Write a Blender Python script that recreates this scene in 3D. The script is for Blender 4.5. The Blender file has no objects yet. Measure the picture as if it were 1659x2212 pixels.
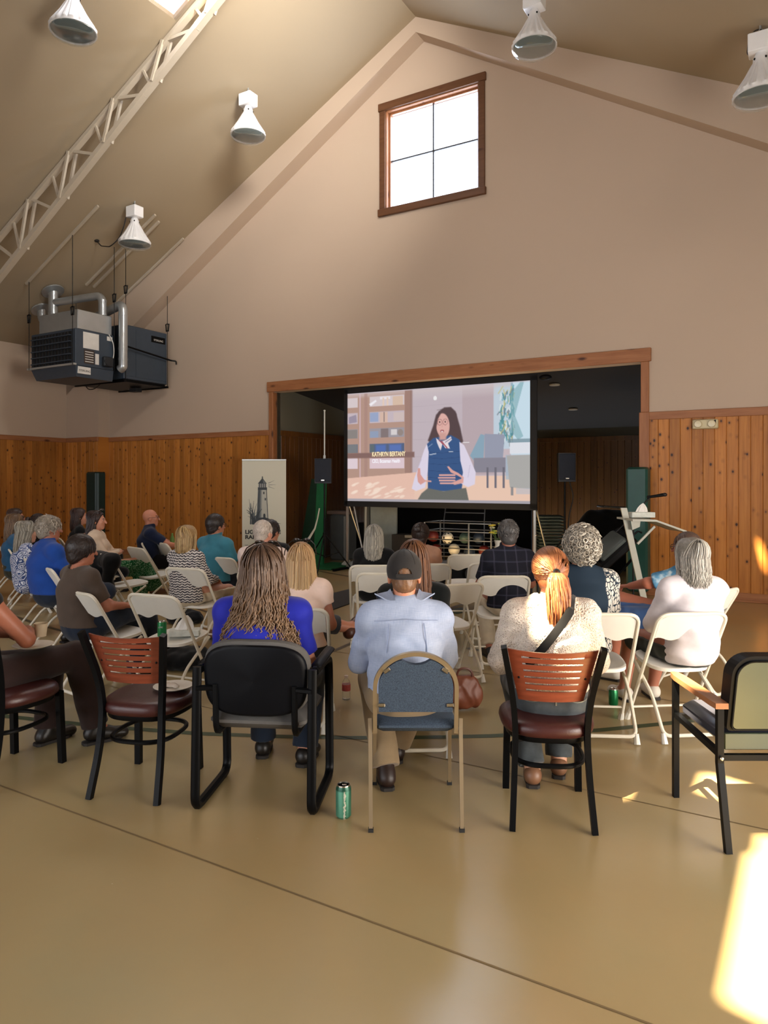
import bpy, math, random
import numpy as np
from mathutils import Matrix, Vector

random.seed(7)
RNG = np.random.default_rng(7)
SC = bpy.context.scene
COL = SC.collection

# ------------------------------------------------------------------ camera, light, exposure
FPX, CX, HY, CAMH = 1560.0, 829.5, 1040.0, 1.6      # focal length, centre column, horizon row (of a 1659x2212 frame), lens height
cam_d = bpy.data.cameras.new('camera')
cam_d.sensor_fit = 'HORIZONTAL'
cam_d.sensor_width = 36.0
cam_d.lens = FPX / 1659.0 * 36.0
cam_d.shift_y = -(1106.0 - HY) / 1659.0
cam_d.clip_end = 200
cam = bpy.data.objects.new('camera', cam_d)
COL.objects.link(cam)
cam.location = (0, 0, CAMH)
cam.rotation_euler = (math.radians(90), 0, 0)
SC.camera = cam

SC.view_settings.view_transform = 'Standard'
SC.view_settings.look = 'None'
SC.view_settings.gamma = 1.0
SC.view_settings.use_curve_mapping = False
EXPOSURE = 1.05
SC.view_settings.exposure = EXPOSURE
SC.cycles.max_bounces = 10
SC.cycles.diffuse_bounces = 5
SC.cycles.glossy_bounces = 3
SC.cycles.transparent_max_bounces = 8
SC.cycles.caustics_reflective = False
SC.cycles.caustics_refractive = False
SC.cycles.sample_clamp_indirect = 6.0

ROOM_A = math.atan2(0.512, 0.859)                    # the hall is turned 30.8 degrees to the camera
CA, SA = math.cos(ROOM_A), math.sin(ROOM_A)

def W(s, D, z=0.0):                                  # hall coordinates (s along the gable wall, D depth) -> world
    return Vector((s * CA + D * SA, -s * SA + D * CA, z))

def S_of(x, D):                                      # hall s of image column x on the plane of depth D
    r = (x - CX) / FPX
    return D * (r * CA - SA) / (CA + r * SA)

def Fl(x, y):                                        # floor point under a pixel
    Y = FPX * CAMH / (y - HY)
    return Vector(((x - CX) / FPX * Y, Y, 0))

def At(x, y, Y):                                     # point at depth Y under a pixel
    return Vector(((x - CX) / FPX * Y, Y, CAMH - (y - HY) / FPX * Y))

world = bpy.data.worlds.new('world')
SC.world = world
world.use_nodes = True
world.node_tree.nodes['Background'].inputs[0].default_value = (0.80, 0.88, 1.0, 1)
world.node_tree.nodes['Background'].inputs[1].default_value = 2.4

def lamp(name, kind, loc, direction, energy, color, **kw):
    d = bpy.data.lights.new(name, kind)
    d.energy = energy
    d.color = color
    for k, v in kw.items():
        setattr(d, k, v)
    o = bpy.data.objects.new(name, d)
    COL.objects.link(o)
    o.location = loc
    o.rotation_euler = Vector(direction).to_track_quat('-Z', 'Y').to_euler()
    return o

SUN_T = Vector((0.48, 0.36, -1.15)).normalized()     # the way the sunbeams travel, in through the added roof openings
lamp('sun', 'SUN', (0, 0, 20), SUN_T, 40.0, (1.0, 0.80, 0.52), angle=math.radians(0.8))
# added fills behind and right, no openings there; daylight of dormers and gable window
lamp('rear_fill_light', 'AREA', W(-5.0, -4.6, 2.3), W(0, 1, -0.03), 205, (0.92, 0.95, 1.0), shape='RECTANGLE', size=9, size_y=3.2)  # added broad fill for the general daylight, the rear wall is closed
lamp('right_fill_light', 'AREA', W(3.2, 3.4, 1.4), W(-1, 0.12, 0.28), 300, (1.0, 0.92, 0.83), shape='RECTANGLE', size=4.5, size_y=2.4)  # added warm fill standing in for bounce off the sunlit floor
lamp('left_dormer_light', 'AREA', W(-6.9, 6.3, 8.6), W(0.25, -0.2, -1), 25, (0.93, 0.95, 1.0), shape='RECTANGLE', size=1.4, size_y=1.4)
lamp('right_dormer_light', 'AREA', W(-3.7, 5.8, 7.75), W(-1, 0.78, 0.12), 68, (1.0, 0.93, 0.84), shape='RECTANGLE', size=1.2, size_y=1.2, spread=math.radians(84))
lamp('gable_window_light', 'AREA', W(-5.48, 11.05, 7.13), W(0, -1, -0.25), 70, (0.80, 0.87, 1.0), shape='RECTANGLE', size=2.1, size_y=2.1)

# ------------------------------------------------------------------ materials
def lin(c):
    def f(v):
        v = v / 255.0
        return v / 12.92 if v <= 0.04045 else ((v + 0.055) / 1.055) ** 2.4
    return tuple(f(v) for v in c[:3]) + (1.0,)

class NT:
    def __init__(s, name):
        s.m = bpy.data.materials.new(name)
        s.m.use_nodes = True
        s.t = s.m.node_tree
        s.b = s.t.nodes['Principled BSDF']
        s.out = s.t.nodes['Material Output']
    def n(s, typ, ins=None, **props):
        nd = s.t.nodes.new('ShaderNode' + typ)
        for k, v in props.items():
            setattr(nd, k, v)
        for k, v in (ins or {}).items():
            s.put(nd.inputs[k], v)
        return nd
    def put(s, sock, v):
        if isinstance(v, bpy.types.NodeSocket):
            s.t.links.new(v, sock)
        else:
            sock.default_value = v
    def math(s, op, a, b=0.0, c=None):
        nd = s.n('Math', {0: a, 1: b}, operation=op)
        if c is not None:
            s.put(nd.inputs[2], c)
        return nd.outputs[0]
    def mix(s, f, a, b, mode='MIX'):
        nd = s.n('Mix', data_type='RGBA', blend_type=mode)
        s.put(nd.inputs[0], f); s.put(nd.inputs[6], a); s.put(nd.inputs[7], b)
        return nd.outputs[2]
    def ramp(s, f, stops, interp='LINEAR'):
        nd = s.n('ValToRGB', {0: f})
        r = nd.color_ramp
        r.interpolation = interp
        while len(r.elements) < len(stops):
            r.elements.new(0.5)
        for e, (p, c) in zip(r.elements, stops):
            e.position = p; e.color = c
        return nd.outputs[0]
    def co(s, scale=(1, 1, 1), kind='Object', loc=(0, 0, 0)):
        tc = s.n('TexCoord')
        mp = s.n('Mapping', {0: tc.outputs[kind]})
        mp.inputs['Scale'].default_value = scale
        mp.inputs['Location'].default_value = loc
        return mp.outputs[0]
    def noise(s, vec, scale, detail=3, rough=0.55):
        return s.n('TexNoise', {'Vector': vec, 'Scale': scale, 'Detail': detail, 'Roughness': rough}).outputs[0]
    def bump(s, h, strength=0.3, dist=0.01):
        nd = s.n('Bump', {'Height': h, 'Strength': strength, 'Distance': dist})
        s.put(s.b.inputs['Normal'], nd.outputs[0])
    def set(s, **kw):
        for k, v in kw.items():
            s.put(s.b.inputs[k.replace('_', ' ')], v)
        return s

MATS = {}
def mat(name, rgb=(128, 128, 128), rough=0.6, metal=0.0, var=0.06, scale=8.0, bump=0.0, bscale=60.0, spec=0.5, sheen=0.0, coat=0.0):
    """plain material with a little procedural variation of its own colour"""
    if name in MATS:
        return MATS[name]
    t = NT(name)
    c = lin(rgb)
    v = t.co()
    nz = t.noise(v, scale)
    d = tuple(x * (1 - var) for x in c[:3]) + (1,)
    e = tuple(min(1, x * (1 + var)) for x in c[:3]) + (1,)
    t.set(Base_Color=t.ramp(nz, [(0.3, d), (0.7, e)]), Roughness=rough, Metallic=metal, Specular_IOR_Level=spec)
    if sheen:
        t.set(Sheen_Weight=sheen)
    if coat:
        t.set(Coat_Weight=coat)
    if bump:
        t.bump(t.noise(v, bscale, 2), bump, 0.003)
    MATS[name] = t.m
    return t.m

def mat_attr(name, rough=0.6, bump=0.0, bscale=120.0, spec=0.4, stretch=(1, 1, 1), emit=0.0):
    """material that takes its colour from the mesh's own colour attribute"""
    if name in MATS:
        return MATS[name]
    t = NT(name)
    a = t.n('Attribute', attribute_name='Col')
    t.set(Base_Color=a.outputs[0], Roughness=rough, Specular_IOR_Level=spec)
    if emit:
        for l in list(t.b.inputs['Base Color'].links): t.t.links.remove(l)
        t.set(Base_Color=(0, 0, 0, 1), Emission_Color=a.outputs[0], Emission_Strength=emit, Specular_IOR_Level=0.0)
    if bump:
        t.bump(t.noise(t.co(stretch), bscale, 2), bump, 0.003)
    MATS[name] = t.m
    return t.m

def wood_boards(name, axis, w=0.145, tint=1.0):
    """knotty tongue-and-groove pine; boards run up z and repeat along the given axis"""
    if name in MATS:
        return MATS[name]
    t = NT(name)
    tc = t.n('TexCoord')
    sp = t.n('SeparateXYZ', {0: tc.outputs['Object']})
    x, z = sp.outputs[axis], sp.outputs[2]
    bi = t.math('FLOOR', t.math('DIVIDE', x, w))
    rnd = t.n('TexWhiteNoise', {'W': bi}, noise_dimensions='1D').outputs[0]
    off = t.math('MULTIPLY', rnd, 37.0)
    gv = t.n('CombineXYZ', {0: t.math('MULTIPLY', x, 26.0), 1: off, 2: t.math('ADD', t.math('MULTIPLY', z, 1.3), off)})
    grain = t.noise(gv.outputs[0], 1.0, 4, 0.6)
    kv = t.n('CombineXYZ', {0: t.math('MULTIPLY', x, 9.0), 1: off, 2: t.math('ADD', t.math('MULTIPLY', z, 6.5), off)})
    vor = t.n('TexVoronoi', {'Vector': kv.outputs[0], 'Scale': 1.0, 'Randomness': 1.0}).outputs['Distance']
    knot = t.ramp(vor, [(0.09, (1, 1, 1, 1)), (0.17, (0, 0, 0, 1))])
    ring = t.ramp(vor, [(0.1, (1, 1, 1, 1)), (0.33, (0, 0, 0, 1))])
    k = tint
    base = t.ramp(grain, [(0.25, (0.32 * k, 0.112 * k, 0.019 * k, 1)), (0.5, (0.45 * k, 0.172 * k, 0.032 * k, 1)), (0.8, (0.55 * k, 0.235 * k, 0.050 * k, 1))])
    shade = t.n('MapRange', {0: rnd, 3: 0.74, 4: 1.12}).outputs[0]
    cc = t.n('CombineXYZ', {0: shade, 1: shade, 2: shade}).outputs[0]
    base = t.mix(1.0, base, cc, 'MULTIPLY')
    base = t.mix(t.math('MULTIPLY', ring, 0.45), base, (0.15, 0.048, 0.013, 1))
    base = t.mix(knot, base, (0.035, 0.012, 0.006, 1))
    t.set(Base_Color=base, Roughness=0.42, Specular_IOR_Level=0.35)
    MATS[name] = t.m
    return t.m

def wood_trim(name, axis, tint=1.0):
    if name in MATS:
        return MATS[name]
    t = NT(name)
    sc = [14.0, 14.0, 14.0]
    sc[axis] = 1.2
    g = t.noise(t.co(tuple(sc)), 1.4, 4, 0.6)
    kc = [6.0, 6.0, 6.0]
    kc[axis] = 2.2
    vor = t.n('TexVoronoi', {'Vector': t.co(tuple(kc)), 'Scale': 1.0}).outputs['Distance']
    knot = t.ramp(vor, [(0.07, (1, 1, 1, 1)), (0.2, (0, 0, 0, 1))])
    k = tint
    base = t.ramp(g, [(0.25, (0.24 * k, 0.092 * k, 0.036 * k, 1)), (0.7, (0.37 * k, 0.158 * k, 0.068 * k, 1))])
    base = t.mix(knot, base, (0.06, 0.02, 0.01, 1))
    t.set(Base_Color=base, Roughness=0.45, Specular_IOR_Level=0.35)
    MATS[name] = t.m
    return t.m

# ------------------------------------------------------------------ mesh building
def link_mesh(name, V, F, m=None, parent=None, smooth=False, col=None, loc=None, rot=None):
    me = bpy.data.meshes.new(name)
    V = np.asarray(V, dtype=np.float32).reshape(-1, 3)
    if isinstance(F, np.ndarray) and F.ndim == 2:
        n, k = F.shape
        me.vertices.add(len(V)); me.vertices.foreach_set('co', V.ravel())
        me.loops.add(n * k); me.loops.foreach_set('vertex_index', F.astype(np.int32).ravel())
        me.polygons.add(n); me.polygons.foreach_set('loop_start', np.arange(0, n * k, k, dtype=np.int32))
        me.update(calc_edges=True)
    else:
        me.from_pydata([tuple(map(float, v)) for v in V], [], F)
        me.update()
    if smooth and len(me.polygons):
        me.polygons.foreach_set('use_smooth', np.ones(len(me.polygons), dtype=bool))
    if col is not None:
        at = me.color_attributes.new('Col', 'FLOAT_COLOR', 'POINT')
        c = np.ones((len(V), 4), dtype=np.float32)
        c[:, :3] = np.asarray(col, dtype=np.float32)[:, :3]
        at.data.foreach_set('color', c.ravel())
    if m is not None:
        me.materials.append(m)
    o = bpy.data.objects.new(name, me)
    COL.objects.link(o)
    if parent is not None:
        o.parent = parent
    if loc is not None:
        o.location = loc
    if rot is not None:
        o.rotation_euler = rot
    return o

def fillet(pts, rad, n=5, closed=False):
    """round the corners of a polyline"""
    P = [Vector(p) for p in pts]
    out = []
    N = len(P)
    for i, p in enumerate(P):
        if not closed and (i == 0 or i == N - 1):
            out.append(p); continue
        a, b = P[i - 1], P[(i + 1) % N]
        da, db = (a - p), (b - p)
        r = min(rad, da.length * 0.48, db.length * 0.48)
        s, e = p + da.normalized() * r, p + db.normalized() * r
        for k in range(n + 1):
            t = k / n
            out.append(s * (1 - t) ** 2 + p * 2 * t * (1 - t) + e * t * t)
    return out

class G:
    """collects simple shapes into one mesh"""
    def __init__(s):
        s.v, s.f = [], []
    def add(s, V, F):
        b = len(s.v)
        s.v += [tuple(p) for p in V]
        s.f += [tuple(b + i for i in f) for f in F]
        return s
    def box(s, c, size, M=None, bev=0.0):
        hx, hy, hz = [v / 2 for v in size]
        if bev <= 0:
            V = [Vector((x, y, z)) for z in (-hz, hz) for y in (-hy, hy) for x in (-hx, hx)]
            F = [(0, 2, 3, 1), (4, 5, 7, 6), (0, 1, 5, 4), (2, 6, 7, 3), (0, 4, 6, 2), (1, 3, 7, 5)]
        else:
            b = min(bev, hx * .95, hy * .95, hz * .95)
            V, F = [], []
            rings = []
            for (z, ins) in ((-hz, b), (-hz + b, 0), (hz - b, 0), (hz, b)):
                ring = []
                for (sx, sy) in ((-1, -1), (1, -1), (1, 1), (-1, 1)):
                    q = [(hx - ins) * sx, (hy - ins) * sy]
                    bb = b
                    if sx * sy > 0:
                        e = [(q[0], q[1] - sy * bb), (q[0] - sx * bb, q[1])]
                    else:
                        e = [(q[0] - sx * bb, q[1]), (q[0], q[1] - sy * bb)]
                    # order the two corner points counter-clockwise
                    if (sx, sy) in ((-1, -1),):
                        e = [(q[0], q[1] - sy * bb), (q[0] - sx * bb, q[1])]
                    if (sx, sy) == (1, -1):
                        e = [(q[0] - sx * bb, q[1]), (q[0], q[1] - sy * bb)]
                    if (sx, sy) == (1, 1):
                        e = [(q[0], q[1] - sy * bb), (q[0] - sx * bb, q[1])]
                    if (sx, sy) == (-1, 1):
                        e = [(q[0] - sx * bb, q[1]), (q[0], q[1] - sy * bb)]
                    for (x, y) in e:
                        ring.append(len(V)); V.append(Vector((x, y, z)))
                rings.append(ring)
            F.append(tuple(reversed(rings[0]))); F.append(tuple(rings[-1]))
            for r0, r1 in zip(rings, rings[1:]):
                for i in range(8):
                    j = (i + 1) % 8
                    F.append((r0[i], r0[j], r1[j], r1[i]))
        if M is not None:
            V = [M @ v for v in V]
        c = Vector(c)
        return s.add([v + c for v in V], F)
    def tube(s, pts, r, seg=8, closed=False, flat=None, caps=True):
        """sweep; r a number or list; flat=(axis vector, factor) squashes the section along an axis"""
        P = [Vector(p) for p in pts]
        n = len(P)
        R = r if isinstance(r, (list, tuple)) else [r] * n
        T = []
        for i in range(n):
            a = P[i - 1] if (i > 0 or closed) else P[i]
            b = P[(i + 1) % n] if (i < n - 1 or closed) else P[i]
            d = (b - a)
            T.append(d.normalized() if d.length > 1e-9 else Vector((0, 0, 1)))
        up = Vector((0, 0, 1)) if abs(T[0].z) < 0.9 else Vector((1, 0, 0))
        u = T[0].cross(up).normalized()
        V, F = [], []
        for i in range(n):
            u = (u - T[i] * u.dot(T[i]))
            u = u.normalized() if u.length > 1e-6 else T[i].orthogonal().normalized()
            w = T[i].cross(u)
            for k in range(seg):
                a = 2 * math.pi * (k + 0.5) / seg
                q = u * math.cos(a) * R[i] + w * math.sin(a) * R[i]
                if flat is not None:
                    ax, fc = Vector(flat[0]), flat[1]
                    q = q + ax * (q.dot(ax)) * (fc - 1)
                V.append(P[i] + q)
        m = n if closed else n - 1
        for i in range(m):
            j = (i + 1) % n
            for k in range(seg):
                l = (k + 1) % seg
                F.append((i * seg + k, i * seg + l, j * seg + l, j * seg + k))
        if caps and not closed:
            F.append(tuple(reversed(range(seg))))
            F.append(tuple(range((n - 1) * seg, n * seg)))
        return s.add(V, F)
    def lathe(s, prof, seg=24, M=None, c=(0, 0, 0), wave=None):
        V, F = [], []
        n = len(prof)
        for (r, z) in prof:
            for k in range(seg):
                a = 2 * math.pi * k / seg
                q = r * (1 + (wave[0] * math.cos(wave[1] * a) if wave else 0))
                V.append(Vector((q * math.cos(a), q * math.sin(a), z)))
        for i in range(n - 1):
            for k in range(seg):
                l = (k + 1) % seg
                F.append((i * seg + k, i * seg + l, (i + 1) * seg + l, (i + 1) * seg + k))
        if prof[0][0] > 1e-5:
            F.append(tuple(reversed(range(seg))))
        if prof[-1][0] > 1e-5:
            F.append(tuple(range((n - 1) * seg, n * seg)))
        c = Vector(c)
        return s.add([(M @ v if M is not None else v) + c for v in V], F)
    def ell(s, c, r, seg=16, rings=10, M=None):
        V, F = [], []
        for i in range(rings + 1):
            t = math.pi * i / rings
            for k in range(seg):
                a = 2 * math.pi * k / seg
                V.append(Vector((r[0] * math.sin(t) * math.cos(a), r[1] * math.sin(t) * math.sin(a), -r[2] * math.cos(t))))
        for i in range(rings):
            for k in range(seg):
                l = (k + 1) % seg
                F.append((i * seg + k, i * seg + l, (i + 1) * seg + l, (i + 1) * seg + k))
        c = Vector(c)
        return s.add([(M @ v if M is not None else v) + c for v in V], F)
    def prism(s, poly, h0, h1, fn):
        """poly: 2D outline (counter-clockwise); fn(a, b, h) -> point"""
        n = len(poly)
        V = [Vector(fn(a, b, h0)) for a, b in poly] + [Vector(fn(a, b, h1)) for a, b in poly]
        F = [tuple(reversed(range(n))), tuple(range(n, 2 * n))]
        for i in range(n):
            j = (i + 1) % n
            F.append((i, j, n + j, n + i))
        return s.add(V, F)
    def sheet(s, us, vs, mask, fn, th):
        """a slab of cells us x vs (mask(u,v) keeps a cell); fn(u, v, w) -> point, w in (0, th)"""
        nu, nv = len(us), len(vs)
        keep = [[bool(mask((us[i] + us[i + 1]) / 2, (vs[j] + vs[j + 1]) / 2)) if mask else True for j in range(nv - 1)] for i in range(nu - 1)]
        idx, V, F = {}, [], []
        def vid(i, j, w):
            k = (i, j, w)
            if k not in idx:
                idx[k] = len(V); V.append(Vector(fn(us[i], vs[j], th if w else 0.0)))
            return idx[k]
        def has(i, j):
            return 0 <= i < nu - 1 and 0 <= j < nv - 1 and keep[i][j]
        for i in range(nu - 1):
            for j in range(nv - 1):
                if not keep[i][j]:
                    continue
                F.append((vid(i, j, 1), vid(i + 1, j, 1), vid(i + 1, j + 1, 1), vid(i, j + 1, 1)))
                F.append((vid(i, j, 0), vid(i, j + 1, 0), vid(i + 1, j + 1, 0), vid(i + 1, j, 0)))
                if not has(i, j - 1): F.append((vid(i, j, 0), vid(i + 1, j, 0), vid(i + 1, j, 1), vid(i, j, 1)))
                if not has(i, j + 1): F.append((vid(i + 1, j + 1, 0), vid(i, j + 1, 0), vid(i, j + 1, 1), vid(i + 1, j + 1, 1)))
                if not has(i - 1, j): F.append((vid(i, j + 1, 0), vid(i, j, 0), vid(i, j, 1), vid(i, j + 1, 1)))
                if not has(i + 1, j): F.append((vid(i + 1, j, 0), vid(i + 1, j + 1, 0), vid(i + 1, j + 1, 1), vid(i + 1, j, 1)))
        return s.add(V, F)
    def obj(s, name, m=None, parent=None, smooth=False, **kw):
        o = link_mesh(name, s.v, s.f, m, parent, False, **kw)
        if smooth:
            me = o.data
            me.polygons.foreach_set('use_smooth', np.ones(len(me.polygons), dtype=bool))
            try:
                me.set_sharp_from_angle(angle=math.radians(40))
            except Exception:
                pass
        return o

def lins(a, b, n):
    return [a + (b - a) * i / n for i in range(n + 1)]

def tag(o, label, cat, group=None, kind=None):
    if label: o['label'] = label
    if cat: o['category'] = cat
    if group: o['group'] = group
    if kind: o['kind'] = kind
    return o

def thing(name, label, cat, loc=(0, 0, 0), yaw=0.0, group=None):
    o = bpy.data.objects.new(name, None)
    o.empty_display_size = 0.1
    COL.objects.link(o)
    o.location = loc
    o.rotation_euler = (0, 0, math.radians(yaw))
    return tag(o, label, cat, group)

KIDS = {}
def copy_tree(o, loc, yaw, label, group=None):
    r = o.copy(); COL.objects.link(r)
    r.location = loc; r.rotation_euler = (0, 0, math.radians(yaw))
    r['label'] = label
    if group: r['group'] = group
    for ch in list(o.children):
        c = ch.copy(); COL.objects.link(c); c.parent = r
        for g in list(ch.children):
            d = g.copy(); COL.objects.link(d); d.parent = c
    return r

ROOM_ROT = (0, 0, -ROOM_A)
def room(name, g, m, parent=None, kind='structure', smooth=False):
    """a mesh given in hall coordinates (s, D, z)"""
    o = g.obj(name, m, parent, smooth)
    if parent is None:
        o.rotation_euler = ROOM_ROT
        if kind: o['kind'] = kind
    return o

def room_thing(name, label, cat, s, D, z, group=None):
    o = thing(name, label, cat, W(s, D, z), 0, group)
    o.rotation_euler = ROOM_ROT
    return o

def text_mesh(name, body, size, m, parent, loc, rot=(math.pi / 2, 0, 0), align='LEFT', extrude=0.0008, sx=1.0, bold=0.0, width=None):
    cu = bpy.data.curves.new(name, 'FONT')
    cu.body = body; cu.size = size; cu.extrude = extrude; cu.align_x = align; cu.offset = bold
    tmp = bpy.data.objects.new(name + '_tmp', cu)
    COL.objects.link(tmp)
    dg = bpy.context.evaluated_depsgraph_get()
    me = bpy.data.meshes.new_from_object(tmp.evaluated_get(dg))
    bpy.data.objects.remove(tmp); bpy.data.curves.remove(cu)
    me.name = name
    if width:
        xs = [v.co.x for v in me.vertices]; sx = width / (max(xs) - min(xs))
    me.materials.clear(); me.materials.append(m)
    o = bpy.data.objects.new(name, me)
    COL.objects.link(o)
    o.parent = parent; o.location = loc; o.rotation_euler = rot; o.scale = (sx, 1, 1)
    return o
# ------------------------------------------------------------------ the hall
DB = 10.71                                           # depth of the gable wall
S_L, S_R, S_RIDGE = -14.62, 3.4, -5.6
D_REAR = -5.0
Z_RIDGE, PITCH, PITCH_LOW = 9.2, 0.517, 0.598
OP_L, OP_R, OP_Z = -8.82, -2.12, 3.30                # stage opening
WIN = (-6.35, -4.615, 6.29, 7.985)                     # gable window s0, s1, z0, z1
WAIN = 2.58                                          # top of the pine boarding

def ceil_z(s):
    return Z_RIDGE - PITCH * abs(s - S_RIDGE)
def low_z(s):
    return 8.95 - PITCH_LOW * abs(s - S_RIDGE)

def plaster(name, rgb):
    t = NT(name)
    v = t.co()
    c = lin(rgb)
    nz = t.noise(v, 0.35, 2)
    t.set(Base_Color=t.ramp(nz, [(0.3, tuple(x * .95 for x in c[:3]) + (1,)), (0.7, tuple(x * 1.04 for x in c[:3]) + (1,))]), Roughness=0.85, Specular_IOR_Level=0.2)
    t.bump(t.noise(v, 130, 3), 0.12, 0.002)
    MATS[name] = t.m
    return t.m
M_WALL = plaster('wall_plaster', (187, 169, 152))
M_CEIL = plaster('ceiling_plaster', (160, 146, 124))
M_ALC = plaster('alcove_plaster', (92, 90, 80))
M_ALCC = plaster('alcove_ceiling_plaster_shaded', (44, 40, 36))  # the unlit stage room's shade is put into this dark tone
M_PINE_S = wood_boards('pine_boards_gable', 0)
M_PINE_D = wood_boards('pine_boards_side', 1, tint=0.85)
M_PINE_SHADED_D = wood_boards('pine_boards_alcove_side_shaded', 1, tint=0.20)  # tint cut to put the unlit stage room's shade into the boards
M_PINE_SHADED_S = wood_boards('pine_boards_alcove_back_shaded', 0, tint=0.22)  # same pine, the stage room's shade put into its tint
M_TRIM_S = wood_trim('pine_trim_along', 0)
M_TRIM_D = wood_trim('pine_trim_deep', 1)
M_TRIM_Z = wood_trim('pine_trim_up', 2)
M_WHITE_STEEL = mat('white_painted_steel', (184, 174, 158), 0.45, 0.0, 0.03)

# floor: worn, sealed concrete
def floor_mat():
    t = NT('sealed_concrete')
    v = t.co()
    big = t.noise(v, 0.55, 4, 0.6)
    fine = t.noise(v, 9.0, 5, 0.65)
    c = t.ramp(big, [(0.3, lin((170, 144, 102))), (0.55, lin((162, 144, 105))), (0.75, lin((152, 144, 112)))])
    c = t.mix(t.math('MULTIPLY', fine, 0.10), c, lin((104, 86, 58)))
    spk = t.n('TexVoronoi', {'Vector': v, 'Scale': 1.3}).outputs['Distance']
    spots = t.ramp(spk, [(0.004, (1, 1, 1, 1)), (0.008, (0, 0, 0, 1))])
    c = t.mix(t.math('MULTIPLY', spots, 0.8), c, lin((60, 48, 34)))
    scr = t.noise(t.co((0.6, 14, 1)), 3.0, 3)
    r = t.n('MapRange', {0: fine, 3: 0.23, 4: 0.29}).outputs[0]
    t.set(Base_Color=c, Roughness=r, Specular_IOR_Level=0.55)
    t.bump(t.math('ADD', t.math('MULTIPLY', fine, 0.6), t.math('MULTIPLY', scr, 0.25)), 0.02, 0.004)
    return t.m
M_FLOOR = floor_mat()
g = G()
g.box((-5.6, 3.0, -0.1), (18.6, 24.0, 0.2))
room('floor', g, M_FLOOR)

M_JOINT = mat('joint_sealant', (116, 96, 64), 0.7)
M_LINE = mat('court_line_paint', (52, 66, 34), 0.5, var=0.12)
M_LINE2 = mat('court_line_paint_dark', (74, 62, 40), 0.5, var=0.12)
def floor_strip(name, pts, w, m, z=0.0015):
    P = [Vector((p[0], p[1], 0)) for p in pts]
    V, F = [], []
    for i, p in enumerate(P):
        d = (P[min(i + 1, len(P) - 1)] - P[max(i - 1, 0)]).normalized()
        nrm = Vector((-d.y, d.x, 0)) * (w / 2)
        V += [p + nrm + Vector((0, 0, z)), p - nrm + Vector((0, 0, z))]
        if i:
            F.append((2 * i - 2, 2 * i - 1, 2 * i + 1, 2 * i))
    o = link_mesh(name, V, F, m)
    o['kind'] = 'structure'
    return o
def W2(s, D): return W(s, D)
floor_strip('trim_1', [W2(-14, 2.23), W2(3.3, 2.23)], 0.009, M_JOINT)
floor_strip('trim_2', [W2(-14, 3.75), W2(3.3, 3.75)], 0.008, M_JOINT)
floor_strip('trim_3', [W2(-14, 5.6), W2(3.3, 5.6)], 0.010, M_JOINT)
arc = [(-260, 1508), (0, 1546), (100, 1557), (240, 1571), (430, 1585), (600, 1591), (760, 1594), (920, 1593), (1060, 1590), (1290, 1578), (1450, 1562), (1659, 1538), (1900, 1506)]
floor_strip('trim_4', [Fl(*p) for p in arc], 0.06, M_LINE)
for i, pts in enumerate(([(-60, 1300), (80, 1348), (250, 1395), (450, 1448), (560, 1474)], [(640, 1442), (715, 1409), (790, 1376), (900, 1338), (1010, 1302)],
                         [(590, 1214), (680, 1232), (790, 1252), (900, 1270)], [(300, 1260), (420, 1312), (520, 1350)], [(1010, 1400), (1110, 1420), (1260, 1470)])):
    floor_strip('trim_%d' % (5 + i), [Fl(*p) for p in pts], 0.05, M_LINE2)
dm = [Fl(960, 1318), Fl(996, 1312), Fl(1022, 1319), Fl(985, 1327)]
link_mesh('trim_10', [p + Vector((0, 0, .002)) for p in dm], [(0, 3, 2, 1)], M_LINE)['kind'] = 'structure'

# gable wall with the stage opening and the window
g = G()
us = sorted([S_L - 0.2, OP_L, OP_R, WIN[0], WIN[1], S_R + 0.2, S_RIDGE])
vs = [0.0, OP_Z, WIN[2], WIN[3], 9.6]
hole = lambda u, v: not (OP_L < u < OP_R and v < OP_Z) and not (WIN[0] < u < WIN[1] and WIN[2] < v < WIN[3])
g.sheet(us, vs, hole, lambda u, v, w: (u, DB + 0.2 - w, v), 0.2)
wall_back = room('wall_back', g, M_WALL)

# pine boarding: real V-joints between the boards
def boards(g, a0, a1, z0, z1, fn, w=0.145):
    """fn(a, d, z): a along the wall, d out of it"""
    a = math.ceil(a0 / w - 1e-6) * w
    edges = [a0]
    while a < a1 - 1e-6:
        if a > a0 + 1e-6: edges.append(a)
        a += w
    edges.append(a1)
    prof = []
    for e0, e1 in zip(edges, edges[1:]):
        prof += [(e0 + 0.0005, 0.012), (e0 + 0.006, 0.022), (e1 - 0.006, 0.022), (e1 - 0.0005, 0.012)]
    V, F = [], []
    for a, d in prof:
        V += [fn(a, d, z0), fn(a, d, z1)]
    for i in range(len(prof) - 1):
        F.append((2 * i, 2 * i + 2, 2 * i + 3, 2 * i + 1))
    g.add(V, F)

COLU = (-13.52, 10.41)                               # corner column: its right face and its front
g = G()
boards(g, COLU[0], OP_L - 0.11, 0.1, WAIN - .1, lambda a, d, z: (a, DB - d, z))
boards(g, OP_R + 0.11, S_R, 0.1, WAIN - .1, lambda a, d, z: (a, DB - d, z))
boards(g, S_L, COLU[0], 0.1, WAIN - .1, lambda a, d, z: (a, COLU[1] - d, z))
g.box((COLU[0] + .011, (COLU[1] + DB) / 2, (WAIN) / 2), (.022, DB - COLU[1] + .04, WAIN))
room('wainscot', g, M_PINE_S, wall_back)
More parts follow.
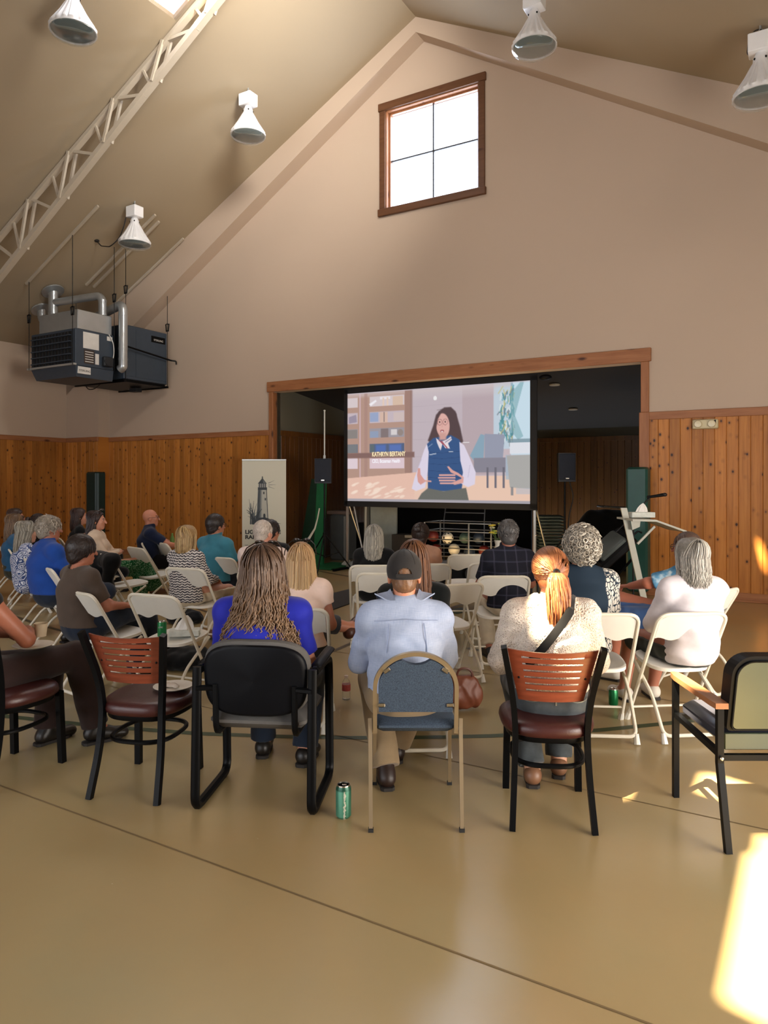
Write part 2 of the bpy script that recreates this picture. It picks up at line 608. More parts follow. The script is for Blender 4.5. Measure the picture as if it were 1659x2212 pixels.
# corner column and the boxed, tapering rafter frame against the gable
g = G()
g.box(((S_L + COLU[0]) / 2, (COLU[1] + DB) / 2, 2.5), (COLU[0] - S_L, DB - COLU[1], 5.0))
room('wall_column', g, M_WALL, kind='structure')
g = G()
ss = lins(S_L, S_RIDGE, 10) + lins(S_RIDGE, S_R, 10)[1:]
for i in range(len(ss) - 1):
    a, b = ss[i], ss[i + 1]
    q = [(a, low_z(a)), (b, low_z(b)), (b, ceil_z(b) + .05), (a, ceil_z(a) + .05)]
    g.prism(q, DB + .02, COLU[1], lambda x, y, h: (x, h, y))
room('ceiling_frame', g, M_WALL)

# ceiling slopes: dormer well on the left, added openings for sun patches on the right
def back_hit(p):
    """hall s, D where the sunbeam that reaches world point p comes through the roof"""
    p = Vector(p)
    k = 0.0
    for _ in range(4000):
        q = p - SUN_T * k
        s = q.x * CA - q.y * SA
        D = q.x * SA + q.y * CA
        if q.z >= ceil_z(s): return s, D
        k += 0.005
    return s, D
def light_hole(pts, pad=0.0):
    h = [back_hit(p) for p in pts]
    return (min(a for a, b in h) - pad, max(a for a, b in h) + pad, min(b for a, b in h) - pad, max(b for a, b in h) + pad)
HOLES_R = []  # unseen roof openings, added and traced back from the wanted sun patches
HOLES_R.append(light_hole([(1.06, 2.19, 0), (1.43, 2.87, 0), W(0.75, 2.42), W(0.75, 3.20)]))        # floor patch, lower right
HOLES_R.append(light_hole([(1.44, 3.50, .50), (1.64, 3.50, .50), (1.44, 3.68, .62), (1.64, 3.68, .55)]))           # across the right armchair
HOLES_R.append(light_hole([(1.56, 2.98, 0), (1.84, 2.98, 0), (1.60, 3.10, 0), (1.88, 3.10, 0)]))       # between the armchair's feet
HOLES_R.append(light_hole([(0.69, 3.44, 0.92), (0.87, 3.44, 0.92), (0.70, 3.48, 1.20), (0.83, 3.48, 1.20)]))  # the red-haired listener
HOLES_R.append(light_hole([At(1636, 1188, 9.56), At(1662, 1240, 9.44)], 0.0))                      # streak on the boarding
WELL = (-7.73, -6.0, 5.3, 7.2)                       # dormer well in the left slope
def slope(name, s0, s1, holes):
    us = sorted(set([s0, s1] + [h[0] for h in holes] + [h[1] for h in holes]))
    vs = sorted(set([D_REAR - .2, DB + .3] + [h[2] for h in holes] + [h[3] for h in holes]))
    g = G()
    g.sheet(us, vs, lambda u, v: not any(h[0] < u < h[1] and h[2] < v < h[3] for h in holes), lambda u, v, w: (u, v, ceil_z(u) + 0.06 - w), 0.06)
    return room(name, g, M_CEIL)
slope('ceiling', S_L - .2, S_RIDGE, [WELL])
slope('ceiling_right', S_RIDGE, S_R + .2, HOLES_R)
g = G()
s0, s1, d0, d1 = WELL
for (a, b) in (((s0, d0), (s1, d0)), ((s1, d0), (s1, d1)), ((s1, d1), (s0, d1)), ((s0, d1), (s0, d0))):
    dx, dy = b[0] - a[0], b[1] - a[1]
    L = math.hypot(dx, dy); nx, ny = dy / L * .05, -dx / L * .05
    V = [(a[0], a[1], ceil_z(a[0])), (b[0], b[1], ceil_z(b[0])), (b[0], b[1], 9.7), (a[0], a[1], 9.7)]
    g.add(V + [(x + nx, y + ny, z) for x, y, z in V], [(0, 3, 2, 1), (4, 5, 6, 7), (0, 1, 5, 4), (2, 3, 7, 6)])
room('window_2', g, mat('dormer_paint', (226, 214, 206), 0.8))

# side and rear walls
g = G(); g.box((S_L - 0.1, 3.0, 2.45), (0.2, 16.6, 4.9)); wl = room('wall_left', g, M_WALL)
g = G(); boards(g, D_REAR, COLU[1], 0.1, WAIN - .1, lambda a, d, z: (S_L + d, a, z)); room('wainscot', g, M_PINE_D, wl)
g = G(); g.box((S_R + 0.1, 3.0, 2.45), (0.2, 16.6, 4.9)); room('wall_right', g, M_WALL)
g = G(); g.box((S_RIDGE, D_REAR - 0.1, 4.8), (18.6, 0.2, 9.6)); room('wall_rear', g, M_WALL)

# pine cap rails, skirting, casings
def rail(name, boxes, m):
    g = G()
    for c, s_ in boxes: g.box(c, s_, bev=0.006)
    return room(name, g, m)
def sp(s0, s1, d0, d1, z0, z1): return (((s0 + s1) / 2, (d0 + d1) / 2, (z0 + z1) / 2), (s1 - s0, d1 - d0, z1 - z0))
rail('trim_11', [sp(COLU[0], OP_L - .1, DB - .04, DB, WAIN - .1, WAIN), sp(S_L, COLU[0] + .03, COLU[1] - .04, COLU[1], WAIN - .1, WAIN)], M_TRIM_S)
rail('trim_12', [sp(OP_R + .11, S_R, DB - .04, DB, WAIN - .11, WAIN)], M_TRIM_S)
rail('trim_13', [sp(S_L, S_L + .04, D_REAR, COLU[1], WAIN - .1, WAIN)], M_TRIM_D)
rail('baseboard_back', [sp(COLU[0], OP_L - .1, DB - .035, DB, 0, .12), sp(OP_R + .1, S_R, DB - .035, DB, 0, .12), sp(S_L, COLU[0], COLU[1] - .035, COLU[1], 0, .12)], M_TRIM_S)
rail('baseboard_left', [sp(S_L, S_L + .035, D_REAR, COLU[1], 0, .12)], M_TRIM_D)
rail('trim_14', [sp(OP_L - .14, OP_R + .14, DB - .045, DB, OP_Z, OP_Z + .19)], M_TRIM_S)
rail('trim_15', [sp(OP_L - .1, OP_L + .0, DB - .035, DB + .2, 0, OP_Z)], M_TRIM_Z)
rail('trim_16', [sp(OP_R, OP_R + .11, DB - .035, DB + .2, WAIN - .0, OP_Z)], M_TRIM_Z)
rail('trim_17', [sp(OP_R - .02, OP_R + .12, DB - .05, DB + .2, 0, WAIN)], M_TRIM_Z)
# bottom sill strip right
rail('trim_18', [sp(OP_R + .1, S_R, DB - .06, DB - .035, 0, .03)], M_TRIM_S)

# the gable window
w0, w1, wz0, wz1 = WIN
M_WTRIM = wood_trim('window_pine', 0, 0.36)
g = G()
g.box(*sp(w0 - .13, w1 + .13, DB - .045, DB, wz1, wz1 + .13), bev=.005)
g.box(*sp(w0 - .13, w1 + .13, DB - .06, DB, wz0 - .12, wz0), bev=.005)
g.box(*sp(w0 - .11, w0, DB - .035, DB, wz0, wz1), bev=.005)
g.box(*sp(w1, w1 + .11, DB - .035, DB, wz0, wz1), bev=.005)
win = room('window_1', g, M_WTRIM)
g = G()
for a in ((w0, w0 + .05, wz0, wz1), (w1 - .05, w1, wz0, wz1), (w0, w1, wz1 - .05, wz1), (w0, w1, wz0, wz0 + .05)):
    g.box(*sp(a[0], a[1], DB + .08, DB + .16, a[2], a[3]))
g.box(*sp(w0, w1, DB, DB + .2, wz1 - .02, wz1)); g.box(*sp(w0, w1, DB, DB + .2, wz0, wz0 + .02))
g.box(*sp(w0, w0 + .02, DB, DB + .2, wz0, wz1)); g.box(*sp(w1 - .02, w1, DB, DB + .2, wz0, wz1))
room('window_frame', g, wood_trim('window_sash_pine', 2, 0.9), win)
g = G()
wm = (w0 + w1) / 2; wzm = (wz0 + wz1) / 2
g.box(*sp(wm - .011, wm + .011, DB + .1, DB + .13, wz0, wz1)); g.box(*sp(w0, w1, DB + .1, DB + .13, wzm - .011, wzm + .011))
room('window_muntins', g, mat('muntin_dark', (40, 40, 44), 0.5), win)
def glass_mat(name, tint=(0.95, 0.97, 1.0, 1), fac=0.06):
    t = NT(name)
    tr = t.n('BsdfTransparent', {0: tint}); gl = t.n('BsdfGlossy', {0: (1, 1, 1, 1), 1: 0.05})
    mx = t.n('MixShader', {0: fac, 1: tr.outputs[0], 2: gl.outputs[0]})
    t.t.links.new(mx.outputs[0], t.out.inputs[0])
    MATS[name] = t.m
    return t.m
M_GLASS = glass_mat('window_glass')
g = G(); g.box(*sp(w0 + .03, w1 - .03, DB + .113, DB + .117, wz0 + .03, wz1 - .03)); room('window_pane', g, M_GLASS, win)

# the stage room behind the opening
AD = 15.9
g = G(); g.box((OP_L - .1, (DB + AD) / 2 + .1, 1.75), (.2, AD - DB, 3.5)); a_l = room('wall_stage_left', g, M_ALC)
g = G(); boards(g, DB + .2, AD, 0.0, WAIN - .1, lambda a, d, z: (OP_L + d, a, z)); g.box(*sp(OP_L, OP_L + .04, DB + .2, AD, WAIN - .1, WAIN)); room('wainscot', g, M_PINE_SHADED_D, a_l)
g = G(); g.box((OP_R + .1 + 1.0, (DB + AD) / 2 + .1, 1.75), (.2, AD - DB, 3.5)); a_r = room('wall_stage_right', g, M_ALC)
g = G(); boards(g, DB + .2, AD, 0.0, WAIN - .1, lambda a, d, z: (OP_R + 1.0 - d, a, z)); room('wainscot', g, M_PINE_SHADED_D, a_r)
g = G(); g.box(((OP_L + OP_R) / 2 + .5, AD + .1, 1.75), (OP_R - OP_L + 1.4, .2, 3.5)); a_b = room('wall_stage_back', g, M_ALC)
g = G(); boards(g, OP_L, OP_R + 1.0, 0.0, WAIN - .1, lambda a, d, z: (a, AD - d, z)); g.box(*sp(OP_L, OP_R + 1.0, AD - .04, AD, WAIN - .1, WAIN)); room('wainscot', g, M_PINE_SHADED_S, a_b)
g = G()
g.add([(OP_L - .2, DB + .19, 3.42), (OP_R + 1.2, DB + .19, 3.42), (OP_R + 1.2, AD + .2, 2.74), (OP_L - .2, AD + .2, 2.74),
       (OP_L - .2, DB + .19, 3.52), (OP_R + 1.2, DB + .19, 3.52), (OP_R + 1.2, AD + .2, 2.84), (OP_L - .2, AD + .2, 2.84)],
      [(0, 1, 2, 3), (7, 6, 5, 4), (0, 4, 5, 1), (2, 6, 7, 3)])
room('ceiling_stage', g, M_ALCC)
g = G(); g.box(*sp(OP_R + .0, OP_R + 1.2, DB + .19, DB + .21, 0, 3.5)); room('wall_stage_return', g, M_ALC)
for i, (x, y) in enumerate(((1198, 831), (1238, 884))):
    # recessed can lights in the stage ceiling
    best = None
    for k in range(400):
        Y = 9 + k * .025
        p = At(x, y, Y); D = p.x * SA + p.y * CA
        zc = 3.42 - (D - DB - .19) / (AD - DB) * .68
        if abs(p.z - zc) < 0.02: best = p; break
    if best:
        g = G(); g.lathe([(.0, 0), (.06, 0), (.085, -.004), (.09, .0), (.09, .02)], 20)
        o = g.obj('ceiling_light', mat('unlit_can_light', (150, 140, 120), 0.5), smooth=True, loc=best + Vector((0, 0, -.012)))
        tag(o, ('nearer' if i == 0 else 'farther') + ' unlit round recessed light in the dark stage ceiling', 'ceiling light', 'recessed stage lights')
# ------------------------------------------------------------------ chairs
M_FOLD = mat('white_chair_steel', (222, 216, 200), 0.42, 0.0, 0.03)
M_FOLDP = mat('white_chair_plastic', (226, 224, 216), 0.5, 0.0, 0.03)
M_BLACK = mat('black_metal', (6, 7, 9), 0.4, 0.0, 0.1, spec=0.13)
M_BLACK2 = mat('black_plastic', (9, 10, 13), 0.5, 0.0, 0.1, spec=0.13)
M_RUBBER = mat('rubber_tip', (28, 27, 26), 0.8)

def folding_chair(label, loc, yaw, group='white folding chairs'):
    t = thing('folding_chair', label, 'chair', loc, yaw, group)
    yz = lambda z: 0.19 - 0.45 * z / 0.785
    g = G()
    path = [(-.222, yz(.015), .015), (-.222, yz(.785), .785), (.222, yz(.785), .785), (.222, yz(.015), .015)]
    g.tube(fillet(path, .075, 6), .0125, 8)
    g.tube([(-.222, yz(.10), .10), (.222, yz(.10), .10)], .008, 6)
    fr = g.obj('back_frame', M_FOLD, t, True)
    for sx in (-1, 1):
        g = G(); g.tube([(sx * .222, yz(.05), .055), (sx * .222, yz(0) + .003, .0)], [.015, .020], 8); g.obj('foot_cap', M_FOLDP, fr, True)
    g = G()
    path = [(-.2, .15, .425), (-.2, -.12, .25), (-.2, -.275, .045), (.2, -.275, .045), (.2, -.12, .25), (.2, .15, .425)]
    g.tube(fillet(path, .05, 5), .0115, 8)
    rl = g.obj('rear_leg_frame', M_FOLD, t, True)
    for sx in (-1, 1):
        g = G(); g.tube([(sx * .2, -.265, .06), (sx * .2, -.285, .0)], [.014, .020], 8); g.obj('foot_cap', M_FOLDP, rl, True)
    # back panel with its scalloped lower edge, dished
    g = G()
    us = lins(-.207, .207, 24)
    def bot(u):
        a = abs(u) / .207
        return .622 + .016 * math.cos(a * 2 * math.pi * 1.0) - .018 * a ** 6
    def fn(u, v, w):
        z0, z1 = bot(u), .775 - .03 * max(0, abs(u) / .207 - .72) ** 2 / .0784
        z = z0 + (z1 - z0) * v
        y = yz(z) - .012 * (1 - (u / .207) ** 2) * 1.3 + (.010 if 0 else 0)
        return (u, y - .004 + w, z)
    g.sheet(us, lins(0, 1, 6), None, fn, .009)
    g.obj('back_panel', M_FOLDP, t, True)
    # seat: rounded, dished, with a turned-down rim
    g = G()
    N = 40
    def se(k, r, dz, fx=1.0):
        a = 2 * math.pi * k / N
        c, s_ = math.cos(a), math.sin(a)
        e = 2 / 3.2
        x = math.copysign(abs(c) ** e, c) * .197 * r
        y = math.copysign(abs(s_) ** e, s_) * .195 * r + .03
        return (x, y, .44 + dz + .02 * (y - .03) / .2)
    V, F = [], []
    rings = [(0.0, -.008), (.5, -.006), (.86, 0.0), (.95, .006), (1.0, .002), (1.0, -.018), (.96, -.02), (.9, -.012), (0.0, -.014)]
    for r, dz in rings:
        V += [se(k, max(r, .001), dz) for k in range(N)]
    for i in range(len(rings) - 1):
        for k in range(N):
            l = (k + 1) % N
            F.append((i * N + k, i * N + l, (i + 1) * N + l, (i + 1) * N + k))
    g.add(V, F)
    g.obj('seat', M_FOLDP, t, True)
    return t

FOLD0 = [None]
def fold(label, topx, topy, yaw, group='white folding chairs', at=None, ztop=.797):
    """white folding chair, placed by the pixel of the middle of its top edge"""
    if at is None:
        Y = FPX * (CAMH - ztop) / (topy - HY)
        p = At(topx, topy, Y); p.z = 0
        a = math.radians(yaw)
        p = p + Vector((-math.sin(a), math.cos(a), 0)) * .26
    else:
        p = Vector((at[0], at[1], 0))
    if FOLD0[0] is None:
        FOLD0[0] = folding_chair(label, p, yaw, group)
        return FOLD0[0]
    return copy_tree(FOLD0[0], p, yaw, label, group)

M_VINYL = mat('oxblood_vinyl', (62, 26, 24), 0.38, 0.0, 0.1, bump=0.25, bscale=170)
M_CHERRY = wood_trim('cherry_panel', 0, 0.50)
def cherry():
    t = NT('cherry_veneer')
    g_ = t.noise(t.co((3, 20, 40)), 1.5, 4)
    t.set(Base_Color=t.ramp(g_, [(0.3, lin((112, 52, 34))), (0.7, lin((134, 66, 44)))]), Roughness=0.33, Specular_IOR_Level=0.5)
    return t.m
M_CHERRY = cherry()
def restaurant_chair(label, loc, yaw, group='black steel restaurant chairs'):
    t = thing('dining_chair', label, 'chair', loc, yaw, group)
    # back posts run from the floor to the top, narrowing at the seat
    def post(sx):
        return fillet([(sx * .185, -.275, 0), (sx * .170, -.205, .24), (sx * .163, -.185, .44), (sx * .178, -.205, .60), (sx * .224, -.285, .845)], .15, 5)
    for sx in (-1, 1):
        g = G(); g.tube(post(sx), .0235, 4, flat=((1, 0, 0), .8)); g.obj('leg', M_BLACK, t)
    for sx in (-1, 1):
        g = G(); g.tube([(sx * .185, .20, 0), (sx * .178, .185, .41)], .0235, 4); g.obj('leg', M_BLACK, t)
    g = G()
    ring = [(.168 * math.copysign(abs(math.cos(a)) ** .7, math.cos(a)), .185 * math.copysign(abs(math.sin(a)) ** .7, math.sin(a)) - .005, .27) for a in [2 * math.pi * k / 40 for k in range(40)]]
    g.tube(ring, .012, 8, closed=True)
    g.obj('stretcher', M_BLACK, t, True)
    g = G()
    def se(k, r, z, N=40):
        a = 2 * math.pi * k / N
        c, s_ = math.cos(a), math.sin(a)
        e = 2 / 2.9
        yy = math.copysign(abs(s_) ** e, s_)
        return (math.copysign(abs(c) ** e, c) * (.222 + .022 * yy * 0.8) * r, yy * .218 * r, z)
    def ringsolid(rings, N=40):
        V, F = [], []
        for r, z in rings: V += [se(k, r, z) for k in range(N)]
        for i in range(len(rings) - 1):
            for k in range(N):
                l = (k + 1) % N
                F.append((i * N + k, i * N + l, (i + 1) * N + l, (i + 1) * N + k))
        return V, F
    g.add(*ringsolid([(.001, .378), (.90, .378), (.92, .385), (.92, .412), (.001, .412)]))
    g.obj('seat_frame', M_BLACK, t, True)
    g = G()
    g.add(*ringsolid([(.001, .405), (.95, .405), (1.0, .415), (1.02, .432), (1.0, .452), (.95, .466), (.82, .474), (.5, .480), (.001, .482)]))
    g.obj('seat', M_VINYL, t, True)
    # curved back panel with six slots
    g = G()
    def half(z): return .150 + (.205 - .150) * (z - .575) / .25
    zs = [.575, .600]
    z = .625
    slots = []
    for k in range(6):
        slots.append((z, z + .010)); zs += [z, z + .010]; z += .0325
    zs += [.805, .830]
    us = sorted(set(lins(-1, 1, 24) + [-.72, .72]))
    def mask(u, v):
        return not (abs(u) < .72 and any(a < v < b for a, b in slots))
    def fn(u, v, w):
        return (u * half(v), -.178 - .30 * (v - .575) - .034 * (1 - u * u) + w - .005 + (0.008 if abs(u) < 2 else 0), v - .012 * (1 - u * u) * (1 if v > .8 else 0))
    g.sheet(us, sorted(set(zs)), mask, fn, .012)
    bp = g.obj('back_panel', M_CHERRY, t, True)
    for sx in (-1, 1):
        g = G(); zz = .69
        q = fn(sx * .86, zz, 0)
        g.ell((q[0], q[1] - .001, q[2]), (.006, .003, .006), 10, 6); g.obj('bolt', M_BLACK, bp, True)
    return t

M_GFAB = mat('grey_seat_fabric', (88, 86, 84), 0.9, bump=0.3, bscale=300)
M_SHELL = mat('black_shell_plastic', (9, 11, 16), 0.45, 0.0, 0.08, spec=0.13)
def sled_armchair(label, loc, yaw):
    t = thing('armchair', label, 'chair', loc, yaw)
    for sx in (-1, 1):
        g = G()
        x = sx * .285
        pts = [(x, -.24, .70), (x, -.27, .02), (x, .22, .02), (x, .19, .66), (x, -.20, .68)]
        path = fillet(pts, .07, 6)
        g.tube(path, .023, 8, flat=((0, 1, 0), .75))
        lg = g.obj('side_frame', M_BLACK, t, True)
        g = G(); g.box((x, .03, .695), (.055, .40, .03), bev=.012); g.obj('armrest', M_BLACK2, t, True)
    # bracket bars from the back under the seat
    for sx in (-1, 1):
        g = G(); x = sx * .195
        g.tube(fillet([(x, -.235, .62), (x, -.225, .375), (x, .10, .375)], .06, 5), .02, 6, flat=((1, 0, 0), .8)); g.obj('back_bracket', M_BLACK, t, True)
    for sx in (-1, 1):
        g = G(); g.tube([(sx * .285, -.255, .60), (sx * .195, -.235, .60)], .014, 6); g.obj('cross_bar', M_BLACK, t, True)
    def slab(g, hw, z0, z1, y0, th, n=3.4, bow=.03, N=48, lean=.10):
        V, F = [], []
        zc, hz = (z0 + z1) / 2, (z1 - z0) / 2
        rings = [(0, 0), (.9, 0), (.97, .15), (1, .45), (1, .75), (.97, 1), (.9, 1.06), (0, 1.1)]
        for r, w in rings:
            for k in range(N):
                a = 2 * math.pi * k / N
                c, s_ = math.cos(a), math.sin(a)
                u = math.copysign(abs(c) ** (2 / n), c) * max(r, .001)
                v = math.copysign(abs(s_) ** (2 / n), s_) * max(r, .001)
                taper = 1 - .05 * (1 - v) / 2
                V.append((u * hw * taper, y0 - lean * (v * hz) - bow * (1 - u * u) + th * w, zc + v * hz))
        for i in range(len(rings) - 1):
            for k in range(N):
                l = (k + 1) % N
                F.append((i * N + k, (i + 1) * N + k, (i + 1) * N + l, i * N + l))
        g.add(V, F)
    g = G(); slab(g, .262, .465, .815, -.235, .03); g.obj('back_shell', M_SHELL, t, True)
    g = G(); slab(g, .272, .455, .835, -.205, .05); g.obj('back_cushion', M_GFAB, t, True)
    g = G(); g.box((0, .03, .425), (.48, .46, .075), bev=.03); g.obj('seat', M_GFAB, t, True)
    return t

def gold_steel():
    t = NT('brushed_gold_steel')
    t.set(Base_Color=lin((182, 166, 138)), Metallic=0.85, Roughness=0.36)
    t.bump(t.noise(t.co((1, 1, .2)), 60, 2), 0.08, .002)
    return t.m
M_GOLD = gold_steel()
def blue_fabric():
    t = NT('blue_weave')
    v = t.co()
    w = t.noise(v, 220, 2, .7)
    t.set(Base_Color=t.ramp(w, [(0.35, lin((38, 50, 66))), (0.65, lin((60, 76, 94)))]), Roughness=0.9)
    t.bump(w, 0.35, .002)
    return t.m
M_BLUEF = blue_fabric()
M_CHROME = mat('bright_steel', (200, 196, 186), 0.25, 1.0, 0.02)
def banquet_chair(label, loc, yaw):
    t = thing('banquet_chair', label, 'chair', loc, yaw)
    g = G()
    arch = []
    hw = .19
    for k in range(25):
        a = math.pi * k / 24
        arch.append((hw * math.cos(a), .64 + .165 * math.sin(a)))
    pts = [(hw, .42)] + arch + [(-hw, .42)]
    P = [(x, -.205 - .16 * (z - .42), z) for x, z in pts]
    g.tube(fillet(P, .02, 2), .0135, 4)
    g.obj('back_frame', M_GOLD, t, True)
    for sx in (-1, 1):
        g = G(); g.tube([(sx * .215, -.185, .48), (sx * .213, -.20, .44), (sx * .208, -.30, .0)], .0125, 4); l = g.obj('leg', M_GOLD, t)
        g = G(); g.box((sx * .208, -.30, .008), (.024, .024, .016)); g.obj('foot_cap', M_RUBBER, l)
        g = G(); g.tube([(sx * .195, .16, .43), (sx * .198, .215, .0)], .0125, 4); l = g.obj('leg', M_GOLD, t)
        g = G(); g.box((sx * .198, .215, .008), (.024, .024, .016)); g.obj('foot_cap', M_RUBBER, l)
        g = G(); g.tube([(sx * .20, -.20, .42), (sx * .195, .18, .42)], .011, 4); g.obj('seat_rail', M_GOLD, t)
    # back pad: flat bottom, domed top with a handle notch
    g = G()
    ro = []
    z0 = .525
    ro += [(-.172, z0), (.172, z0), (.174, .64)]
    for k in range(1, 24):
        a = math.pi * k / 24
        x = .174 * math.cos(a); z = .64 + .150 * math.sin(a)
        if abs(x) < .075: z = min(z, .752 + .030 * (abs(x) / .075) ** 2)
        ro.append((x, z))
    ro.append((-.174, .64))
    f = lambda a, b, h: (a, -.205 - .16 * (b - .42) + h, b)
    g.prism(ro, -.012, .03, f)
    bp = g.obj('back_pad', M_BLUEF, t)
    for (x, z, an) in ((-.135, .728, .6), (.135, .728, -.6), (-.160, .560, 0), (.160, .560, 0)):
        g = G(); g.box((x, -.205 - .16 * (z - .42) - .016, z), (.034, .007, .018), Matrix.Rotation(-an, 3, 'Y'), bev=.003); g.obj('fixing_tab', M_CHROME, bp)
    g = G(); g.box((0, .0, .445), (.39, .40, .055), bev=.022); g.obj('seat', M_BLUEF, t, True)
    return t

M_GREENV = mat('sage_vinyl', (62, 70, 56), 0.35, 0.0, 0.05)
M_ARMWOOD = wood_trim('arm_oak', 1, 0.85)
M_DARKV = mat('dark_vinyl', (48, 50, 60), 0.32)
def wood_arm_chair(label, loc, yaw):
    t = thing('armchair', label, 'chair', loc, yaw)
    for sx in (-1, 1):
        x = sx * .275
        g = G(); g.tube([(x, -.315, 0), (x, -.235, .36), (x, -.235, .605)], .0195, 4); g.obj('leg', M_BLACK, t)
        g = G(); g.tube([(x, .245, 0), (x, .245, .605)], .0195, 4); g.obj('leg', M_BLACK, t)
        g = G(); g.tube([(x, -.235, .40), (x, .245, .42)], .018, 4); g.obj('side_rail', M_BLACK, t)
        g = G()
        g.prism([(-.26, -.028), (-.20, -.031), (.20, -.028), (.265, -.018), (.275, 0), (.265, .018), (.20, .028), (-.20, .031), (-.26, .028)], .603, .628, lambda a, b, h: (x + b, a, h))
        g.obj('armrest', M_ARMWOOD, t, True)
        g = G(); g.ell((x, -.258, .385), (.009, .005, .009), 10, 6); g.obj('bolt', M_CHROME, t, True)
    for (yy, zz) in ((-.235, .385), (.245, .41)):
        g = G(); g.tube([(-.275, yy, zz), (.275, yy, zz)], .018, 4); g.obj('seat_rail', M_BLACK, t)
    def rr(hw, z0, z1, r, n=8):
        out = []
        for cx, cz, a0 in ((hw - r, z0 + .02, -90), (hw - r, z1 - r, 0), (-hw + r, z1 - r, 90), (-hw + r, z0 + .02, 180)):
            rad = r if cz > z0 + .1 else .02
            xx = cx if cz > z0 + .1 else math.copysign(hw - .02, cx)
            for k in range(n + 1):
                a = math.radians(a0 + 90 * k / n)
                out.append((xx + rad * math.cos(a), cz + rad * math.sin(a)))
        return out
    f = lambda a, b, h: (a, -.19 - .20 * (b - .45) + h, b)
    g = G(); g.prism(rr(.245, .50, .845, .09), -.035, .045, f); bp = g.obj('backrest', M_BLACK2, t)
    g = G(); g.prism(rr(.222, .512, .818, .07), -.043, -.030, f); g.obj('back_panel', M_GREENV, bp)
    g = G(); ol = rr(.226, .508, .822, .074); g.tube([f(a, b, -.040) for a, b in ol], .0045, 6, closed=True); g.obj('piping', M_BLACK, bp, True)
    g = G(); g.box((0, .02, .455), (.49, .47, .085), bev=.025); g.obj('seat', M_DARKV, t, True)
    g = G(); g.box((0, -.213, .447), (.49, .012, .075), bev=.004); g.obj('seat_back_panel', M_GREENV, t, True)
    return t
# ------------------------------------------------------------------ people: smooth bodies grown from distance fields
def V3(*a): return np.array(a, dtype=np.float64)
XAX = V3(1, 0, 0)

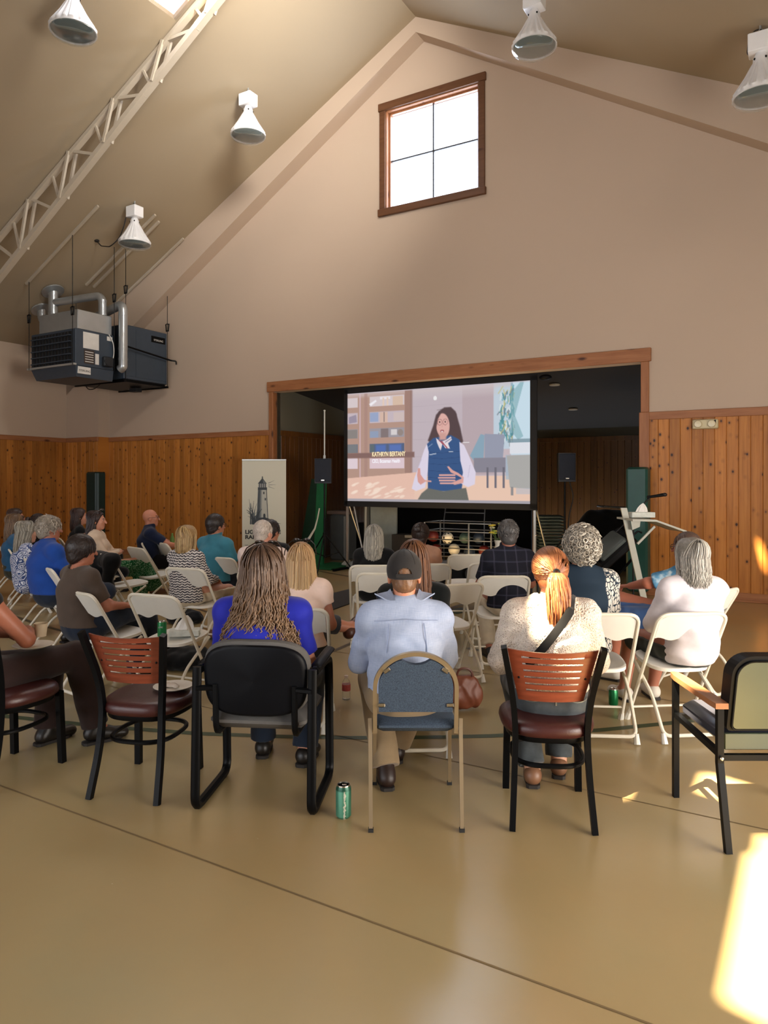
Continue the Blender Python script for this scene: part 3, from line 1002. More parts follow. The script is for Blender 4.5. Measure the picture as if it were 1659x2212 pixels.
class Field:
    def __init__(s): s.p = []
    def seg(s, a, b, ra, rb, L=None, cut=None, k=0.02, grow=0.0):
        """tapered segment; radii (lateral, other) or numbers; cut = list of (point, outward normal)"""
        ra = (ra, ra) if not isinstance(ra, tuple) else ra
        rb = (rb, rb) if not isinstance(rb, tuple) else rb
        ra = tuple(v + grow for v in ra); rb = tuple(v + grow for v in rb)
        m = max(max(ra), max(rb))
        a, b = np.array(a, float), np.array(b, float)
        s.p.append(('s', a, b, ra, rb, XAX if L is None else np.array(L, float), cut, k, np.minimum(a, b) - m, np.maximum(a, b) + m))
        return s
    def ell(s, c, r, R=None, cut=None, k=0.02, grow=0.0):
        r = np.array(r, float) + grow
        c = np.array(c, float); m = r.max()
        s.p.append(('e', c, r, R, None, None, cut, k, c - m, c + m))
        return s
    def mesh(s, h, cuts=(), post=None):
        lo = np.min([p[8] for p in s.p], axis=0) - 3 * h
        hi = np.max([p[9] for p in s.p], axis=0) + 3 * h
        n = np.ceil((hi - lo) / h).astype(int) + 1
        F = np.full(n, 0.2, dtype=np.float32)
        ax = [lo[i] + h * np.arange(n[i]) for i in range(3)]
        for (kind, A, B, C, D_, L, cut, k, plo, phi) in s.p:
            i0 = np.maximum(((plo - lo - k - 2 * h) / h).astype(int), 0)
            i1 = np.minimum(((phi - lo + k + 2 * h) / h).astype(int) + 2, n)
            X = ax[0][i0[0]:i1[0]][:, None, None]; Y = ax[1][i0[1]:i1[1]][None, :, None]; Z = ax[2][i0[2]:i1[2]][None, None, :]
            if kind == 's':
                ba = B - A; bb = max(float(ba @ ba), 1e-9)
                px, py, pz = X - A[0], Y - A[1], Z - A[2]
                t = np.clip((px * ba[0] + py * ba[1] + pz * ba[2]) / bb, 0, 1)
                qx, qy, qz = px - t * ba[0], py - t * ba[1], pz - t * ba[2]
                rx = C[0] + (D_[0] - C[0]) * t; ry = C[1] + (D_[1] - C[1]) * t
                l2 = qx * qx + qy * qy + qz * qz
                if C[0] == C[1] and D_[0] == D_[1]:
                    d = np.sqrt(l2) - rx
                else:
                    u = qx * L[0] + qy * L[1] + qz * L[2]
                    w2 = np.maximum(l2 - u * u, 0)
                    e = np.sqrt((u / rx) ** 2 + w2 / ry ** 2)
                    g_ = np.sqrt((u / rx ** 2) ** 2 + w2 / ry ** 4) + 1e-6
                    d = np.where(e < 0.3, (e - 1) * np.minimum(rx, ry), e * (e - 1) / g_)
            else:
                px, py, pz = X - A[0], Y - A[1], Z - A[2]
                if C is not None:
                    px, py, pz = (C[0, 0] * px + C[1, 0] * py + C[2, 0] * pz, C[0, 1] * px + C[1, 1] * py + C[2, 1] * pz, C[0, 2] * px + C[1, 2] * py + C[2, 2] * pz)
                k0 = np.sqrt((px / B[0]) ** 2 + (py / B[1]) ** 2 + (pz / B[2]) ** 2)
                k1 = np.sqrt((px / B[0] ** 2) ** 2 + (py / B[1] ** 2) ** 2 + (pz / B[2] ** 2) ** 2) + 1e-6
                d = np.where(k0 < 0.2, (k0 - 1) * B.min(), k0 * (k0 - 1) / k1)
            if cut:
                for (cp, cn) in cut:
                    d = np.maximum(d, (X - cp[0]) * cn[0] + (Y - cp[1]) * cn[1] + (Z - cp[2]) * cn[2])
            sub = F[i0[0]:i1[0], i0[1]:i1[1], i0[2]:i1[2]]
            hh = np.clip(k - np.abs(sub - d), 0, None) / k
            F[i0[0]:i1[0], i0[1]:i1[1], i0[2]:i1[2]] = np.minimum(sub, d) - hh * hh * k * 0.25
        for (cp, cn) in cuts:
            if isinstance(cn, tuple) and min(cn) > 0:                    # an ellipsoid taken away
                q = [((ax[i] - cp[i]) / cn[i]) ** 2 for i in range(3)]
                F = np.maximum(F, (1 - np.sqrt(q[0][:, None, None] + q[1][None, :, None] + q[2][None, None, :])) * min(cn))
                continue
            F = np.maximum(F, ((ax[0] - cp[0]) * cn[0])[:, None, None] + ((ax[1] - cp[1]) * cn[1])[None, :, None] + ((ax[2] - cp[2]) * cn[2])[None, None, :])
        return nets(F, lo, h)

def nets(F, lo, h):
    S = F < 0
    c = np.zeros(tuple(d - 1 for d in F.shape), dtype=np.int8)
    for i in (0, 1):
        for j in (0, 1):
            for k in (0, 1):
                c += S[i:F.shape[0] - 1 + i, j:F.shape[1] - 1 + j, k:F.shape[2] - 1 + k]
    act = (c > 0) & (c < 8)
    ijk = np.argwhere(act)
    idx = np.full(act.shape, -1, dtype=np.int32)
    idx[act] = np.arange(len(ijk))
    I, J, K = ijk.T
    val = {}
    for i in (0, 1):
        for j in (0, 1):
            for k in (0, 1):
                val[(i, j, k)] = F[I + i, J + j, K + k]
    acc = np.zeros((len(ijk), 3)); cnt = np.zeros(len(ijk))
    cs = list(val)
    for a in cs:
        for ax in range(3):
            if a[ax] == 0:
                b = list(a); b[ax] = 1; b = tuple(b)
                va, vb = val[a], val[b]
                m = (va < 0) != (vb < 0)
                t = np.where(m, va / np.where(np.abs(va - vb) < 1e-12, 1, va - vb), 0)
                p = np.zeros((len(ijk), 3)) + np.array(a, float)
                p[:, ax] += t
                acc += p * m[:, None]; cnt += m
    V = lo + h * (ijk + acc / np.maximum(cnt, 1)[:, None])
    Fs = []
    for ax in range(3):
        o1, o2 = (ax + 1) % 3, (ax + 2) % 3
        sl0 = [slice(1, d - 1) for d in F.shape]; sl1 = list(sl0)
        sl0[ax] = slice(0, F.shape[ax] - 1); sl1[ax] = slice(1, F.shape[ax])
        A, B = S[tuple(sl0)], S[tuple(sl1)]
        for flip, M in ((False, A & ~B), (True, ~A & B)):
            e = np.argwhere(M)
            if not len(e): continue
            off = np.ones(3, int); off[ax] = 0
            e = e + off
            def cell(d1, d2):
                q = e.copy(); q[:, o1] -= d1; q[:, o2] -= d2
                return idx[q[:, 0], q[:, 1], q[:, 2]]
            quad = np.stack([cell(1, 1), cell(0, 1), cell(0, 0), cell(1, 0)], axis=1)
            if flip: quad = quad[:, ::-1]
            Fs.append(quad)
    return V, np.concatenate(Fs) if Fs else np.zeros((0, 4), int)

def vnormals(V, F):
    n = np.zeros_like(V)
    a = V[F[:, 2]] - V[F[:, 0]]; b = V[F[:, 3]] - V[F[:, 1]]
    f = np.cross(a, b)
    for i in range(4): np.add.at(n, F[:, i], f)
    return n / (np.linalg.norm(n, axis=1)[:, None] + 1e-9)

def folds(V, F, amp, wl, seed, stretch=(1, 1, 1)):
    """soft cloth folds: displace along the normals"""
    r = np.random.default_rng(seed)
    n = vnormals(V, F)
    d = np.zeros(len(V))
    for i in range(7):
        k = r.normal(size=3); k /= np.linalg.norm(k)
        k = k * np.array(stretch) * 2 * math.pi / (wl * r.uniform(.6, 1.6))
        ph = V @ k + r.uniform(0, 6.28) + 1.5 * np.sin(V @ (k[[1, 2, 0]] * .5) + r.uniform(0, 6))
        d += np.sin(ph) * r.uniform(.4, 1)
    d = np.abs(d / 3.0) ** 1.2 * np.sign(d)
    return V + n * (d * amp)[:, None]

def rotz(a): return np.array([[math.cos(a), -math.sin(a), 0], [math.sin(a), math.cos(a), 0], [0, 0, 1]])
def rotx(a): return np.array([[1, 0, 0], [0, math.cos(a), -math.sin(a)], [0, math.sin(a), math.cos(a)]])
def unit(v):
    v = np.array(v, float); return v / (np.linalg.norm(v) + 1e-9)

M_SKIN = None
def skin_mat():
    t = NT('skin')
    a = t.n('Attribute', attribute_name='Col')
    v = t.co()
    c = t.mix(t.math('MULTIPLY', t.noise(v, 40, 3), 0.25), a.outputs[0], (0.45, 0.16, 0.10, 1))
    t.set(Base_Color=c, Roughness=0.5, Specular_IOR_Level=0.4, Subsurface_Weight=0.08)
    t.b.inputs['Subsurface Radius'].default_value = (0.02, 0.008, 0.004)
    return t.m
M_SKIN = skin_mat()
def hair_mat():
    t = NT('hair')
    a = t.n('Attribute', attribute_name='Col')
    t.set(Base_Color=a.outputs[0], Roughness=0.42, Specular_IOR_Level=0.45)
    n_ = t.noise(t.co((1, 1, .12)), 320, 2)
    t.bump(n_, 0.35, .003)
    return t.m
M_HAIR = hair_mat()
M_SHOE_BLK = mat('black_leather', (26, 22, 20), 0.4)
M_SOLE = mat('shoe_sole', (36, 32, 30), 0.7)

def strands(P, r0, r1, C, sides=3, tip=None):
    """P (N,M,3) paths -> tapered locks"""
    N, M, _ = P.shape
    T = np.gradient(P, axis=1)
    T /= np.linalg.norm(T, axis=2)[..., None] + 1e-9
    ref = np.zeros_like(T); ref[..., 0] = .31; ref[..., 1] = .77; ref[..., 2] = .55
    U = np.cross(T, ref); U /= np.linalg.norm(U, axis=2)[..., None] + 1e-9
    Wv = np.cross(T, U)
    prof = np.sin(np.linspace(0.35, 1, M) * math.pi) ** .6
    prof = r1 + (r0 - r1) * prof
    prof[-1] = r1 * .5
    V = np.zeros((N, M, sides, 3))
    for k in range(sides):
        a = 2 * math.pi * k / sides
        V[:, :, k] = P + (U * math.cos(a) + Wv * math.sin(a)) * prof[None, :, None]
    base = np.arange(N)[:, None, None] * (M * sides) + np.arange(M - 1)[None, :, None] * sides
    k = np.arange(sides)[None, None, :]; l = (k + 1) % sides
    F = np.stack([base + k, base + l, base + sides + l, base + sides + k], axis=-1).reshape(-1, 4)
    if tip is None:
        Cc = np.repeat(C, M * sides, axis=0)
    else:                                                # locks that lighten towards their ends
        w = (np.linspace(0, 1, M) ** 1.2)[None, :, None] * np.ones((N, 1, 1))
        tipc = np.array(lin(tip)[:3]) * np.random.default_rng(N).uniform(.7, 1.25, (N, 1, 1))
        Cc = np.repeat((C[:, None, :] * (1 - w) + tipc * w).reshape(-1, 3), sides, axis=0)
    return V.reshape(-1, 3), F, Cc

def person(label, at, yaw, ztop, build=1.0, sex='m', lean=-0.15, head=(0, 0), arms='lap', legs='down', skin=(196, 140, 112), hx=None, hy=None,
           top=None, bottom=None, shoes=None, hair=None, h=0.009, seat=0.455, twist=0.0, shoulder=None, kneex=None, extra=None):
    if hx is not None:                                   # stand the head where the photo shows it
        kk = (ztop - seat) / 0.855
        ly = .04 + math.tan(lean) * .735 * kk - .035
        ya = math.radians(yaw)
        Yh = at[1] + math.cos(ya) * ly
        at = ((hx - CX) / FPX * Yh + math.sin(ya) * ly, at[1])
        if hy is not None:
            ztop = CAMH - (hy - HY) / FPX * Yh - .016
    t = thing('person', label, 'person', (at[0], at[1], 0), yaw, 'seated audience')
    rs = abs(hash(label)) % 1000 if False else sum(ord(c) * (i + 1) for i, c in enumerate(label)) % 9973
    k = (ztop - seat) / 0.855
    fem = sex == 'f'
    b = build
    tl = math.tan(lean)
    def sp_(hh, dy=0.0): return V3(0, -.055 + dy + tl * hh * k - .035 * math.sin(min(hh, .5) / .5 * math.pi), seat + hh * k)
    pel, wai, che, upp, nkb = sp_(.10), sp_(.23), sp_(.38), sp_(.49, .01), sp_(.575, .025)
    hc = sp_(.735, .055)
    hs = .97 if not fem else .93
    HR = rotz(math.radians(head[0])) @ rotx(-math.radians(head[1]))
    hp = lambda *p: hc + HR @ (np.array(p) * hs)
    sw = shoulder if shoulder else (.166 if not fem else .152) * (0.6 + .4 * b) * (0.5 + .5 * k)
    sh = {sx: V3(sx * sw, upp[1] + .005, seat + .505 * k) for sx in (-1, 1)}
    ua, fa = .285 * k, .25 * k
    A = {}
    for sx in (-1, 1):
        pr = arms if isinstance(arms, str) else arms[0 if sx < 0 else 1]
        if isinstance(pr, str):
            if pr == 'lap': e, w, hd = (sw + .055, .06, .27), (.085, .26, .215), (-.5, .8, -.25)
            elif pr == 'side': e, w, hd = (sw + .06, -.02, .245), (sw + .02, .20, .19), (-.1, .9, -.3)
            elif pr == 'cross': e, w, hd = (sw + .045, .10, .28), (-.03 * sx * sx, .215, .315), (-.95, .1, .1)
            elif pr == 'wide': e, w, hd = (sw + .045, .02, .25), (.10, .24, .21), (-.5, .8, -.2)
            elif pr == 'knee': e, w, hd = (sw + .03, .20, .33), (.07, .42, .27), (-.5, .75, -.2)
            e = V3(e[0] * sx, e[1] + upp[1] * .6, seat + e[2] * k); w = V3(w[0] * sx, w[1], seat + w[2] * k); hd = V3(hd[0] * sx, hd[1], hd[2])
        else:
            e, w, hd = [np.array(q, float) for q in pr]
        e = sh[sx] + unit(e - sh[sx]) * ua
        w = e + unit(w - e) * fa
        A[sx] = (e, w, unit(hd))
    kx = kneex if kneex else (.12 if not fem else .085)
    L = {}
    for sx in (-1, 1):
        hip = V3(sx * .088 * b, -.01, seat + .075)
        kn = V3(sx * kx, .42 * k ** .5 + .02, seat + .05); an = V3(sx * kx, .42 * k ** .5 + .0, .085)
        toe = V3(sx * (kx + .03), an[1] + .15, .035)
        if legs == 'cross' and sx == 1:
            kn = V3(-.02, .45, seat + .15); an = V3(-.16, .58, seat - .21); toe = V3(-.17, .72, seat - .25)
        if legs == 'crossL' and sx == -1:
            kn = V3(.02, .45, seat + .15); an = V3(.16, .58, seat - .21); toe = V3(.17, .72, seat - .25)
        if legs == 'figure4' and sx == 1:
            kn = V3(.24, .38, seat + .12); an = V3(-.10, .46, seat + .13); toe = V3(-.20, .50, seat + .12)
        if legs == 'back':
            an = V3(sx * kx, .13, .09); toe = V3(sx * (kx + .02), .26, .035)
        if isinstance(legs, dict) and sx in legs:
            kn, an, toe = [np.array(q, float) for q in legs[sx]]
        L[sx] = (hip, kn, an, toe)

    bt = b
    def torso(f, grow=0.0, low=True, kk=.03):
        rp, rw, rc, ru = (.165, .118), (.142, .108), (.155, .112), (.125, .088)
        if fem: rp, rw, rc, ru = (.168, .118), (.128, .100), (.140, .105), (.112, .080)
        sc_ = lambda r, q=1.0: (r[0] * (1 + (bt - 1) * q), r[1] * (1 + (bt - 1) * q))
        if low: f.seg(pel + V3(0, 0, -.02), wai, sc_(rp), sc_(rw, 1.2), k=kk, grow=grow)
        f.seg(wai, che, sc_(rw, 1.2), sc_(rc), k=kk, grow=grow)
        f.seg(che, upp, sc_(rc), sc_(ru, .6), k=kk, grow=grow)
        for sx in (-1, 1):
            f.seg(upp + V3(sx * .04, 0, .0), sh[sx], .070 * (.7 + .3 * b), .058 * (.7 + .3 * b), k=kk, grow=grow)
            f.seg(nkb + V3(sx * .02, -.012, .0), sh[sx] + V3(0, 0, .008), .044, .042, k=kk, grow=grow)
            if fem: f.ell(che + V3(sx * .068, .085 * b, .0), (.062 * b, .055 * b, .06 * b), k=.03, grow=grow)
        if b > 1.12: f.ell(wai + V3(0, .05, -.02), (.15 * b, .12 * b, .13), k=.04, grow=grow)
    # ---- the body: one continuous surface
    f = Field()
    torso(f)
    f.seg(nkb + V3(0, -.005, -.03), hp(0, -.02, -.05), .058 * (.75 + .25 * b) if not fem else .050, .056 if not fem else .047, k=.025)
    f.ell(hp(0, -.012, .025), V3(.076, .096, .092) * hs, HR, k=.012)
    f.ell(hp(0, .026, -.033), V3(.060, .068, .086) * hs, HR, k=.02)
    f.ell(hp(0, .066, -.095), V3(.028, .024, .022) * hs, HR, k=.02)
    f.seg(hp(0, .092, .012), hp(0, .114, -.030), .008, .013, k=.010)
    f.seg(hp(-.032, .083, .022), hp(.032, .083, .022), .011, .011, k=.014)
    for sx in (-1, 1):
        f.ell(hp(sx * .038, .060, -.022), V3(.022, .020, .022) * hs, HR, k=.02)
        f.ell(hp(sx * .077, -.008, -.012), V3(.010, .024, .032) * hs, HR, k=.006)
        f.ell(hp(sx * .031, .080, .002), V3(.013, .010, .009) * hs, HR, k=.004)
    f.seg(hp(-.016, .090, -.060), hp(.016, .090, -.060), .007, .007, k=.006)
    f.seg(hp(-.014, .088, -.070), hp(.014, .088, -.070), .007, .007, k=.006)
    ab = (.75 + .25 * b) * (1.0 if not fem else .9)
    for sx in (-1, 1):
        e, w, hd = A[sx]
        f.seg(sh[sx], e, .053 * ab, .041 * ab, k=.03); f.seg(e, w, .042 * ab, .027 * ab, k=.02)
        # hand: palm, four fingers, thumb
        q = .96 if not fem else .86
        inw = unit(np.cross(hd, V3(0, 0, 1))) * sx * -1.0
        if np.linalg.norm(np.cross(hd, V3(0, 0, 1))) < .2: inw = V3(-sx, 0, 0)
        up = unit(np.cross(inw, hd)); up = up if up[2] > 0 else -up
        kn_c = w + hd * .085 * q
        f.seg(w, kn_c, (.026 * q, .016 * q), (.038 * q, .013 * q), L=inw, k=.012)
        for i, (o_, ln) in enumerate(((.030, .072), (.010, .080), (-.010, .074), (-.029, .060))):
            r0 = kn_c + inw * o_ * q - hd * .006
            d1 = unit(hd * .86 - up * .42 + inw * o_ * 1.5); m1 = r0 + d1 * ln * .52 * q
            d2 = unit(hd * .45 - up * .85); m2 = m1 + d2 * ln * .46 * q
            f.seg(r0, m1, .0088 * q, .0080 * q, k=.003); f.seg(m1, m2, .0080 * q, .0068 * q, k=.004)
        t0 = w + hd * .028 * q + inw * .024 * q; t1 = t0 + unit(hd * .7 + inw * .75 - up * .2) * .045 * q; t2 = t1 + unit(hd * .9 + inw * .2 - up * .3) * .032 * q
        f.seg(t0, t1, .0125 * q, .0100 * q, k=.010); f.seg(t1, t2, .0098 * q, .0078 * q, k=.004)
        hip, kn, an, toe = L[sx]
        lb = (.7 + .3 * b)
        f.seg(hip, kn, .086 * lb, .058 * lb, k=.04)
        mid = kn * .62 + an * .38 + V3(0, -.012, 0) * (1 if abs(kn[2] - an[2]) > .2 else 0)
        f.seg(kn, mid, .055 * lb, .056 * lb, k=.02); f.seg(mid, an, .054 * lb, .037 * lb, k=.02)
        heel = an + unit(an - toe) * .035 * np.array([1, 1, 0]) + V3(0, 0, -.04)
        f.seg(heel, toe + V3(0, 0, .0), .034, .027, k=.02); f.seg(an, toe * .5 + heel * .5 + V3(0, 0, .01), .038, .034, k=.02)
    V, F = f.mesh(h)
    # colour: skin, lips, brows, eyes
    C = np.tile(np.array(lin(skin)[:3]), (len(V), 1))
    q = ((V - hc) @ HR) / hs
    lip = (np.abs(q[:, 0]) < .024) & (q[:, 1] > .085) & (np.abs(q[:, 2] + .065) < .012)
    C[lip] = C[lip] * .55 + np.array([.30, .06, .06]) * .45
    hb = np.array(hair.get('col', (60, 40, 30)) if hair else (60, 40, 30))
    brow = (np.abs(np.abs(q[:, 0]) - .032) < .018) & (q[:, 1] > .07) & (np.abs(q[:, 2] - .026) < .006)
    C[brow] = np.array(lin(hb * .7)[:3])
    eye = (np.abs(np.abs(q[:, 0]) - .031) < .011) & (q[:, 1] > .076) & (np.abs(q[:, 2] - .002) < .006)
    C[eye] = np.array([.45, .42, .40])
    iris = (np.abs(np.abs(q[:, 0]) - .031) < .005) & eye
    C[iris] = np.array([.03, .02, .015])
    link_mesh('body', V, F, M_SKIN, t, True, col=C)

    # ---- top
    shirtV = bottomV = None
    if top:
        f = Field(); gr = top.get('loose', .012)
        sl = top.get('sleeve', 'short')
        torso(f, gr)
        for sx in (-1, 1):
            e, w, hd = A[sx]
            if sl == 'none': continue
            fr = {'cap': .42, 'short': .80}.get(sl, 1.0)
            p1 = sh[sx] + (e - sh[sx]) * fr
            sg = top.get('sleeve_grow', .012)
            if sl in ('cap', 'short'):
                f.seg(sh[sx], p1, .055 * ab + sg, (.055 - .012 * fr) * ab + sg + .006, k=.03, cut=[(p1, unit(e - sh[sx]))])
            else:
                fr2 = {'long': .97, 'half': .30, 'rolled': .45}.get(sl, .97)
                p2 = e + (w - e) * fr2
                f.seg(sh[sx], e, .055 * ab + sg, .043 * ab + sg, k=.03)
                f.seg(e, p2, .043 * ab + sg, (.043 - .014 * fr2) * ab + sg * top.get('cuff', .8), k=.02, cut=[(p2, unit(w - e))])
        cuts = [(pel + V3(0, 0, top.get('hem', -.02)), V3(0, 0, -1))]
        nk = top.get('neck', 'crew')
        if nk == 'collar':
            f.seg(nkb + V3(0, -.008, -.01), nkb + (hc - nkb) * .45, .070, .074, k=.012, cut=[(nkb + V3(0, 0, .062), unit(V3(0, -.30, 1)))])
        elif nk == 'turtle':
            f.seg(nkb + V3(0, -.005, -.01), nkb + (hc - nkb) * .5, .068, .066, k=.015, cut=[(nkb + V3(0, 0, .06), V3(0, -.2, 1))])
        elif nk == 'wide':
            cuts.append((nkb + V3(0, .0, .045), (.092, .10, .062)))
        else:
            cuts.append((nkb + V3(0, .012, .055), (.072, .080, .050)))
        V, F = f.mesh(h, cuts)
        V = folds(V, F, top.get('fold', .004), top.get('wl', .13), rs, top.get('stretch', (.6, .6, 1.3)))
        shirtV = V
        o = link_mesh(top.get('name', 'shirt'), V, F, top['mat'], t, True)
        if top.get('label'): o['label'] = top['label']
    # ---- bottom
    if bottom:
        untuck = bool(top) and top.get('hem', -.02) < -.03
        f = Field(); gr = bottom.get('loose', .012)
        ty = bottom.get('type', 'long')
        rp = ((.168 if fem else .165) * bt, .118 * bt)
        f.seg(pel + V3(0, 0, -.02), wai, rp, ((.128 if fem else .142) * bt, .105 * bt), k=.03, grow=max(gr - .004, .007))
        lb = (.7 + .3 * b)
        for sx in (-1, 1):
            hip, kn, an, toe = L[sx]
            if ty in ('long', 'crop', 'skinny'):
                f.seg(hip, kn, .088 * lb, .062 * lb, k=.04, grow=gr)
                fr = {'long': .97, 'crop': .62, 'skinny': .97}[ty]
                e = kn + (an - kn) * fr
                w_ = .050 if ty == 'skinny' else .056
                f.seg(kn, e, .060 * lb, w_ * lb, k=.025, grow=gr + .002, cut=[(e, unit(an - kn))])
            elif ty == 'short':
                e = hip + (kn - hip) * bottom.get('len', .85)
                f.seg(hip, e, .090 * lb, .078 * lb, k=.04, grow=gr, cut=[(e, unit(kn - hip))])
        if ty == 'skirt':
            kn = (L[1][1] + L[-1][1]) / 2
            f.seg(V3(0, 0, seat + .08), kn * V3(0, 1, 1) + V3(0, .02, .0), (.18 * b, .10), (.17, .085), k=.04, grow=gr)
            dn = V3(0, kn[1] + .02, kn[2] - bottom.get('drop', .25))
            f.seg(kn * V3(0, 1, 1) + V3(0, .02, .0), dn, (.16, .085), (.17, .09), k=.03, grow=gr, cut=[(dn, V3(0, 0, -1))])
        V, F = f.mesh(h, [((pel + V3(0, 0, .0)) if untuck else (wai + V3(0, 0, -.03)), V3(0, 0, 1))])
        V = folds(V, F, bottom.get('fold', .004), .12, rs + 5, (1, 1.2, .8))
        bottomV = V
        link_mesh(bottom.get('name', 'trousers'), V, F, bottom['mat'], t, True)
    # ---- shoes
    if shoes:
        for sx in (-1, 1):
            hip, kn, an, toe = L[sx]
            fd = unit((toe - an) * np.array([1, 1, 0])) if abs((toe - an)[0]) + abs((toe - an)[1]) > .05 else V3(0, 1, 0)
            heel = an + unit(an - toe) * .035 * np.array([1, 1, 0]) + V3(0, 0, -.04)
            f = Field()
            lat = unit(np.cross(fd, V3(0, 0, 1)))
            f.seg(heel, toe, (.042, .040), (.043, .034), L=lat, k=.02)
            f.seg(heel * .6 + an * .4, toe * .5 + heel * .5 + V3(0, 0, .01), .044, .038, k=.02)
            st = shoes.get('shaft', .0)
            cuts = [(toe + V3(0, 0, -.033), unit(np.cross(lat, fd)) * -1 if np.cross(lat, fd)[2] > 0 else unit(np.cross(lat, fd)))] if toe[2] < .08 else []
            if st:
                e = an + unit(kn - an) * st
                f.seg(an, e, .046, .050, k=.02, cut=[(e, unit(kn - an))])
            V, F = f.mesh(min(h, .008), cuts)
            so = link_mesh('shoe', V, F, shoes['mat'], t, True)
            if toe[2] < .08:
                g = G()
                ol = []
                for (aa, ww) in ((-.045, .022), (-.03, .036), (.02, .036), (.10, .042), (.155, .040), (.19, .022)):
                    ol.append((aa, ww))
                poly = [(a_, -w_) for a_, w_ in ol] + [(a_, w_) for a_, w_ in reversed(ol)]
                hz = heel * np.array([1, 1, 0])
                g.prism(poly, .001, .018, lambda a_, w_, z: tuple(hz + fd * a_ - lat * w_ + V3(0, 0, z)))
                g.obj('sole', shoes.get('sole', M_SOLE), so)
    P = dict(root=t, shirtV=shirtV, bottomV=bottomV, hc=hc, HR=HR, hs=hs, hp=hp, k=k, seat=seat, sh=sh, A=A, L=L, nkb=nkb, upp=upp, che=che, wai=wai, pel=pel, yaw0=math.radians(head[0]), rs=rs, b=b, fem=fem)
    if hair and hair.get('style') != 'bald':
        do_hair(P, hair)
    if extra:
        extra(P)
    return t

def hair_cols(rng, n, hair):
    c = np.array(lin(hair['col'])[:3]); c2 = np.array(lin(hair.get('col2', hair['col']))[:3])
    m = rng.beta(.7, .9, n)[:, None]
    return (c * (1 - m) + c2 * m) * rng.uniform(.72, 1.25, n)[:, None]

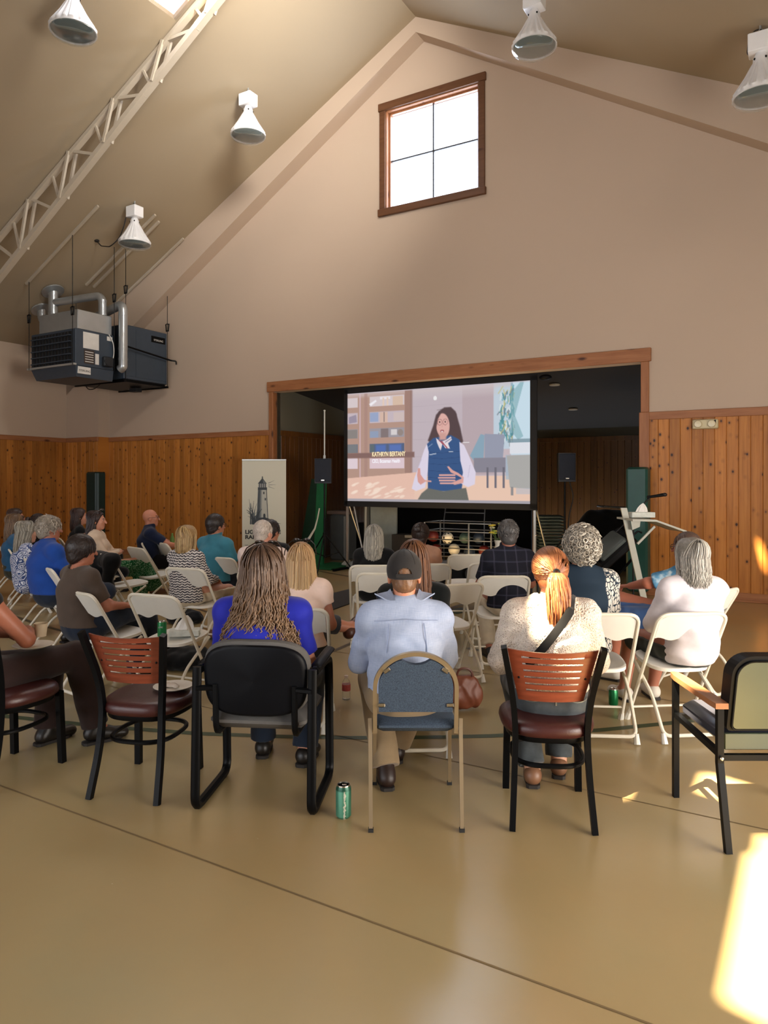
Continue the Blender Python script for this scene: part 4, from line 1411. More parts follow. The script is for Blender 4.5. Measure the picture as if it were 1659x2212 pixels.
def do_hair(P, hair):
    rng = np.random.default_rng(P['rs'] + 1)
    st = hair['style']; hs = P['hs']; HR = P['HR']; hc = P['hc']
    h = hair.get('h', .007)
    Vs, Fs, Cs = [], [], []
    def put(V, F, C):
        b_ = sum(len(v) for v in Vs)
        Vs.append(V); Fs.append(F + b_); Cs.append(C)
    c0 = np.array(lin(hair['col'])[:3]) * .75 + np.array(lin(hair.get('col2', hair['col']))[:3]) * .1
    SK = V3(.076, .096, .092); SO = V3(0, -.012, .025)
    long_ = st in ('long', 'bob')
    t = hair.get('t', {'short': .013, 'curly': .026, 'thin': .006, 'long': .018, 'bob': .020, 'pony': .013, 'bun': .012, 'crop': .022}[st])
    # the mass of hair on the skull
    f = Field()
    f.ell(SO + V3(0, -.004, .004), SK + t, k=.01)
    if st in ('short', 'curly', 'thin', 'crop'):
        f.ell(V3(0, -.035, -.045), V3(.058, .062, .055) + t, k=.02)
        cuts = [(V3(0, 0, 0) + V3(0, .62, -.78) * hair.get('d', .024), V3(0, .62, -.78))]
    elif st in ('pony', 'bun'):
        f.ell(V3(0, -.035, -.045), V3(.060, .062, .06) + t, k=.02)
        cuts = [(V3(0, .80, -.60) * .032, V3(0, .80, -.60))]
    else:
        cuts = [(V3(0, .90, -.43) * hair.get('d', .050), V3(0, .90, -.43))]
    V, F = f.mesh(h, cuts)
    V = folds(V, F, .0022, .016, P['rs'], (1.6, 1.6, .35)) if st != 'curly' else folds(V, F, .010, .040, P['rs'])
    put(hc + (V * hs) @ HR.T, F, np.tile(c0, (len(V), 1)) * rng.uniform(.8, 1.2, (len(V), 1)))
    RZ = rotz(P['yaw0'])
    if long_:
        prof = np.array(hair.get('fall', [(-.0, -.015, .090, .105), (-.10, -.03, .098, .098), (-.20, -.06, .11, .085), (-.32, -.085, .12, .06)]))
        z, cy, rx, ry = prof.T * hs
        # volume under the locks
        f = Field()
        for i in range(len(z) - 1):
            f.seg(V3(0, cy[i], z[i]), V3(0, cy[i + 1], z[i + 1]), (rx[i] * .86, ry[i] * .86), (rx[i + 1] * .84, ry[i + 1] * .8), k=.02)
        face = hair.get('open', .035)
        cuts2 = [(V3(0, face, 0), V3(0, 1, .0)), (V3(0, 0, z[-1] + .004), V3(0, 0, -1))]
        V, F = f.mesh(h, cuts2)
        V = folds(V, F, .004, .025, P['rs'] + 3, (1.6, 1.6, .15))
        put(hc + V @ RZ.T, F, np.tile(c0, (len(V), 1)) * .85)
        N = hair.get('n', 420); M = 18
        amax = math.radians(hair.get('amax', 118))
        a = rng.uniform(-amax, amax, N)
        py = rng.uniform(-.06, .055, N) if hair.get('part', True) else rng.uniform(-.03, .03, N)
        lay = rng.uniform(.0, 1, N) * hair.get('layer', .012)
        Pth = np.zeros((N, M, 3))
        nt = 6
        end = rng.uniform(hair.get('ragged', .88), 1.02, N) * z[-1]
        for m in range(M):
            if m < nt:
                u = m / (nt - 1) * math.pi / 2
                sx, cxx = math.sin(u), math.cos(u)
                rr = (np.array([rx[0], ry[0], .122 * hs]))
                Pth[:, m, 0] = (rr[0] + lay) * sx * np.sin(a) + hair.get('partx', 0) * cxx
                Pth[:, m, 1] = cy[0] + py * cxx * .9 - (rr[1] + lay) * sx * np.cos(a)
                Pth[:, m, 2] = .004 + (rr[2] + lay * .6) * cxx
            else:
                q = (m - nt + 1) / (M - nt)
                zz = end * q
                X = np.interp(-zz, -z, rx) + lay; Y = np.interp(-zz, -z, ry) + lay; CY = np.interp(-zz, -z, cy)
                wv = hair.get('wave', .004) * q
                fq = hair.get('wfreq', 9.0)
                ph = rng.uniform(0, 6.28, N) if m == nt else ph
                aa = a * (1 - .12 * q)
                Pth[:, m, 0] = X * np.sin(aa) + wv * np.sin(fq * q * 2 + ph)
                Pth[:, m, 1] = CY - Y * np.cos(aa) + wv * .7 * np.cos(fq * q * 2 + ph * 1.3)
                Pth[:, m, 2] = zz + .004 * (1 - q)
        curl = hair.get('curl_in', 0)
        if curl:
            Pth[:, -1, :2] *= (1 - curl); Pth[:, -2, :2] *= (1 - curl * .4)
        S = strands(hc + Pth @ RZ.T, hair.get('r', .0042), .0012, hair_cols(rng, N, hair), tip=hair.get('tip'))
        put(*S)
    elif st in ('short', 'thin', 'crop'):
        N = hair.get('n', 420 if st != 'thin' else 160); M = 5
        d = rng.normal(size=(N * 3, 3)); d /= np.linalg.norm(d, axis=1)[:, None]
        p = SO + d * (SK + t)
        cn = V3(0, .62, -.78); ok = (p @ cn) < hair.get('d', .024) - .004
        if 'zmax' in hair: ok &= p[:, 2] < hair['zmax']
        d = d[ok][:N]; n_ = len(d)
        tang = np.stack([d[:, 0] * .6, d[:, 1] * .6 - .25, -np.ones(n_)], 1) + rng.normal(size=(n_, 3)) * hair.get('mess', .35)
        tang -= d * np.sum(tang * d, 1)[:, None]; tang /= np.linalg.norm(tang, axis=1)[:, None]
        Lh = hair.get('len', .042) * rng.uniform(.7, 1.2, n_)
        Pth = np.zeros((n_, M, 3))
        for m in range(M):
            q = m / (M - 1)
            dd = d + tang * (Lh * q / .095)[:, None]
            dd /= np.linalg.norm(dd, axis=1)[:, None]
            Pth[:, m] = SO + dd * (SK + t * .8 + (.002 + hair.get('lift', .004) * q * rng.uniform(0, 1.4, n_))[:, None])
        put(*strands(hc + (Pth * hs) @ HR.T, hair.get('r', .0034), .0010, hair_cols(rng, n_, hair)))
    elif st == 'curly':
        N = hair.get('n', 420); M = 14
        d = rng.normal(size=(N * 4, 3)); d /= np.linalg.norm(d, axis=1)[:, None]
        p = SO + d * (SK + t)
        ok = (p @ V3(0, .62, -.78)) < hair.get('d', .03)
        ok &= p[:, 2] > -.11
        d = d[ok][:N]; n_ = len(d)
        e1 = np.cross(d, rng.normal(size=(n_, 3))); e1 /= np.linalg.norm(e1, axis=1)[:, None]; e2 = np.cross(d, e1)
        R = rng.uniform(.007, .020, n_)[:, None]; ph = rng.uniform(0, 6.28, n_)
        Pth = np.zeros((n_, M, 3)); c_ = SO + V3(0, -.012, -.018) * 1 + d * (SK + t * rng.uniform(.7, 1.5, n_)[:, None]) * V3(1.0, 1.0, 1.04)
        for m in range(M):
            aa = ph + m / (M - 1) * 2 * math.pi * .95
            Pth[:, m] = c_ + e1 * R * np.cos(aa)[:, None] + e2 * R * np.sin(aa)[:, None] + d * (.010 * (m / (M - 1) - .4))
        put(*strands(hc + (Pth * hs) @ HR.T, .0042, .0012, hair_cols(rng, n_, hair) * rng.choice([.8, 1, 1.12], n_)[:, None]))
    elif st in ('pony', 'bun'):
        tie = V3(0, -.128, hair.get('tie', .005))
        N = hair.get('n', 420); M = 12
        a = rng.uniform(-math.pi * .98, math.pi * .98, N)
        # each lock runs over the skull from the hairline to the tie
        Pth = np.zeros((N, M, 3))
        fx = np.sin(a); fz = np.cos(a)
        start = np.stack([fx * .97, .50 + .16 * np.cos(a) - .45 * (fz < -.2), fz * .9], 1); start /= np.linalg.norm(start, axis=1)[:, None]
        endd = unit(tie - SO)
        for m in range(M):
            q = m / (M - 1)
            dd = start * (1 - q) + endd * q; dd /= np.linalg.norm(dd, axis=1)[:, None]
            Pth[:, m] = SO + dd * (SK + t + .004 + rng.uniform(0, .003, N)[:, None]) * (1 - 0 * q)
        put(*strands(hc + (Pth * hs) @ HR.T, .0046, .002, hair_cols(rng, N, hair)))
        if st == 'pony':
            N = hair.get('tail_n', 220); M = 16; Lt = hair.get('tail', .30)
            off = rng.normal(size=(N, 2)); off /= np.maximum(1, np.linalg.norm(off, axis=1) / 1.2)[:, None]
            Pth = np.zeros((N, M, 3)); wd = hair.get('tail_w', .034)
            ph = rng.uniform(0, 6.28, N); ll = rng.uniform(.7, 1.05, N) * Lt
            for m in range(M):
                q = m / (M - 1)
                sw = wd * (.45 + 1.0 * math.sin(min(1, q * 1.7) * math.pi / 2)) * (1 - .35 * q ** 3)
                out = -.135 - .050 * math.sin(q * math.pi * .75) + .03 * q
                Pth[:, m, 0] = off[:, 0] * sw + hair.get('tail_x', .0) * q + .006 * np.sin(ph + q * 5)
                Pth[:, m, 1] = out + off[:, 1] * sw * .6 - .004 * np.cos(ph + q * 6)
                Pth[:, m, 2] = tie[2] + .030 * math.sin(q * math.pi) * (q < .3) - ll * q ** 1.15
            put(*strands(hc + (Pth * hs) @ HR.T, .0048, .0012, hair_cols(rng, N, hair)))
        else:
            f = Field(); f.ell(tie + V3(0, -.02, .02), (.045, .035, .042), k=.01)
            V, F = f.mesh(.006); V = folds(V, F, .004, .02, 5)
            put(hc + (V * hs) @ HR.T, F, np.tile(c0, (len(V), 1)))
    o = link_mesh('hair', np.concatenate(Vs), np.concatenate(Fs), M_HAIR, P['root'], True, col=np.concatenate(Cs))
    P['hair'] = o

def glasses(P, col=(30, 26, 26), on_head=False, name='glasses'):
    hp = P['hp']
    m = mat('glasses_frame_%d_%d_%d' % col, col, 0.3)
    g = G()
    if on_head:
        y0, z0, sc_ = .062, .118, 1.12
    for sx in (-1, 1):
        ring = []
        for k in range(17):
            a = 2 * math.pi * k / 16
            if on_head:
                ring.append(hp(sx * .036 + .028 * math.cos(a), .058 + .022 * math.sin(a), .148 - .014 * math.sin(a)))
            else:
                ring.append(hp(sx * .033 + .024 * math.cos(a), .104 - .004 * abs(math.cos(a)), .002 + .019 * math.sin(a)))
        g.tube(ring, .0024, 6)
        if on_head:
            g.tube([hp(sx * .064, .058, .148), hp(sx * .098, .0, .118), hp(sx * .112, -.05, .065), hp(sx * .112, -.07, .04)], .0034, 6)
        else:
            g.tube([hp(sx * .057, .102, .006), hp(sx * .080, .06, .008), hp(sx * .084, -.012, .008), hp(sx * .084, -.03, -.012)], .0024, 6)
    g.tube([hp(-.009, .108 if not on_head else .066, .006 if not on_head else .152), hp(.009, .108 if not on_head else .066, .006 if not on_head else .152)], .0024, 6)
    o = g.obj(name, m, P['root'], True)
    if on_head:
        g = G()
        for sx in (-1, 1): g.ell(hp(sx * .036, .058, .148), (.027, .018, .011), 12, 6)
        g.obj('lens', mat('dark_lens', (22, 18, 16), 0.15), o, True)
    return o
# ------------------------------------------------------------------ overhead: lamps, truss, heaters
M_ENAMEL = mat('white_enamel', (226, 228, 232), 0.3, 0.0, 0.02)
M_CORD = mat('black_cord', (22, 20, 20), 0.6)
M_LENS = None
def lens_mat():
    t = NT('ribbed_glass')
    t.set(Base_Color=(0.55, 0.68, 0.70, 1), Roughness=0.08, Metallic=0.0, Transmission_Weight=0.75, IOR=1.3, Alpha=0.45)
    return t.m
M_LENS = lens_mat()
M_REFL = mat('lamp_reflector', (84, 96, 98), 0.32, 0.8, 0.05)
M_GALV = mat('galvanised_steel', (178, 184, 188), 0.30, 0.7, 0.05, scale=6)
LAMP0 = [None]
def highbay(label, p, yaw):
    """hangs from its hook; origin at the hook on the ceiling"""
    if LAMP0[0] is not None:
        return copy_tree(LAMP0[0], p, yaw, label, 'high-bay lamps')
    t = thing('high_bay_lamp', label, 'ceiling lamp', p, yaw, 'high-bay lamps')
    g = G(); g.tube([(0, 0, .02), (0, 0, -.04)], .012, 8); g.tube([(.02 * math.cos(a), 0, -.06 + .025 * math.sin(a)) for a in lins(0, 6.28, 12)], .006, 6); g.obj('hook', M_GALV, t, True)
    g = G(); g.box((0, 0, -.20), (.24, .20, .20), bev=.008); g.obj('ballast_box', M_ENAMEL, t, True)
    g = G(); pr = [(.05, -.30), (.062, -.335), (.075, -.35), (.078, -.40), (.10, -.45), (.155, -.56), (.215, -.66), (.262, -.735), (.278, -.765), (.283, -.78), (.27, -.782), (.20, -.66), (.09, -.45), (.06, -.36)]
    V = []
    g2 = G()
    N = 72
    Vs, Fs = [], []
    for (r, z) in pr:
        for k in range(N):
            a = 2 * math.pi * k / N
            rib = .085 * (1 if math.cos(a * 18) > 0 else 0) if -.74 < z < -.41 else 0
            q = r * (1 + rib)
            Vs.append((q * math.cos(a), q * math.sin(a), z))
    for i in range(len(pr) - 1):
        for k in range(N):
            l = (k + 1) % N
            Fs.append((i * N + k, (i + 1) * N + k, (i + 1) * N + l, i * N + l))
    g.add(Vs, Fs); sh_ = g.obj('lamp_shade', M_ENAMEL, t, True)
    for k in range(4):
        a = math.pi / 4 + k * math.pi / 2
        g = G(); g.ell((.077 * math.cos(a), .077 * math.sin(a), -.375), (.012, .012, .014), 8, 6); g.obj('vent_hole', M_BLACK, sh_, True)
    g = G(); g.lathe([(.272, -.772), (.275, -.79), (.26, -.815), (.20, -.842), (.10, -.855), (.001, -.858)], 36, wave=(.012, 36)); g.obj('lens', M_LENS, t, True)
    g = G(); g.lathe([(.05, -.40), (.10, -.5), (.19, -.66), (.258, -.765)], 36); g.obj('reflector', M_REFL, t, True)
    g = G(); g.ell((0, 0, -.62), (.05, .05, .10), 14, 10); g.tube([(0, 0, -.40), (0, 0, -.53)], .022, 8); g.obj('bulb', mat('unlit_bulb', (214, 216, 212), .2), t, True)
    g = G(); g.tube(fillet([(.01, 0, -.04), (-.06, .02, -.02), (-.12, .04, -.10), (-.135, .05, -.24), (-.10, .04, -.28)], .06, 5), .008, 6); g.obj('cord', M_CORD, t, True)
    LAMP0[0] = t
    return t
def on_ceiling(x, y):
    """world point where the view ray of a pixel meets the ceiling"""
    for i in range(4000):
        Y = 4 + i * .004
        p = At(x, y, Y)
        s = p.x * CA - p.y * SA
        if p.z >= ceil_z(s): return p
    return p
def hang(label, x, ybot, Y, yaw):
    for i in range(1500):
        yy = Y + i * .003
        p = At(x, ybot, yy)
        s = p.x * CA - p.y * SA
        if p.z + .855 >= ceil_z(s): break
    highbay(label, (p.x, p.y, p.z + .855), yaw)
hang('white high-bay lamp at the top left corner of the photo, only its shade in view', 158, 82, 7.5, -31)
hang('white high-bay lamp left of the gable window, casting a shadow up the ceiling', 536, 304, 10, -31)
hang('white high-bay lamp above the hanging heaters', 291, 537, 11.5, -31)
hang('white high-bay lamp nearest the ridge, right of the gable window', 1154, 116, 8, -31)
hang('white high-bay lamp cut off by the right edge of the photo', 1643, 225, 7, -31)

# open-web roof frame
t = room_thing('roof_truss', 'cream painted open-web steel rafter under the left roof slope', 'truss', -10, 7.3, 5.0)
inv = Matrix.Translation(Vector((-10, 7.3, 5.0)))
def tr(s, d, z): return (s + 10, d - 7.3, z - 5.0)
def bar(g, a, b, w, dpt):
    a, b = Vector(a), Vector(b); d = (b - a); L = d.length
    M = d.to_track_quat('X', 'Z').to_matrix()
    g.box((a + b) / 2, (L, dpt, w), M)
up_z = lambda s: ceil_z(s) - .06
g = G(); bar(g, tr(S_L, 7.3, up_z(S_L)), tr(S_RIDGE, 7.3, up_z(S_RIDGE)), .06, .09); g.obj('upper_chord', M_WHITE_STEEL, t)
g = G(); bar(g, tr(S_L, 7.3, low_z(S_L) + .03), tr(S_RIDGE, 7.3, low_z(S_RIDGE) + .03), .08, .10); g.obj('lower_chord', M_WHITE_STEEL, t)
s = -7.96 + 1.06
while s > S_L + .3:
    T_ = tr(s, 7.3, up_z(s))
    for (ds, dd, nm, w) in ((.60, 0, 'strut', .045),):
        g = G(); bar(g, T_, tr(s + ds, 7.3, low_z(s + ds)), w, .05); g.obj('strut', M_WHITE_STEEL, t)
    g = G()
    for dd in (-.045, .045):
        bar(g, tr(s - .02 + dd * .8, 7.3 + dd, up_z(s)), tr(s - .24 + dd * .8, 7.3 + dd, low_z(s - .24)), .05, .035)
    g.obj('web_post', M_WHITE_STEEL, t)
    g = G(); bar(g, tr(s - .52, 7.3, up_z(s - .5)), tr(s - .33, 7.3, low_z(s - .33)), .035, .035); g.obj('brace', M_WHITE_STEEL, t)
    s -= 1.06

# ceiling rails the heaters hang from
for i, (D, sa, sb, lb) in enumerate(((8.36, -12.95, -10.85, 'nearest the truss'), (9.42, -12.6, -10.6, 'in the middle, upper of the close pair'), (9.60, -12.6, -10.7, 'in the middle, lower of the close pair'), (10.36, -12.9, -10.85, 'nearest the gable wall'))):
    g = G()
    for k in range(2):
        V = []
    a, b = (sa, D, ceil_z(sa) - .025), (sb, D, ceil_z(sb) - .025)
    bar(g, a, b, .04, .04)
    o = room('ceiling_rail', g, M_WHITE_STEEL, kind=None)
    tag(o, 'cream steel hanger rail on the ceiling, ' + lb, 'rail', 'heater hanger rails')

M_SLATE = mat('slate_enamel', (50, 62, 76), 0.45, 0.0, 0.06)
M_SLATE_D = mat('slate_enamel_dark', (24, 28, 34), 0.5, 0.0, 0.06)
M_LABEL = mat('paper_label', (206, 206, 204), 0.6)
M_LABELD = mat('dark_label', (58, 46, 40), 0.6)
M_DARK = mat('dark_cavity', (14, 15, 18), 0.7)
s0, s1, d0, d1, z0, z1 = -12.88, -11.56, 8.42, 9.25, 3.72, 4.40
t = room_thing('unit_heater', 'slate blue hanging heater with louvred grille and silver flue, nearer of the pair', 'heater', (s0 + s1) / 2, (d0 + d1) / 2, z0)
Cx, Cd = (s0 + s1) / 2, (d0 + d1) / 2
def hb(g, a0, a1, b0, b1, c0, c1, bev=0.0, C=(Cx, Cd, z0)):
    g.box(((a0 + a1) / 2 - C[0], (b0 + b1) / 2 - C[1], (c0 + c1) / 2 - C[2]), (a1 - a0, b1 - b0, c1 - c0), bev=bev)
g = G(); hb(g, s0, s1, d0, d1, z0 + .0, z1, .01); g.obj('casing', M_SLATE, t, True)
g = G()
w_, dd_ = (s1 - s0), (d1 - d0)
g.add([(-w_ / 2, -dd_ / 2, 0), (w_ / 2, -dd_ / 2, 0), (w_ / 2, dd_ / 2, 0), (-w_ / 2, dd_ / 2, 0), (-w_ / 2 + .1, -dd_ / 2 + .04, -.20), (w_ / 2 - .03, -dd_ / 2 + .04, -.20), (w_ / 2 - .03, dd_ / 2, -.20), (-w_ / 2 + .1, dd_ / 2, -.20)],
      [(0, 1, 2, 3), (7, 6, 5, 4), (0, 4, 5, 1), (1, 5, 6, 2), (2, 6, 7, 3), (3, 7, 4, 0)])
g.obj('lower_casing', M_SLATE, t)
g = G(); hb(g, s0 + .05, s1 - .10, d0 - .012, d0 + .01, z0 + .06, z1 - .05); gr_ = g.obj('grille_opening', M_DARK, t)
for k in range(5):
    zz = z0 + .09 + k * .115
    g = G(); hb(g, s0 + .05, s1 - .10, d0 - .05, d0 - .01, zz, zz + .018); g.obj('louvre', M_SLATE, gr_)
for k in range(12):
    ss = s0 + .10 + k * .093
    g = G(); hb(g, ss, ss + .02, d0 - .03, d0 - .01, z0 + .06, z1 - .05); g.obj('fin', M_SLATE_D, gr_)
g = G(); hb(g, s0 - .05, s1 + .03, d0 - .06, d0, z0 + .0, z0 + .035); g.obj('lip', M_GALV, t)
g = G(); hb(g, s0 + .15, s1 - .02, d0 + .06, d1 - .02, z1, z1 + .36, .01); g.obj('burner_box', M_GALV, t)
for (b0, b1, c0, c1, m_) in ((d0 + .16, d0 + .50, z0 + .34, z0 + .64, M_LABEL), (d0 + .18, d0 + .40, z0 + .06, z0 + .32, M_LABELD), (d0 + .42, d0 + .50, z0 + .07, z0 + .27, M_LABEL), (d0 + .05, d0 + .32, z0 - .14, z0 - .01, M_LABEL), (d0 + .68, d0 + .80, z0 + .56, z0 + .64, M_LABEL)):
    g = G(); hb(g, s1 - (.0 if c0 > z0 else .02), s1 + .004, b0, b1, c0, c1); g.obj('label_plate', m_, t)
def side_text(nm, body, size, m_, par, s, d, z, C):
    o = text_mesh(nm, body, size, m_, par, (s - C[0], d - C[1], z - C[2]), rot=(math.pi / 2, 0, math.pi / 2))
    return o
side_text('lettering', 'STERLING', .055, M_BLACK, t, s1 + .005, d0 + .07, z0 - .10, (Cx, Cd, z0))
for k in range(5):
    g = G(); hb(g, s1, s1 + .006, d0 + .20, d0 + .38, z0 + .09 + k * .045, z0 + .105 + k * .045); g.obj('label_line', M_LABEL, t)
g = G(); hb(g, s1, s1 + .09, d0 + .56, d1 - .06, z0 + .05, z0 + .24, .015); g.tube([(s1 + .1 - Cx, d0 + .63 - Cd, .15), (s1 + .02 - Cx, d0 + .63 - Cd, .15)], .07, 14); g.obj('fan_motor', M_SLATE_D, t, True)
g = G(); g.tube(fillet([(s1 + .02 - Cx, d1 - .12 - Cd, .68), (s1 + .05 - Cx, d1 - .05 - Cd, .55), (s1 + .05 - Cx, d1 - .02 - Cd, .35), (s1 + .06 - Cx, d1 - .10 - Cd, .05)], .1, 5), .009, 6); g.obj('wiring', M_LABEL, t, True)
# flue of the nearer heater: up from its box, over and through the ceiling
def duct(name, pts, r, par, rings=()):
    g = G(); g.tube(fillet(pts, .16, 6), r, 18)
    for p, ax in rings:
        p = Vector(p); ax = Vector(ax)
        g.tube([p - ax * .02, p + ax * .02], r * 1.06, 18)
    return g.obj(name, M_GALV, par, True)
cs, cd_ = -12.90, 9.45
zz = ceil_z(cs)
def L_(s, d, z, C=(Cx, Cd, z0)): return (s - C[0], d - C[1], z - C[2])
duct('flue_duct', [L_(s1 - .14, d1 - .14, z1 + .25), L_(s1 - .14, d1 - .14, z1 + .76), L_(cs, 8.94, z1 + .74)], .075, t, [(L_(s1 - .14, d1 - .14, z1 + .65), (0, 0, 1)), (L_(s1 - .14, d1 - .14, z1 + .40), (0, 0, 1))])
duct('flue_tee', [L_(cs - .05, 8.93, z1 + .46), L_(cs - .05, 8.93, ceil_z(cs - .05))], .09, t, [(L_(cs - .05, 8.93, z1 + .52), (0, 0, 1)), (L_(cs - .05, 8.93, z1 + .90), (0, 0, 1))])
g = G(); c = L_(cs - .05, 8.93, ceil_z(cs - .05) - .05); g.lathe([(.09, -.03), (.21, .0), (.215, .02), (.09, .03)], 24, Matrix.Rotation(-math.atan(PITCH), 3, 'Y'), c); g.obj('ceiling_collar', M_GALV, t, True)

# the farther heater
S0, S1, D0, D1, Z0, Z1 = -12.94, -11.52, 9.46, 10.55, 3.60, 4.66
Cx2, Cd2 = (S0 + S1) / 2, (D0 + D1) / 2
C2 = (Cx2, Cd2, Z0)
t2 = room_thing('unit_heater', 'larger slate blue box heater hanging behind the louvred one, close to the gable wall', 'heater', Cx2, Cd2, Z0)
g = G(); hb(g, S0, S1, D0, D1, Z0, Z1, .012, C2); g.obj('casing', M_SLATE, t2, True)
g = G(); hb(g, S1 - .002, S1 + .006, D0 + .04, D0 + .27, Z0 + .06, Z1 - .06, 0, C2); g.obj('access_panel', M_SLATE, t2)
g = G(); hb(g, S1 - .002, S1 + .006, D0 + .29, D1 - .04, Z0 + .06, Z1 - .06, 0, C2); g.obj('access_panel', M_SLATE, t2)
g = G(); hb(g, S0 + .04, S1 - .04, D0 + .02, D1 - .02, Z0 - .05, Z0, 0, C2); hb(g, S0 - .05, S1 + .03, D0 - .02, D0 + .02, Z0 - .07, Z0 - .03, 0, C2); hb(g, S0 - .05, S1 + .03, D1 - .03, D1 + .01, Z0 - .07, Z0 - .03, 0, C2); g.obj('hanger_cradle', M_BLACK, t2)
g = G(); hb(g, S1 + .004, S1 + .010, D1 - .42, D1 - .06, Z1 - .24, Z1 - .11, 0, C2); g.obj('name_plate', M_BLACK, t2)
side_text('lettering', 'STERLING', .0555, M_LABEL, t2, S1 + .012, D1 - .36, Z1 - .205, C2)
g = G(); g.tube(fillet([L_(S1 + .09, D0 - .05, Z0 + .62, C2), L_(S1 + .09, D1 + .02, Z0 + .50, C2), L_(S1 + .16, D1 + .10, Z0 + .49, C2), L_(S1 + .16, D1 + .10, Z0 + .42, C2)], .03, 4), .017, 8); g.obj('gas_pipe', M_BLACK, t2, True)
duct('flue_duct', [L_(S1 + .03, D0 - .11, Z0 + .16, C2), L_(S1 + .10, D0 - .10, Z0 + .20, C2), L_(S1 + .10, D0 - .10, Z0 + 1.42, C2), L_(S0 + .35, D0 - .05, Z0 + 1.20, C2)], .085, t2, [(L_(S1 + .10, D0 - .1, Z0 + .35, C2), (0, 0, 1)), (L_(S1 + .10, D0 - .1, Z0 + .55, C2), (0, 0, 1)), (L_(S1 + .10, D0 - .1, Z0 + 1.2, C2), (0, 0, 1))])
cs2 = -13.48
duct('flue_tee', [L_(S0 + .45, D0 - .05, Z0 + 1.22, C2), L_(cs2, 9.04, Z0 + 1.24, C2), L_(cs2, 9.04, ceil_z(cs2), C2)], .085, t2, [(L_(cs2, 9.04, ceil_z(cs2) - .14, C2), (0, 0, 1))])
g = G(); c = L_(cs2, 9.04, ceil_z(cs2) - .05, C2); g.lathe([(.09, -.03), (.20, .0), (.205, .02), (.09, .03)], 24, Matrix.Rotation(-math.atan(PITCH), 3, 'Y'), c); g.obj('ceiling_collar', M_GALV, t2, True)
g = G(); g.tube(fillet([L_(S0 + .25, D0 + .0, Z0 - .03, C2), L_(S0 + .35, D0 - .0, Z0 - .15, C2), L_(S0 + .55, D0 - .0, Z0 - .15, C2), L_(S0 + .75, D0 + .0, Z0 - .05, C2)], .08, 5), .010, 6); g.obj('cable', M_CORD, t2, True)
g = G(); hb(g, -12.25, -12.05, 10.2, 10.35, Z0 - .14, Z0 - .06, 0, C2); g.obj('junction_box', M_SLATE_D, t2)
# hanger rods with their cable grips
k = 0
for (par, C, s_, D, zb) in ((t, (Cx, Cd, z0), s0 + .02, d0 - .06, z0), (t, (Cx, Cd, z0), s1 - .0, d0 - .06, z0), (t, (Cx, Cd, z0), s1 + .03, d1 - .005, z0), (t2, C2, S1 + .03, D1 - .02, Z0 - .05), (t2, C2, S1 + .03, D0 + .02, Z0 - .05), (t2, C2, S0, D0 - .02, Z0 - .05)):
    g = G(); g.tube([L_(s_, D, zb, C), L_(s_, D, ceil_z(s_) - .04, C)], .006, 6); r_ = g.obj('hanger_rod', M_BLACK, par)
    zg = zb + (1.05 if par is t else 1.30)
    if k == 2: zg += .42
    if k == 4: zg += .55
    g = G(); c = Vector(L_(s_, D, zg, C)); g.box(c, (.035, .03, .02)); g.box(c + Vector((0, 0, -.14)), (.022, .03, .02))
    g.tube([c + Vector((.045, 0, 0)), c + Vector((.028, 0, -.15)), c + Vector((-.028, 0, -.15)), c + Vector((-.045, 0, 0))], .013, 6, closed=True); g.obj('cable_grip', M_BLACK, r_)
    k += 1
# loose cord loop on the ceiling by the third lamp
p = on_ceiling(209, 520); q = At(262, 500, 12.9)
g = G(); g.tube(fillet([p, p + Vector((.08, 0, -.10)), At(238, 533, 12.95), At(258, 515, 12.9), At(268, 488, 12.8), At(272, 470, 12.8)], .2, 6), .010, 6); g.ell(p, (.05, .05, .03), 10, 6)
tag(g.obj('power_cord', M_CORD, smooth=True), 'black power cord looping from a ceiling outlet to the lamp above the heaters', 'cord')

# emergency light
c_s = S_of(1525, DB); Yq = W(c_s, DB).y
zc = CAMH - (917 - HY) / FPX * Yq
t = room_thing('emergency_light', 'cream twin-lamp emergency light on the pine boarding right of the stage', 'emergency light', c_s, DB - .06, zc)
g = G(); g.box((0, 0, 0), (.32, .08, .13), bev=.012); g.obj('housing', mat('aged_cream_plastic', (196, 186, 150), .4), t, True)
for sx in (-1, 1):
    g = G(); g.lathe([(.045, 0), (.05, .03), (.044, .045), (.001, .05)], 18, Matrix.Rotation(math.pi / 2, 3, 'X'), (sx * .085, -.035, 0)); g.obj('lamp_head', mat('lamp_glass_cream', (214, 206, 176), .25), t, True)
g = G(); g.box((.125, -.041, .03), (.02, .006, .045)); g.obj('test_switch', M_BLACK, t)

# wall pads
M_PAD = mat('green_vinyl_pad', (18, 66, 58), 0.42, 0.0, 0.1, bump=.15, bscale=14)
M_PADD = mat('dark_green_vinyl_pad', (12, 44, 42), 0.45, 0.0, 0.1, bump=.15, bscale=14)
g = G(); g.box(((-2.27 - 1.98) / 2, DB - .17, .93), (.29, .24, 1.74), bev=.03)
tag(room('wall_pad', g, M_PAD, kind=None, smooth=True), 'green vinyl corner pad at the right jamb of the stage', 'wall pad')
g = G(); g.box((-13.64, COLU[1] - .05, .93), (.34, .09, 1.76), bev=.03); g.box((-13.46, COLU[1] + .03, .93), (.07, .22, 1.76), bev=.03)
tag(room('wall_pad', g, M_PADD, kind=None, smooth=True), 'dark green vinyl pad on the corner column at the left', 'wall pad')
